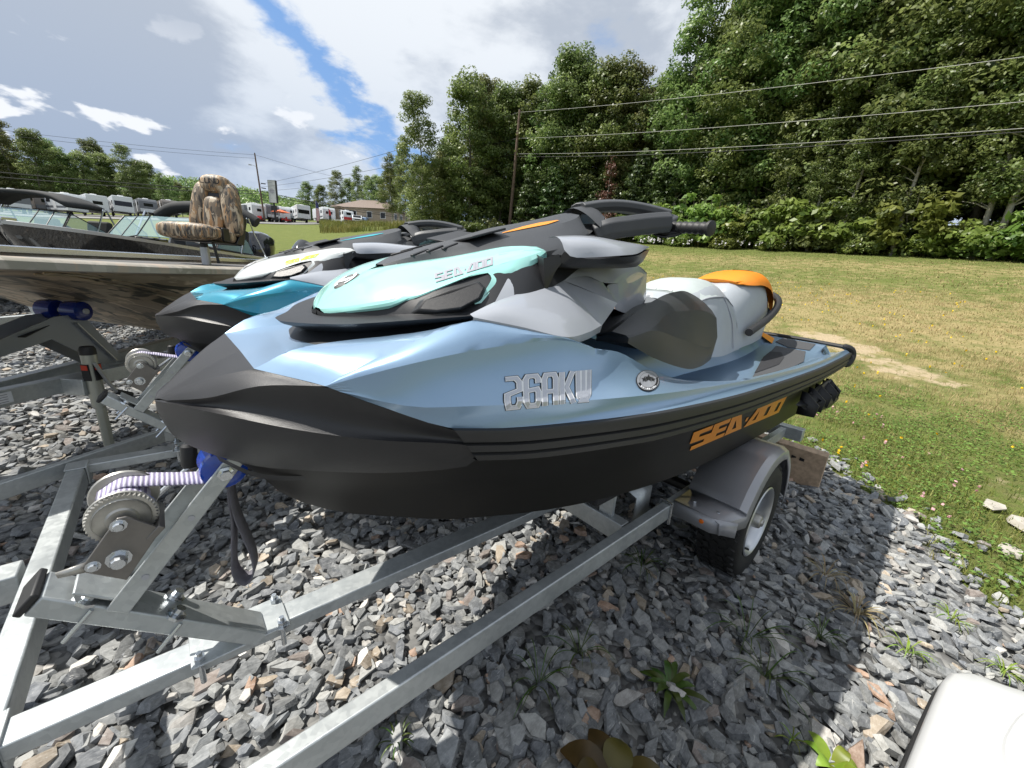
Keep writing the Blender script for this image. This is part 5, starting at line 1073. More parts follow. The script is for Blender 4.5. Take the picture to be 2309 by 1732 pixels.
    for s in (-1, 1):
        k = MB(); k.tube([(2.55, s*.95, 1.38), (2.75, s*.92, 1.75), (2.9, s*.90, 2.02)], .014, 6); k.tube([(3.3, s*.95, 1.36), (3.05, s*.92, 1.75), (2.95, s*.90, 2.02)], .014, 6); k.build('canopy_frame', M['alu'], b)
    for mi in range(motors):
        y = 0 if motors == 1 else (-.30, .38)[mi]; tilt = (R(48), R(12))[mi % 2]
        T = Matrix.Translation((L+.16, y*1.5, 1.22)) @ Matrix.Scale(1.45, 4) @ Matrix.Rotation(tilt, 4, 'Y'); k = MB()
        prof = [(.0, .52), (.12, .51), (.20, .45), (.215, .30), (.20, .10), (.16, .0), (.11, -.06)]
        rows = []
        for r, z in prof[::-1]: rows.append([T @ Vector((r*1.35*math.cos(a)+.08, r*math.sin(a), z)) for a in np.linspace(0, 2*math.pi, 19)])
        k.loft(rows, 19, curv=linear); eo = k.build('outboard_motor', M['engine'], b, angle=50)
        k = MB(); k.prism([T @ Vector(p) for p in ((-.02, -.06, 0), (.20, -.06, 0), (.16, -.04, -.75), (.02, -.04, -.75))], (T.to_3x3() @ Vector((0, .11, 0)))); k.build('motor_leg', M['engine'], eo)
    k = MB(); k.bar((-.6, 0, .46), (3.5, 0, .46), .09, .09)
    for s in (-1, 1): k.bar((.6, s*.1, .46), (5.0, s*.6, .46), .07, .08)
    to = k.build('trailer_frame', M['galv'], b); k = MB()
    for s in (-1, 1): k.lathe([(0, .07), (.2, .08), (.31, .075), (.32, 0), (.31, -.075), (.2, -.08), (0, -.07)], (3.9, s*1.02, .33), (0, 1, 0), 26)
    k.build('trailer_wheels', M['tyre'], to); k = MB(); k.bar((.05, 0, .48), (-.12, 0, 1.25), .08, .09, (0, 1, 0)); k.build('bow_post', M['galv'], to)
    return b
LAT = Vector((-.772, .636, 0)); AX = Vector((.636, .772, 0)); B2 = Vector((-1.16, 6.40, 0))
fish_boat('glossy black boat with tan pinstripe behind the camouflage seat, two outboards', B2, HB, 'folded', motors=2)
fish_boat('second black boat from the camouflage one, black canopy folded over its windshield', B2+LAT*2.9+AX*.4, HB, 'up')
fish_boat('third black boat in the row, canopy raised on bright posts', B2+LAT*5.6+AX*.2, R(52), 'up')
fish_boat('farthest black boat at the left edge of the row', B2+LAT*8.6+AX*1.6, R(54), 'up')
# ------------------------------------------------------------------ vegetation
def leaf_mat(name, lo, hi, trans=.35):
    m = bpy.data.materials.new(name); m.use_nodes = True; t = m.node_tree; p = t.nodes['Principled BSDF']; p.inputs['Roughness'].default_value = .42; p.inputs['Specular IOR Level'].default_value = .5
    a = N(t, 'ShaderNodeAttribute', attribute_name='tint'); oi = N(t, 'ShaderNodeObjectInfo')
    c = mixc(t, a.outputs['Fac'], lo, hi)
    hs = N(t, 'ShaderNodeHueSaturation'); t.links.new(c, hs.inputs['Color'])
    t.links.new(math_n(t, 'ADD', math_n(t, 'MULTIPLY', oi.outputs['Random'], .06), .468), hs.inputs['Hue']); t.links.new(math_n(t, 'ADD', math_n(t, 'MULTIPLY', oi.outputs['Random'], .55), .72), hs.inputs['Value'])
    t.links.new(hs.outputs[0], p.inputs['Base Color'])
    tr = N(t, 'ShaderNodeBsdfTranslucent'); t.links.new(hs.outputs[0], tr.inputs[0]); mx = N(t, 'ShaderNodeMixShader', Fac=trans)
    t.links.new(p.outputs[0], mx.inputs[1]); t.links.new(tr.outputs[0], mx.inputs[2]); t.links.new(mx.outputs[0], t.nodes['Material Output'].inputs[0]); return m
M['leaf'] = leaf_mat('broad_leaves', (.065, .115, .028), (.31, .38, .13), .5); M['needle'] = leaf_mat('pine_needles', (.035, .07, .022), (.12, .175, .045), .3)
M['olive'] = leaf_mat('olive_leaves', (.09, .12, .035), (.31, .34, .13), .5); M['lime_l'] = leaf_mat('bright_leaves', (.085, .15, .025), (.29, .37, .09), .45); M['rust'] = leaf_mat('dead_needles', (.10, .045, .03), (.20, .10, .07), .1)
M['bark'] = mat('grey_bark', (.15, .135, .115), .9, bump=.8, bscale=25, var=.3, vscale=6); M['birch'] = mat('pale_bark', (.33, .31, .27), .85, bump=.4, bscale=20, var=.35, vscale=4)
def quads_from(C, U, V):
    n = len(C); P = np.stack([C-U-V*.15, C+V*.55-U*.05, C+U, C-V*.55-U*.05], 1).reshape(-1, 3); F = np.arange(4*n).reshape(n, 4); return P, F
def unit(a): return a/np.maximum(np.linalg.norm(a, axis=-1, keepdims=True), 1e-9)
def foliage(seed, clumps, per, leaf, cr, flat=.55, droop=0.):
    r = np.random.default_rng(seed); Cs, Us, Vs, Ts = [], [], [], []
    for (c, s, tint) in clumps:
        n = int(per*s*s); d = unit(r.normal(size=(n, 3)))*np.cbrt(r.uniform(.15, 1, (n, 1)))*cr*s; d[:, 2] *= flat
        C = c+d; nrm = unit(unit(d+1e-4)*.8+np.array([0, 0, .7])+r.normal(0, .55, (n, 3))); u = unit(np.cross(nrm, r.normal(size=(n, 3)))); v = np.cross(nrm, u)
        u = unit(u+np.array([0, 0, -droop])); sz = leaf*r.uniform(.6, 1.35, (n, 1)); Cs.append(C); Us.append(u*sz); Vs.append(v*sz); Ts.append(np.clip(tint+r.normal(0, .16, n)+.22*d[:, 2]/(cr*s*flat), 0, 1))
    P, F = quads_from(np.concatenate(Cs), np.concatenate(Us), np.concatenate(Vs)); return P, F, np.repeat(np.concatenate(Ts), 4)
def tree_meshes(seed, H, rad, base, shape, leaf, nclump, per, cr, lm, bark, trunk_r=.16, lean=.03, droop=0., limbs=12, flat=.55):
    r = np.random.default_rng(seed); axis = lambda z: np.array([lean*z*math.sin(z*.3+seed), lean*z*math.cos(z*.23+seed*2), z])
    clumps = []; LB = MB(); zs = np.linspace(0, H*.96, 9); LB.tube([tuple(axis(z)) for z in zs], [max(.02, trunk_r*(1-z/H)**.8+.01) for z in zs], 7)
    for k in range(nclump):
        t = r.random(); z = base+(H-base)*t; w = shape(t)*rad; a = r.uniform(0, 6.283); q = math.sqrt(r.uniform(.12, 1)); bumpy = 1+.28*math.sin(3*a+seed)+.2*math.sin(5*z+seed)
        clumps.append((axis(z)+np.array([w*q*bumpy*math.cos(a), w*q*bumpy*math.sin(a), r.normal(0, .25)]), r.uniform(.6, 1.25), r.uniform(.15, .75)))
    for k in range(limbs):
        t = r.uniform(0, .8); z = base*.8+(H-base)*t*.8; a = r.uniform(0, 6.283); w = shape(min(1, t+.1))*rad*.85; p0 = axis(z); p1 = axis(z)+np.array([w*math.cos(a)*.5, w*math.sin(a)*.5, w*.3]); p2 = axis(z)+np.array([w*math.cos(a), w*math.sin(a), w*.45])
        LB.tube([tuple(p0), tuple(p1), tuple(p2)], [trunk_r*.32, trunk_r*.2, .012], 5)
    P, F, T = foliage(seed, clumps, per, leaf, cr, flat, droop)
    return LB, (P, F, T), lm, bark
oval = lambda t: (math.sin(math.pi*min(1, max(.0, t*.86+.10)))**.75)
colu = lambda t: .55+.45*math.sin(math.pi*(t*.9+.08))-.45*max(0, t-.75)*2
cone = lambda t: max(.06, (1-t)**.85)
spire = lambda t: .25+.9*math.sin(math.pi*min(1, t*.8+.12))*(1-t*.75)
KINDS = {
 'oak': (1, 12.5, 3.1, 1.2, oval, .115, 240, 120, .85, 'leaf', 'bark'), 'maple': (2, 14, 3.0, 1.8, oval, .112, 250, 120, .82, 'leaf', 'bark'), 'ash': (3, 13.5, 2.6, 1.0, colu, .125, 230, 95, .78, 'leaf', 'bark'),
 'poplar': (4, 15, 2.1, 2.2, colu, .105, 220, 95, .7, 'olive', 'birch'), 'birch': (5, 14, 1.9, 3.2, spire, .10, 160, 90, .65, 'leaf', 'birch'), 'tall_maple': (6, 17, 3.3, 2.5, oval, .112, 290, 165, .92, 'leaf', 'bark'),
 'bright': (8, 9, 2.6, .5, oval, .135, 160, 90, .8, 'lime_l', 'bark')}
PROTO = {}
for kn, (sd, H, rad, base, shp, lf, nc, per, cr, lm, bk) in KINDS.items():
    PROTO[kn] = tree_meshes(sd, H, rad, base, shp, lf, nc, per, cr, lm, bk, trunk_r=.15 if kn != 'tall_maple' else .2)
PROTO['pine'] = tree_meshes(11, 8.5, 2.6, .3, cone, .17, 170, 60, .62, 'needle', 'bark', .13, .01, .5, 14, .38)
PROTO['dead'] = tree_meshes(12, 6.0, 1.1, .6, cone, .07, 60, 40, .45, 'rust', 'bark', .07, .01, .3, 30, .4)
def shrub_proto(sd, H, rad, lm, leaf):
    r = np.random.default_rng(sd); cl = [(np.array([rad*q*math.cos(a), rad*q*math.sin(a), H*(.12+.8*r.random()*(1-.5*q*q))]), r.uniform(.6, 1.2), r.uniform(.25, .85)) for a, q in zip(r.uniform(0, 6.28, 56), np.sqrt(r.random(56)))]
    LB = MB()
    for k in range(9): a = r.uniform(0, 6.28); LB.tube([(0, 0, -.1), (rad*.3*math.cos(a), rad*.3*math.sin(a), H*.4), (rad*.7*math.cos(a), rad*.7*math.sin(a), H*.8)], [.035, .022, .01], 5)
    return LB, foliage(sd, cl, 55, leaf, .5), lm, 'bark'
PROTO['shrub_a'] = shrub_proto(21, 2.9, 1.7, 'lime_l', .15); PROTO['shrub_b'] = shrub_proto(22, 2.2, 1.5, 'leaf', .13); PROTO['shrub_c'] = shrub_proto(23, 1.6, 1.3, 'lime_l', .11)
PO = {}
def plant(kind, name, heading, r, scale, label, group, cat='tree', crown='crown', zs=1.):
    x, y = polar(heading, r); loc = Vector((x, y, gz(x, y)-.05)); rz = random.uniform(0, 6.28)
    e = thing(name, label, cat, loc, rz, group); e.scale = (scale, scale, scale*zs)
    if kind not in PO:
        LB, (P, F, T), lm, bk = PROTO[kind]
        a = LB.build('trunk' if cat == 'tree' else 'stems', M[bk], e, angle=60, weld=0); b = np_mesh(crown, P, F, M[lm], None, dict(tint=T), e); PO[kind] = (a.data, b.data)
    else:
        for nm, me in zip(('trunk' if cat == 'tree' else 'stems', crown), PO[kind]):
            o = bpy.data.objects.new(nm, me); COL.objects.link(o); adopt(o, e)
    return e
WOOD = 'trees at the edge of the wood behind the field'
DESC = {'oak': 'round crowned broadleaf tree', 'maple': 'tall leafy maple', 'ash': 'column shaped leafy tree', 'poplar': 'olive leaved poplar', 'birch': 'slender birch with pale trunk', 'tall_maple': 'very tall broad maple', 'bright': 'low bright green tree', 'pine': 'soft needled young pine'}
ORD = 'first second third fourth fifth sixth seventh eighth ninth tenth eleventh twelfth thirteenth fourteenth fifteenth sixteenth seventeenth eighteenth nineteenth twentieth twenty-first twenty-second twenty-third twenty-fourth twenty-fifth twenty-sixth twenty-seventh twenty-eighth twenty-ninth thirtieth'.split()
front = [(61.6, 41, 'poplar', .80), (58.6, 44, 'oak', .62), (55.4, 42, 'ash', 1.0), (53.4, 44, 'poplar', .94), (51.0, 43, 'maple', .90), (48.4, 43, 'oak', 1.06), (45.6, 42, 'ash', .94), (43.0, 41, 'maple', 1.06), (40.2, 41, 'oak', 1.12), (37.4, 40, 'maple', .98), (34.6, 40, 'poplar', .92), (31.6, 39, 'ash', .92), (28.6, 37, 'birch', 1.24),
         (26.2, 38.5, 'maple', .98), (23.0, 36, 'tall_maple', 1.12), (19.6, 36, 'tall_maple', 1.16), (15.8, 35, 'maple', 1.28), (12.2, 36, 'tall_maple', 1.10), (8.6, 34, 'oak', 1.36), (5.0, 34, 'tall_maple', 1.02), (1.4, 33, 'maple', 1.28), (-2.2, 33, 'tall_maple', 1.0), (-6, 33, 'oak', 1.4), (-10, 33, 'tall_maple', 1.0), (-15, 34, 'maple', 1.2)]
bandn = ['by the utility pole', 'behind the jet ski handlebars', 'in the middle of the wood', 'above the dry grass field', 'towards the right edge of the wood']
for i, (h, r, kd, s) in enumerate(front):
    w = bandn[0 if h > 47 else 1 if h > 34 else 2 if h > 22 else 3 if h > 8 else 4]
    plant(kd, 'birch_tree' if kd == 'birch' else 'leafy_tree', h, r, s, f'{DESC[kd]}, {ORD[i]} from the left in the front row of the wood', WOOD)
for row, (dr, sc, dh) in enumerate(((5.5, 1.05, 1.3), (11., 1.16, .4))):
    for i, h in enumerate(np.arange(-17, 62, 3.5 if row == 0 else 4.4)):
        kd = ('maple', 'oak', 'ash', 'tall_maple', 'poplar')[(i*3+row) % 5]; R0 = np.interp(h, [-20, 22, 40, 62], [34, 37, 41, 43])
        k = .62 if h > 56 else (.86 if h > 25 else 1.12)
        plant(kd, 'leafy_tree', h+dh+random.uniform(-.6, .6), R0+dr+random.uniform(-1, 1), sc*k*random.uniform(.92, 1.08)*(.85 if kd == 'tall_maple' else 1), f'{DESC[kd]} deeper in the wood, mostly hidden', WOOD)
for i, (h, r, s) in enumerate(sorted(((47.4, 39, .62), (44.0, 38.5, .70), (38.6, 38, .55), (33.0, 36.5, .78), (30.2, 36, .7), (35.6, 37, .5), (41.5, 38.5, .6)), reverse=True)): plant('pine', 'pine_tree', h, r, s, f'soft needled young pine at the wood edge, {ORD[i]} pine from the left', 'young pines along the wood edge')
plant('dead', 'dead_spruce', 36.9, 36.0, 1.0, 'rust brown dead spruce between green trees behind the handlebars', 'dead trees')
SH = 'shrubs along the foot of the wood'
shr = [(58.6, 40, .9, 'b'), (56.4, 39.5, .8, 'b'), (54.2, 39.5, .9, 'b'), (51.8, 39.5, .8, 'b'), (47, 38.5, .8, 'b'), (44.8, 38.5, .9, 'b'), (42.4, 38, .8, 'b'), (39.6, 37.5, .9, 'b'), (37.6, 36.5, .7, 'c'), (34.4, 36.5, .9, 'a'), (31.4, 35.5, 1.0, 'a'), (28.6, 35, 1.25, 'a'), (26, 34.5, 1.35, 'a'), (23.2, 34, 1.3, 'a'), (20.6, 33.5, 1.2, 'a'), (18, 33.2, 1.1, 'b'), (15.6, 33, 1.35, 'a'), (13, 32.5, 1.1, 'b'), (10.4, 32.5, 1.3, 'a'), (7.8, 32, 1.15, 'b'), (5.2, 31.5, 1.3, 'a'), (2.8, 31, 1.1, 'c'), (.4, 30.6, 1.25, 'c'), (-2, 30.4, 1.1, 'c'), (-5, 30, 1.3, 'a'), (16.8, 31.8, .6, 'c'), (9, 31, .7, 'c'), (21.8, 32.2, .7, 'c'), (27.2, 33, .7, 'c'), (31, 34, .6, 'c')]
shr.sort(reverse=True)
for i, (h, r, s, kd) in enumerate(shr): plant('shrub_'+kd, 'shrub', h, r, s, {'a': 'tall bright green shrub', 'b': 'dark green rounded shrub', 'c': 'low yellow green shrub'}[kd]+f', {ORD[i]} from the left along the foot of the wood', SH, 'shrub', 'foliage')
# saplings whose pale trunks show below the crowns on the right
for i, (h, r, s) in enumerate(((16.6, 33, .8), (13.4, 32, .6), (10.6, 31.5, .62), (6.2, 31, .72), (.6, 30.5, .85), (-.6, 30, .9))): plant('birch', 'birch_tree', h, r, s, f'pale trunked sapling above the shrubs, {ORD[i]} from the left', WOOD)
# tree line beyond the camper lot on the left, and the trees round the house
LL = 'trees beyond the camper lot'
for i, h in enumerate(np.arange(86.6, 124, 1.5)):
    kd = ('oak', 'ash', 'maple', 'poplar', 'oak')[i % 5]; H0 = np.interp(h, [86, 88, 92, 95, 98.6, 104, 124], [6.5, 8.6, 14.0, 12.5, 15, 15, 14])
    plant(kd, 'leafy_tree', h, 128+random.uniform(-3, 6), H0/13*random.uniform(.92, 1.1), f'{DESC[kd]} beyond the campers, {ORD[i]} from the right', LL, zs=.95)
    if i % 2 == 0: plant('maple', 'leafy_tree', h+.7, 138, H0/13*1.02, 'leafy tree in the second row behind the tree line beyond the campers', LL)
for i, (h, r, s, kd) in enumerate(sorted(((79.3, 150, .35, 'pine'), (75.3, 122, .70, 'ash'), (73.6, 120, .62, 'maple'), (72.0, 116, .80, 'poplar'), (70.6, 118, .78, 'ash'), (69.4, 112, .92, 'birch'), (68.2, 108, .78, 'ash'), (67.0, 100, .80, 'oak'), (65.6, 96, .78, 'maple'), (64.4, 72, .72, 'birch'), (65.3, 66, .70, 'birch'), (63.6, 58, .74, 'birch'), (88.6, 118, .62, 'birch'), (85.8, 160, .62, 'ash'), (84, 170, .5, 'oak'), (82.2, 180, .45, 'oak')), reverse=True)):
    plant(kd, 'leafy_tree' if kd != 'pine' else 'pine_tree', h, r, s, f'{DESC[kd]} in the distance, {ORD[i]} from the left between campers and house', 'trees round the distant house')
# far wooded ridge
hr = np.geomspace(230, 900, 16); th_ = np.linspace(60, 128, 69)
TX = lambda th: np.interp(th, [60, 66, 72, 76, 81, 86, 92, 128], [.085, .095, .100, .108, .118, .120, .110, .07])
tt, rr_ = np.meshgrid(np.radians(th_), hr); top = TX(np.degrees(tt)); ramp = np.clip((rr_-230)/200, 0, 1); ramp = ramp*ramp*(3-2*ramp)
zz = ground_z(CAM.x+rr_*np.cos(tt), CAM.y+rr_*np.sin(tt))*(1-ramp)+(1.35+np.minimum(rr_, 430)*top)*ramp-1.0; m_ = len(th_)
Fh = [(i*m_+k, i*m_+k+1, (i+1)*m_+k+1, (i+1)*m_+k) for i in range(len(hr)-1) for k in range(m_-1)]
M['ridge'] = mat('ridge_ground', (.03, .055, .02), .95, var=.4, vscale=.05)
np_mesh('hills', np.c_[(CAM.x+rr_*np.cos(tt)).ravel(), (CAM.y+rr_*np.sin(tt)).ravel(), zz.ravel()], Fh, M['ridge'], 'structure', smooth_=True)
nF = 1500; fh = rng.uniform(62, 126, nF); fr = rng.uniform(270, 440, nF); fx, fy = CAM.x+fr*np.cos(np.radians(fh)), CAM.y+fr*np.sin(np.radians(fh)); rp = np.clip((fr-230)/200, 0, 1); rp = rp*rp*(3-2*rp); fz = ground_z(fx, fy)*(1-rp)+(1.35+np.minimum(fr, 430)*TX(fh))*rp-1
cl = [(np.array([x, y, z+3+k*2.2]), random.uniform(.8, 1.15)*(1.3-.3*k), random.uniform(.1, .6)) for x, y, z in zip(fx, fy, fz) for k in range(2)]
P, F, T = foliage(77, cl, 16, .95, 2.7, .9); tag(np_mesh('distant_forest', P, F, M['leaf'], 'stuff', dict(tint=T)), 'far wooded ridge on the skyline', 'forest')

# ------------------------------------------------------------------ grass, clover, flowers, weeds (stuff)
def blade_mat():
    m = bpy.data.materials.new('grass_blades'); m.use_nodes = True; t = m.node_tree; p = t.nodes['Principled BSDF']; p.inputs['Roughness'].default_value = .6; p.inputs['Specular IOR Level'].default_value = .3
    a = N(t, 'ShaderNodeAttribute', attribute_name='tint'); t.links.new(a.outputs['Color'], p.inputs['Base Color']); tr = N(t, 'ShaderNodeBsdfTranslucent'); t.links.new(a.outputs['Color'], tr.inputs[0]); mx = N(t, 'ShaderNodeMixShader', Fac=.3)
    t.links.new(p.outputs[0], mx.inputs[1]); t.links.new(tr.outputs[0], mx.inputs[2]); t.links.new(mx.outputs[0], t.nodes['Material Output'].inputs[0]); return m
M['blade'] = blade_mat()
def polar_pts(r0, r1, t0, t1, dens):
    n = int(math.radians(t1-t0)/2*(r1*r1-r0*r0)*dens); r = np.sqrt(rng.uniform(r0*r0, r1*r1, n)); th = np.radians(rng.uniform(t0, t1, n)); return CAM.x+r*np.cos(th), CAM.y+r*np.sin(th)
def blades(x, y, h, w, cols, lean=.5):
    n = len(x); z = ground_z(x, y); a = rng.uniform(0, 6.283, n); l = np.abs(rng.normal(0, lean, n)); d = np.stack([np.cos(a), np.sin(a), 0*a], 1); s = np.stack([-np.sin(a), np.cos(a), 0*a], 1)
    B = np.stack([x, y, z-.015], 1); mid = B+d*(l*h*.35)[:, None]+np.array([0, 0, 1.])*(h*.62)[:, None]; tip = B+d*(l*h)[:, None]+np.array([0, 0, 1.])*(h*np.clip(1.05-l*.45, .25, 1))[:, None]
    P = np.stack([B-s*w[:, None], B+s*w[:, None], mid+s*w[:, None]*.7, mid-s*w[:, None]*.7, tip], 1).reshape(-1, 3); k = np.arange(n)[:, None]*5
    return P, np.concatenate([k+np.array([0, 1, 2]), k+np.array([0, 2, 3]), k+np.array([3, 2, 4])]), np.repeat(cols, 5, 0)
GREEN = np.array([.115, .175, .035]); STRAW = np.array([.46, .36, .19]); YG = np.array([.25, .275, .06])
def grass_layer(r0, r1, t0, t1, dens, h0, h1, w):
    x, y = polar_pts(r0, r1, t0, t1, dens); e = edge_dist(x, y); dr, sa = dry_sand(x, y); patch = value_noise(x, y, .9, 3)*.6+value_noise(x, y, .31, 5)*.4; sparse = value_noise(x, y, 1.7, 9)
    k = (e < -.05+.9*(sparse-.42)*(np.hypot(x-2.6, y+1.5) < 3)+.3*(patch-.5)) & (rng.random(len(x)) > np.clip(sa*1.7+(patch < .33)*.4, 0, .97)); x, y, dr, patch = x[k], y[k], dr[k], patch[k]; n = len(x)
    f = np.clip((dr-.06)*1.3+(patch-.5)*1.2+rng.normal(0, .16, n), 0, 1)[:, None]; c = (GREEN*(1-rng.random((n, 1))*.0)+(YG-GREEN)*rng.random((n, 1)))*(1-f)+STRAW*f; c *= rng.uniform(.75, 1.25, (n, 1))
    return blades(x, y, rng.uniform(h0, h1, n)*(.55+.9*patch), np.full(n, w)*rng.uniform(.7, 1.3, n), c, .7)
def merge(parts):
    off = 0; V, F, C = [], [], []
    for p, f, c in parts: V.append(p); F.append(f+off); C.append(c); off += len(p)
    return np.concatenate(V), np.concatenate(F), np.concatenate(C)
P, F, C = merge([grass_layer(2.6, 5.5, -40, 42, 2800, .025, .075, .0026), grass_layer(5.5, 10, -30, 60, 1300, .025, .06, .0032), grass_layer(10, 18, -20, 78, 330, .03, .06, .006), grass_layer(18, 36, -12, 80, 60, .03, .065, .013)])
tag(np_mesh('field_grass', P, F, M['blade'], 'stuff', dict(tint=C)), 'short patchy grass of the field', 'grass')
def tall():
    x, y = polar_pts(27.5, 40, -12, 70, 26); dx, dy = x-CAM.x, y-CAM.y; th = np.degrees(np.arctan2(dy, dx)); r = np.hypot(dx, dy); R0 = np.interp(th, [-12, 5, 22, 40, 56, 66, 70], [28.4, 30.0, 32.0, 36, 38, 44, 60]); k = (r > R0+1.3*value_noise(x, y, 1.4, 4)) & (r < R0+4); x, y = x[k], y[k]; n = len(x)
    f = (value_noise(x, y, 2.2, 8))[:, None]; c = (np.array([.13, .18, .035])*(1-f)+np.array([.30, .25, .09])*f)*rng.uniform(.7, 1.3, (n, 1)); return blades(x, y, rng.uniform(.25, .75, n), np.full(n, .02), c, .35)
def tall2():
    x, y = polar_pts(58, 92, 60, 74, 14); n = len(x); k = value_noise(x, y, 4, 2) > .3; x, y = x[k], y[k]; n = len(x); f = value_noise(x, y, 3, 6)[:, None]; c = (np.array([.13, .17, .035])*(1-f)+np.array([.28, .24, .08])*f)*rng.uniform(.7, 1.3, (n, 1)); return blades(x, y, rng.uniform(.5, 1.2, n), np.full(n, .04), c, .3)
P, F, C = merge([tall(), tall2()]); tag(np_mesh('tall_weeds', P, F, M['blade'], 'stuff', dict(tint=C)), 'tall yellowing weeds where the field meets the wood', 'weeds')
def leaflets(x, y, z, s, cols, tilt=.35):
    n = len(x); nrm = unit(np.stack([rng.normal(0, tilt, n), rng.normal(0, tilt, n), np.ones(n)], 1)); u = unit(np.cross(nrm, unit(rng.normal(size=(n, 3))))); v = np.cross(nrm, u); C = np.stack([x, y, z], 1); U, V = u*s[:, None], v*s[:, None]
    P = np.stack([C-U, C+V*.8, C+U, C-V*.8], 1).reshape(-1, 3); return P, np.arange(4*n).reshape(n, 4), np.repeat(cols, 4, 0)
x, y = polar_pts(2.9, 6.8, -38, 34, 1500); e = edge_dist(x, y); pt = value_noise(x, y, .55, 14); dr, sa = dry_sand(x, y); k = (e < -.02) & (pt > .40) & (sa < .35); x, y = x[k], y[k]; n = len(x)
P, F, C = leaflets(x, y, ground_z(x, y)+rng.uniform(.012, .06, n), rng.uniform(.006, .014, n), np.array([.13, .22, .045])*rng.uniform(.6, 1.5, (n, 1))); tag(np_mesh('clover', P, F, M['blade'], 'stuff', dict(tint=C)), 'clover leaves in the grass behind the trailer', 'clover')
parts = []
for n, (r0, r1, t0, t1), s, z, col in ((150, (10.5, 17, 0, 32), .018, .10, (.85, .62, .01)), (50, (6, 11, -8, 30), .015, .07, (.85, .60, .01)), (40, (3.6, 6, -30, 14), .014, .07, (.85, .55, .01)), (60, (3.4, 5.6, -26, 20), .013, .07, (.75, .45, .48)), (70, (30, 33, 14, 34), .07, .5, (.75, .72, .78))):
    r = np.sqrt(rng.uniform(r0*r0, r1*r1, n)); th = np.radians(rng.uniform(t0, t1, n)); x, y = CAM.x+r*np.cos(th), CAM.y+r*np.sin(th); k = edge_dist(x, y) < -.1; x, y = x[k], y[k]; n = len(x)
    for q in range(3): parts.append(leaflets(x, y, ground_z(x, y)+z*rng.uniform(.7, 1.2, n), np.full(n, s), np.array([col]*n), .9))
P, F, C = merge(parts); tag(np_mesh('wildflowers', P, F, M['blade'], 'stuff', dict(tint=C)), 'small yellow and pink wildflowers dotted over the field', 'wildflowers')
# ------------------------------------------------------------------ road, campers, house, poles and wires in the distance
hh_ = np.linspace(52, 130, 118); V, F = [], []
for i, h in enumerate(hh_):
    for r in (86.0, 93.5):
        x, y = polar(h, r); V.append((x, y, gz(x, y)+.03+.04))
    if i: k = 2*i; F.append((k-2, k-1, k+1, k))
M['road'] = mat('old_asphalt', (.20, .20, .195), .85, var=.15, vscale=.5)
np_mesh('road', V, F, M['road'], 'structure')
V, F = [], []
for i, h in enumerate(hh_):
    for r in (94.2, 126.0):
        x, y = polar(h, r); V.append((x, y, gz(x, y)+.05))
    if i: k = 2*i; F.append((k-2, k-1, k+1, k))
M['lot'] = mat('lot_gravel', (.17, .165, .155), .95, var=.2, vscale=1.)
np_mesh('camper_lot', V, F, M['lot'], 'structure')
V, F = [], []
for i, t in enumerate(np.linspace(0, 1, 30)):   # the pale track that branches off towards the wood
    h = 66.5-16*t; r = 86-48*t+3
    for d in (0, 1.4+1.2*(1-t)): x, y = polar(h, r-d); V.append((x, y, gz(x, y)+.06))
    if i: k = 2*i; F.append((k-2, k-1, k+1, k))
np_mesh('track', V, F, mat('pale_track', (.34, .30, .22), .95, var=.2, vscale=2.), 'structure')
M['rv_white'] = mat('camper_white', (.66, .69, .72), .35, var=.05); M['rv_grey'] = mat('camper_grey', (.15, .16, .18), .4); M['rv_tan'] = mat('camper_taupe', (.20, .18, .17), .4); M['rv_win'] = mat('dark_window', (.012, .013, .016), .08); M['rv_roof'] = mat('camper_roof', (.74, .75, .76), .5)
M['red'] = mat('red_paint', (.45, .02, .02), .35); M['bluecar'] = mat('pale_blue_paint', (.22, .32, .48), .3, .2, .6); M['pole'] = mat('weathered_pole', (.14, .095, .075), .9, var=.3, vscale=3); M['wire'] = mat('cable', (.03, .03, .03), .6); M['wire_l'] = mat('bright_cable', (.42, .42, .40), .5)
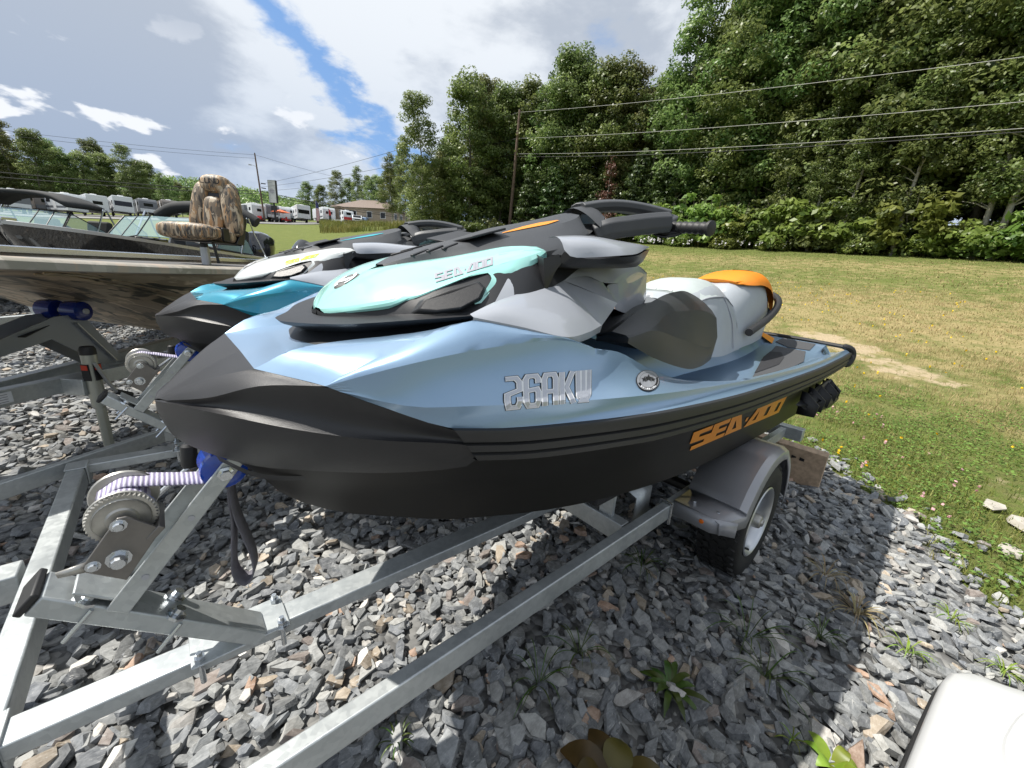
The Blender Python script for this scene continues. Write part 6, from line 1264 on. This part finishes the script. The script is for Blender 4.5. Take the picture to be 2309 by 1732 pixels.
def camper(label, h, r, yaw, L=7., W=2.5, H=3.1, body='rv_white', end='rv_white', endwin=.6, slide=False, nose=True, awning=False):
    p = at(h, r); b = thing('camper', label, 'camper', p, R(h+yaw), 'campers parked across the road')
    z0, z1 = .65, H; k = MB(); n_ = .35 if nose else .05
    prof = [(-L/2+n_*.2, z0), (-L/2, z0+.5), (-L/2+n_*.3, z1-.35), (-L/2+n_, z1), (L/2-.08, z1), (L/2, z1-.08), (L/2, z0)]
    k.prism([(x, -W/2, z) for x, z in prof], (0, W, 0)); k.build('body', M[body], b, bevel=.05)
    k = MB(); k.box((.1, 0, z1+.02), (L-.7, W-.2, .06)); ro = k.build('roof', M['rv_roof'], b)
    for x in (-L*.18, L*.22): k = MB(); k.box((x, 0, z1+.16), (.85, .7, .24)); k.build('air_conditioner', M['rv_roof'], ro, bevel=.05)
    k = MB(); k.box((-L/2-.012+n_*.15, 0, z0+.5+.8), (.02, W*endwin, .75 if endwin > .7 else .5)); k.build('window', M['rv_win'], b)
    if end != body: k = MB(); k.box((-L/2-.02, 0, z0+.35), (.06, W*.96, .55)); k.build('end_cap', M[end], b, bevel=.02)
    for s in (-1, 1):
        for x in (-L*.33, L*.05, L*.32): k = MB(); k.box((x, s*(W/2+.005), 2.1), (.9, .03, .55)); k.build('window', M['rv_win'], b)
        k = MB(); k.box((-L*.12, s*(W/2+.008), 1.75), (.65, .03, 1.85)); k.build('door', M['rv_roof'], b)
        k = MB(); k.box((0, s*(W/2+.004), 1.15), (L*.9, .02, .28)); k.build('stripe', M['rv_grey'], b)
        for x in (.2, 1.05): k = MB(); k.lathe([(0, .1), (.3, .1), (.36, .06), (.36, -.06), (.3, -.1), (0, -.1)], (x, s*(W/2-.12), .36), (0, 1, 0), 16); k.build('wheel', M['tyre'], b)
    if slide: k = MB(); k.box((.6, W/2+.25, 1.85), (L*.45, .55, 1.9)); k.box((.6, -W/2-.25, 1.85), (L*.45, .55, 1.9)); k.build('slide_out', M[slide], b, bevel=.04)
    k = MB(); k.bar((-L/2-1.1, 0, .5), (-L/2+.2, .5, .5), .1, .1); k.bar((-L/2-1.1, 0, .5), (-L/2+.2, -.5, .5), .1, .1); k.build('hitch', M['ink'], b)
    return b
camper('dark grey camper with white nose cap, first at the left edge of the lot', 98.9, 99, 10, body='rv_grey', end='rv_white', slide='rv_grey', endwin=.3)
camper('taupe camper beside the dark grey one at left', 97.3, 103, 12, body='rv_tan', end='rv_grey', endwin=.4)
camper('long white camper with double dark wheels between the taupe and windowed ones', 96.0, 99, 26, L=8, endwin=.25, nose=True)
camper('white camper whose flat end has a small square window', 93.9, 100, 9, slide='rv_grey', endwin=.45, nose=False)
camper('white camper with one wide black end window, right of the square window one', 92.0, 101, 6, endwin=.86, nose=False)
camper('low dark camper half hidden behind the raised boat canopy', 90.2, 104, 8, H=2.9, body='rv_grey', endwin=.5)
camper('taupe camper seen above the camouflage boat seat', 88.4, 105, 8, H=2.9, body='rv_tan', endwin=.5)
camper('white fronted camper with big grey slide out beside the utility pole', 80.9, 99, 18, body='rv_white', slide='rv_grey', endwin=.3)
camper('grey sided camper directly behind the utility pole', 79.7, 102, 25, body='rv_grey', endwin=.3)
camper('pale camper seen past the post of the tall sign', 78.5, 103, 22, endwin=.35, H=2.8)
camper('small white camper behind the orange canopy', 77.5, 105, 14, endwin=.3, H=2.7)
camper('white camper with a wide black window and raised roof unit, left of the flag', 76.0, 100, 10, endwin=.82, nose=False, H=3.2)
camper('white camper with grey wall behind the striped flag', 73.4, 99, 16, endwin=.5, H=2.95, slide='rv_white')
camper('little red and white camper beside the pickup', 70.9, 96, 15, L=4.2, W=2.1, H=2.5, body='rv_white', end='red', endwin=.45)
def pickup(name, label, h, r, yaw, m):
    b = thing(name, label, 'pickup truck', at(h, r), R(h+yaw)); k = MB()
    k.prism([(x, -.95, z) for x, z in ((-2.7, .5), (-2.75, .95), (-2.6, 1.1), (-1.3, 1.15), (-.7, 1.78), (.6, 1.8), (.85, 1.2), (2.6, 1.18), (2.65, .5))], (0, 1.9, 0)); k.build('body', M[m], b, bevel=.06)
    k = MB(); k.fan([(-1.27, -.8, 1.2), (-1.27, .8, 1.2), (-.74, .72, 1.74), (-.74, -.72, 1.74)]); k.build('windshield', M['rv_win'], b)
    for s in (-1, 1):
        k = MB(); k.fan([(-1.1, s*.965, 1.2), (.7, s*.965, 1.2), (.5, s*.965, 1.72), (-.68, s*.965, 1.72)]); k.build('side_window', M['rv_win'], b)
        k = MB(); k.box((-2.72, s*.68, .92), (.06, .34, .18)); k.build('headlight', M['lens'], b, bevel=.02)
        for x in (-1.75, 1.6): k = MB(); k.lathe([(0, .12), (.25, .12), (.38, .1), (.38, -.1), (0, -.12)], (x, s*.85, .38), (0, 1, 0), 18); k.build('wheel', M['tyre'], b)
    k = MB(); k.box((-2.74, 0, .82), (.06, 1.0, .22)); k.build('grille', M['ink'], b, bevel=.02); k = MB(); k.box((-2.78, 0, .56), (.14, 1.9, .18)); k.build('bumper', M['alu_m'], b, bevel=.03)
pickup('pickup_truck', 'white pickup truck facing the road in front of the house', 69.6, 93.8, 172+180+8, 'rv_white'); pickup('pickup_truck', 'pale blue pickup truck behind the bush by the house', 68.2, 95.5, 150, 'bluecar')
for i, (h, r, s) in enumerate(((72.2, 94.8, .9), (71.6, 95.2, .75))):
    b = thing('utility_trailer', ('low white utility trailer by the road', 'second low white trailer nearest the red camper')[i], 'trailer', at(h, r), R(h+60)); k = MB(); k.box((0, 0, .55), (2.6*s, 1.3, .28)); k.build('bed', M['rv_white'], b, bevel=.03); k = MB(); k.box((0, 0, .75), (2.4*s, .05, .25)); k.build('rail', M['rv_roof'], b)
    for y in (-.7, .7): k = MB(); k.lathe([(0, .07), (.28, .07), (.28, -.07), (0, -.07)], (.1, y, .30), (0, 1, 0), 14); k.build('wheel', M['tyre'], b)
# the house
hs = thing('house', 'tan single storey house with a brown hipped roof among the trees', 'house', at(67.6, 98), R(67.6+62)); L_, W_h = 13., 9.
M['siding'] = mat('tan_siding', (.36, .29, .22), .7, var=.08, vscale=2); M['shingle'] = mat('brown_shingles', (.20, .155, .13), .85, bump=.6, bscale=4, var=.15, vscale=5)
k = MB(); k.box((0, 0, 1.4), (L_, W_h, 2.8)); k.build('wall', M['siding'], hs)
k = MB(); e_ = .6; a = [(-L_/2-e_, -W_h/2-e_, 2.75), (L_/2+e_, -W_h/2-e_, 2.75), (L_/2+e_, W_h/2+e_, 2.75), (-L_/2-e_, W_h/2+e_, 2.75)]; r1, r2 = (-L_/2+3.6, 0, 5.0), (L_/2-3.6, 0, 5.0)
k.add(a+[r1, r2], [(0, 1, 5, 4), (1, 2, 5), (2, 3, 4, 5), (3, 0, 4), (0, 3, 2, 1)]); k.build('roof', M['shingle'], hs, flat=True)
for s in (-1, 1):
    for x in (-4.5, -1.5, 2., 4.8): k = MB(); k.box((x, s*(W_h/2+.02), 1.5), (1.2, .08, 1.3)); f = k.build('window', M['rv_roof'], hs); k = MB(); k.box((x, s*(W_h/2+.05), 1.5), (1.0, .06, 1.1)); k.build('pane', M['rv_win'], f)
    for y in (-2.8, .2, 2.9): k = MB(); k.box((s*(L_/2+.02), y, 1.2 if y == .2 else 1.5), (.08, 1.3, 2.2 if y == .2 else 1.3)); f = k.build('door' if y == .2 else 'window', M['rv_roof'], hs); k = MB(); k.box((s*(L_/2+.05), y, 1.5), (.06, 1.05, 1.1)); k.build('pane', M['rv_win'], f)
# tall sign
sg = thing('pylon_sign', 'tall two panel sign, white face and black edge, beside the far utility pole', 'sign', at(78.7, 94), R(78.7+52)); k = MB(); k.box((0, 0, 3.6), (.22, .22, 7.2)); k.build('post', M['ink'], sg)
k = MB(); k.box((0, 0, 5.5), (1.6, .45, 4.0)); pn = k.build('panel', M['ink'], sg); k = MB(); k.box((0, .235, 5.5), (1.5, .03, 3.9)); k.build('face', M['white_pl'], pn); k = MB(); k.lathe([(0, .02), (.45, .02), (.45, 0)], (0, .25, 5.6), (0, 1, 0), 20); k.build('logo', M['grey_d'], pn); k = MB(); k.box((.1, 0, 2.6), (1.0, .4, .9)); k.build('panel', M['ink'], sg)
# flags and canopy
fl_ = thing('flag', 'upright striped feather flag, red and white with blue top', 'flag', at(74.3, 93.9), R(74.3-60)); k = MB(); k.tube([(0, 0, 0), (0, 0, 4.4)], .03, 6); k.build('pole', M['alu_m'], fl_)
for i in range(7): k = MB(); k.fan([(.03+.09*i, .01*math.sin(i), .5), (.12+.09*i, .01*math.sin(i+1), .5), (.12+.09*i, .01*math.sin(i+1), 3.0-.02*i), (.03+.09*i, .01*math.sin(i), 3.0-.02*i)]); k.build('stripe', M['red' if i % 2 == 0 else 'rv_roof'], fl_)
k = MB(); k.fan([(.03, 0, 3.0), (.66, 0, 2.86), (.55, .02, 3.9), (.25, .02, 4.35), (.03, 0, 4.4)]); k.build('canton', mat('flag_blue', (.03, .04, .16), .6), fl_)
fl2 = thing('flag', 'narrow black and red feather banner in front of a white camper', 'flag', at(72.9, 94.4), R(72.9-60)); k = MB(); k.tube([(0, 0, 0), (0, 0, 3.0)], .03, 6); k.build('pole', M['alu_m'], fl2); k = MB(); k.fan([(.02, 0, .4), (.6, 0, .4), (.55, .02, 1.7), (.02, 0, 1.7)]); k.build('cloth', M['ink'], fl2); k = MB(); k.fan([(.02, 0, 1.7), (.55, .02, 1.7), (.45, .02, 2.5), (.15, 0, 2.95), (.02, 0, 2.9)]); k.build('cloth', M['red'], fl2)
cn = thing('canopy', 'orange canopy on four legs in front of the small white campers', 'canopy', at(78.1, 95.5), R(20)); k = MB(); k.add([(-1.3, -1.3, 1.9), (1.3, -1.3, 1.9), (1.3, 1.3, 1.9), (-1.3, 1.3, 1.9), (0, 0, 2.4)], [(0, 1, 4), (1, 2, 4), (2, 3, 4), (3, 0, 4)]); k.build('cloth', mat('orange_cloth', (.75, .17, .06), .7), cn, flat=True)
for x in (-1.2, 1.2):
    for y in (-1.2, 1.2): k = MB(); k.box((x, y, .95), (.05, .05, 1.9)); k.build('leg', M['alu_m'], cn)
for i, (h, c_) in enumerate(((77.6, 'red'), (78.6, 'ink'), (80.3, 'red'))):
    b = thing('riding_mower', ('red riding mower right of the orange canopy', 'black riding mower under the orange canopy', 'red mower by the foot of the far utility pole')[i], 'mower', at(h, 94.8), R(30*i)); k = MB(); k.prism([(-.8, -.4, .3), (.8, -.4, .3), (.8, -.4, .6), (.2, -.4, .65), (.1, -.4, 1.1), (-.05, -.4, 1.1), (-.1, -.4, .6), (-.8, -.4, .8)], (0, .8, 0)); k.build('body', M[c_], b, bevel=.05)
    for x in (-.55, .5):
        for y in (-.45, .45): k = MB(); k.lathe([(0, .1), (.25, .1), (.25, -.1), (0, -.1)], (x, y, .25), (0, 1, 0), 12); k.build('wheel', M['tyre'], b)
# utility poles with their wires
def pole(label, h, r, H, lean, arms):
    b = thing('utility_pole', label, 'utility pole', at(h, r), 0); k = MB(); k.tube([(0, 0, -.2), (lean[0], lean[1], H)], [.17, .11], 10); k.build('post', M['pole'], b)
    for z, w in arms: k = MB(); q = z/H; k.box((lean[0]*q, lean[1]*q, z), (w, .10, .12), Euler((0, 0, R(h)))); k.build('crossarm', M['pole'], b)
    k = MB(); k.lathe([(0, .12), (.05, .10), (.06, 0), (.03, -.04)], (lean[0], lean[1], H), (0, 0, 1), 10); k.build('insulator', M['ink'], b); return b
p1 = at(79.8, 95.2); p2 = at(49.7, 40.5)
pa = pole('far leaning utility pole with street lamp, beside the tall sign', 79.8, 95.2, 11.9, (-.55, .1), ((11.0, 1.0),))
k = MB(); k.tube([(-.4, 0, 9.6), (-1.0, .1, 9.8), (-1.3, .12, 9.8)], .035, 6); k.box((-1.5, .12, 9.78), (.5, .25, .16)); k.build('street_lamp', M['alu_m'], pa)
for z in (6.9, 6.1): k = MB(); k.box((.35, 0, z), (.75, .12, .16)); k.build('splice_box', M['ink'], pa)
pb = pole('near brown utility pole in front of the wood, carrying three wires', 49.7, 40.5, 10.55, (.22, -.25), ())
k = MB(); k.tube([(.14, -.03, 4.2), (.05, -.12, 1.0)], .012, 5); k.build('guard_strip', M['strap_y'], pb) if False else None
def wire(label, a, b, sag, rad, m='wire'):
    P = [Vector(a).lerp(Vector(b), t)-Vector((0, 0, 4*sag*t*(1-t))) for t in np.linspace(0, 1, 28)]; k = MB(); k.tube(P, rad, 5); o = k.build('power_line', M[m], None, angle=80); tag(o, label, 'power line', 'power lines')
WT = (.329, .274, .2415)
T2 = lambda q: p2+Vector((.22*q, -.25*q, 10.55*q)); T1 = lambda q: p1+Vector((-.55*q, .1*q, 11.9*q))
def far_pt(h, r, tan): x, y = polar(h, r); return Vector((x, y, 1.35+r*tan))
for lab, q, tn, sag in (('topmost bright wire running right from the near utility pole across the wood', .985, WT[0], .25), ('middle bright wire running right from the near utility pole', .787, WT[1], .25), ('lowest dark double cable running right from the near utility pole', .667, WT[2], .3), ('thin cable just below the lowest one at the near utility pole', 0.645, WT[2]-.003, .35)):
    a = T2(q); b = far_pt(-9.0, 25.0, tn); wire(lab, a, b, sag, .011 if q > .66 else .015, 'wire_l' if q > .65 else 'wire')
for lab, q, q1, sag in (('upper thin wire from the near pole back to the far pole', .985, .56, .5), ('middle thin wire from the near pole back to the far pole', .787, .52, .5), ('lower cable from the near pole back to the far pole', .667, .46, .5)): wire(lab, T2(q), T1(q1), sag, .02)
for lab, q, tn, sag, rd in (('upper heavy cable running left from the far pole over the campers', .46, .086, .4, .05), ('lower heavy cable running left from the far pole over the campers', .42, .079, .4, .05), ('high thin wire running left from the top of the far pole', .98, .140, .5, .02), ('second high thin wire running left from the far pole', .93, .134, .5, .02)): wire(lab, T1(q), far_pt(106, 84, tn), sag, rd)
for lab, q, tn, sag, rd in (('upper heavy cable running right from the far pole towards the house', .46, .112, .3, .045), ('lower heavy cable running right from the far pole towards the house', .42, .108, .3, .045), ('high thin wire from the far pole to the right', .98, .16, .4, .02)): wire(lab, T1(q), far_pt(62, 84, tn), sag, rd)
# ------------------------------------------------------------------ weeds between the stones, flat rocks, the white moulded deck corner
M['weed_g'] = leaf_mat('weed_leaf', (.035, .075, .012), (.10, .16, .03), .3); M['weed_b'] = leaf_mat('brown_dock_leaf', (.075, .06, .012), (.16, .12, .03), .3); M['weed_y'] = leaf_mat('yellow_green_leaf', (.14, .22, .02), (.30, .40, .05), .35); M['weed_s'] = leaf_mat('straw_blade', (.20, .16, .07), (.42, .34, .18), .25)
def blade_leaf(k, base, a, L, w, rise, droop, lobes=0, cup=.15, n=9):
    rows = []; d = Vector((math.cos(a), math.sin(a), 0)); s = Vector((-d.y, d.x, 0))
    for i in range(n):
        t = i/(n-1); p = Vector(base)+d*(L*t*(1-.12*droop*t))+Vector((0, 0, rise*math.sin(t*2.2)-droop*L*t*t*.5)); ww = w*math.sin(math.pi*min(1, t*.93+.06))**.7*(1-.25*t)
        if lobes: ww *= .55+.45*abs(math.sin(t*lobes*math.pi))
        rows.append([p-s*ww+Vector((0, 0, cup*ww)), p, p+s*ww+Vector((0, 0, cup*ww))])
    k.add([q for r in rows for q in r], [(i*3+j, i*3+j+1, i*3+j+4, i*3+j+3) for i in range(n-1) for j in range(2)])
def tint_mesh(o, seed):
    me = o.data; r = np.random.default_rng(seed); a = me.attributes.new('tint', 'FLOAT', 'POINT'); n = len(me.vertices); co = np.array([v.co[:] for v in me.vertices]); a.data.foreach_set('value', np.clip(.45+.25*np.sin(co[:, 0]*90)+.25*r.random(n), 0, 1).astype(np.float32))
def weed(name, label, x, y, n, L, w, rise, droop, m, lobes=0, seed=0, cat='weed', group='weeds growing through the gravel', part='leaf', lift=.02, n_arc=360):
    r = random.Random(seed); e = thing(name, label, cat, (x, y, gz(x, y)+lift), r.uniform(0, 6), group)
    for i in range(n):
        k = MB(); blade_leaf(k, (r.uniform(-.006, .006), r.uniform(-.006, .006), 0), R(n_arc*i/n)+r.uniform(-.35, .35), L*r.uniform(.6, 1.1), w*r.uniform(.8, 1.15), rise*r.uniform(.6, 1.3), droop*r.uniform(.5, 1.4), lobes); o = k.build(part, M[m], e, angle=70, weld=0); tint_mesh(o, seed*31+i)
    return e
weed('dandelion', 'dark green dandelion rosette with toothed leaves in the trailer shade', 1.17, -.64, 15, .115, .015, .035, .3, 'weed_g', 4.5, 1)
weed('dock_plant', 'broad brown dock leaves at the bottom edge of the gravel', .80, -.665, 7, .15, .050, .05, .3, 'weed_b', 0, 2)
weed('plantain', 'bright yellow green plantain at the bottom beside the white deck', 1.33, -1.06, 8, .085, .020, .05, .2, 'weed_y', 0, 3)
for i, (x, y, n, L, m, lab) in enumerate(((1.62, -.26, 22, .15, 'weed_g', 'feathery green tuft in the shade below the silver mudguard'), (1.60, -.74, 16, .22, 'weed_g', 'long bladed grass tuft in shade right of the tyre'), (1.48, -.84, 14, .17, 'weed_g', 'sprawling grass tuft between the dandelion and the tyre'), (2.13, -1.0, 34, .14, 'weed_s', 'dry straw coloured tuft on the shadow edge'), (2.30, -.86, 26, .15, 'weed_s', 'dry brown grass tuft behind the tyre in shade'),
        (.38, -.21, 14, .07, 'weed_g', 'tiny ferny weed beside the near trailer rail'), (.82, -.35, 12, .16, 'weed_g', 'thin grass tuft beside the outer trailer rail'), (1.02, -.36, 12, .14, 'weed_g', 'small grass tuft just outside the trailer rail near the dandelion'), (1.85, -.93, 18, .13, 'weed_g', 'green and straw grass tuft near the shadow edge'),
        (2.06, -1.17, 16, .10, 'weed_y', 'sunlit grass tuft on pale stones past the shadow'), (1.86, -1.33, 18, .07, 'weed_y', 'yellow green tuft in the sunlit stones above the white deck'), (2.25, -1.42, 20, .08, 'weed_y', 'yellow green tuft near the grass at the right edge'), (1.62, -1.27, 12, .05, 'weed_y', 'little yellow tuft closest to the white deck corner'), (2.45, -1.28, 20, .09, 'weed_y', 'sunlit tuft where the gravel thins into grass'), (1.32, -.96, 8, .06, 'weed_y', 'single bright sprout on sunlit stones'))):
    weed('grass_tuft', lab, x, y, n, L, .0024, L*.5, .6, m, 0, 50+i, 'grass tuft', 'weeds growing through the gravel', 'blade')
def rock(label, x, y, s, seed, col):
    v, f = chip(seed); o = np_mesh('flat_rock', v*np.array([s, s, s*.6])*.5+np.array([0, 0, s*.08]), f, col); o.location = (x, y, gz(x, y)); tag(o, label, 'rock', 'flat pale rocks in the grass')
M['palerock'] = mat('pale_rock', (.42, .39, .34), .85, bump=.5, bscale=30, var=.15, vscale=12)
rock('flat pale rock at the right edge, left of its twin', 4.18, -1.46, .26, 201, M['palerock']); rock('flat pale rock cut by the right edge of the photo', 3.98, -1.60, .28, 205, M['palerock']); rock('small pale rock where sand meets gravel', 3.5, -1.5, .16, 210, M['palerock'])
# white moulded corner
wd = thing('moulded_deck', 'white moulded boat deck corner with ribbed oval pad at the bottom right', 'boat deck', (1.0, -1.45, 0))
def dp(x, y, z): return (x-1.0, y+1.45, z)
out = catmull([(.25, -1.035, 0), (.7, -1.088, 0), (1.05, -1.130, 0), (1.27, -1.158, 0), (1.345, -1.172, 0), (1.385, -1.20, 0), (1.405, -1.25, 0), (1.455, -1.36, 0), (1.53, -1.62, 0), (1.55, -1.9, 0)], 40); cen = Vector((.75, -1.62, 0))
def ring(off, z): return [dp(*(p+(p-cen).normalized()*off)[:2], z) for p in out]
k = MB(); k.loft([ring(-.30, .520), ring(-.12, .517), ring(-.045, .513), ring(-.015, .507), ring(-.003, .497), ring(0, .482), ring(-.006, .466)], 40, curv=linear); k.fan(ring(-.30, .520)[::-1]); k.build('deck_skin', M['white_pl'], wd, angle=50)
k = MB(); k.loft([ring(-.012, .468), ring(.004, .462), ring(.006, .430), ring(-.012, .424)], 40, curv=linear); k.build('rub_rail', M['rubber'], wd, angle=40)
k = MB(); k.loft([ring(-.02, .44), ring(-.05, .25), ring(-.12, .10), ring(-.35, .05)], 40, curv=linear); k.build('hull_side', M['dark'], wd, angle=40)
pc = Vector((1.20, -1.415, .519)); rx, ry = .20, .165; rotp = Matrix.Rotation(R(-14), 3, 'Z')
def ell(fx, fy, z): return [Vector((pc.x-1.0, pc.y+1.45, z))+rotp @ Vector((fx*math.cos(a)*abs(math.cos(a))**-.25 if abs(math.cos(a)) > 1e-3 else 0, fy*math.sin(a)*abs(math.sin(a))**-.25 if abs(math.sin(a)) > 1e-3 else 0, 0)) for a in np.linspace(0, 2*math.pi, 49)]
k = MB(); k.loft([ell(rx, ry, .516), ell(rx-.004, ry-.004, .5235), ell(rx-.012, ry-.012, .5245), ell(rx-.05, ry-.04, .5245), ell(rx-.055, ry-.045, .521)], 49, curv=linear); pad = k.build('pad_rim', M['white_pl'], wd, angle=50)
k = MB(); k.fan(ell(rx-.05, ry-.04, .5222)[:-1]); k.build('pad_floor', mat('cream_pad', (.70, .69, .62), .6), pad)
for i in range(-13, 14):
    x = i*.0085; hgt = (ry-.046)*math.sqrt(max(0, 1-(x/(rx-.054))**2)); c0 = Vector((pc.x-1.0, pc.y+1.45, .5228)); a, b = c0+rotp @ Vector((x, -hgt, 0)), c0+rotp @ Vector((x, hgt, 0))
    if hgt > .01: k = MB(); k.tube([a, b], .0017, 5); k.build('rib', M['white_pl'], pad)
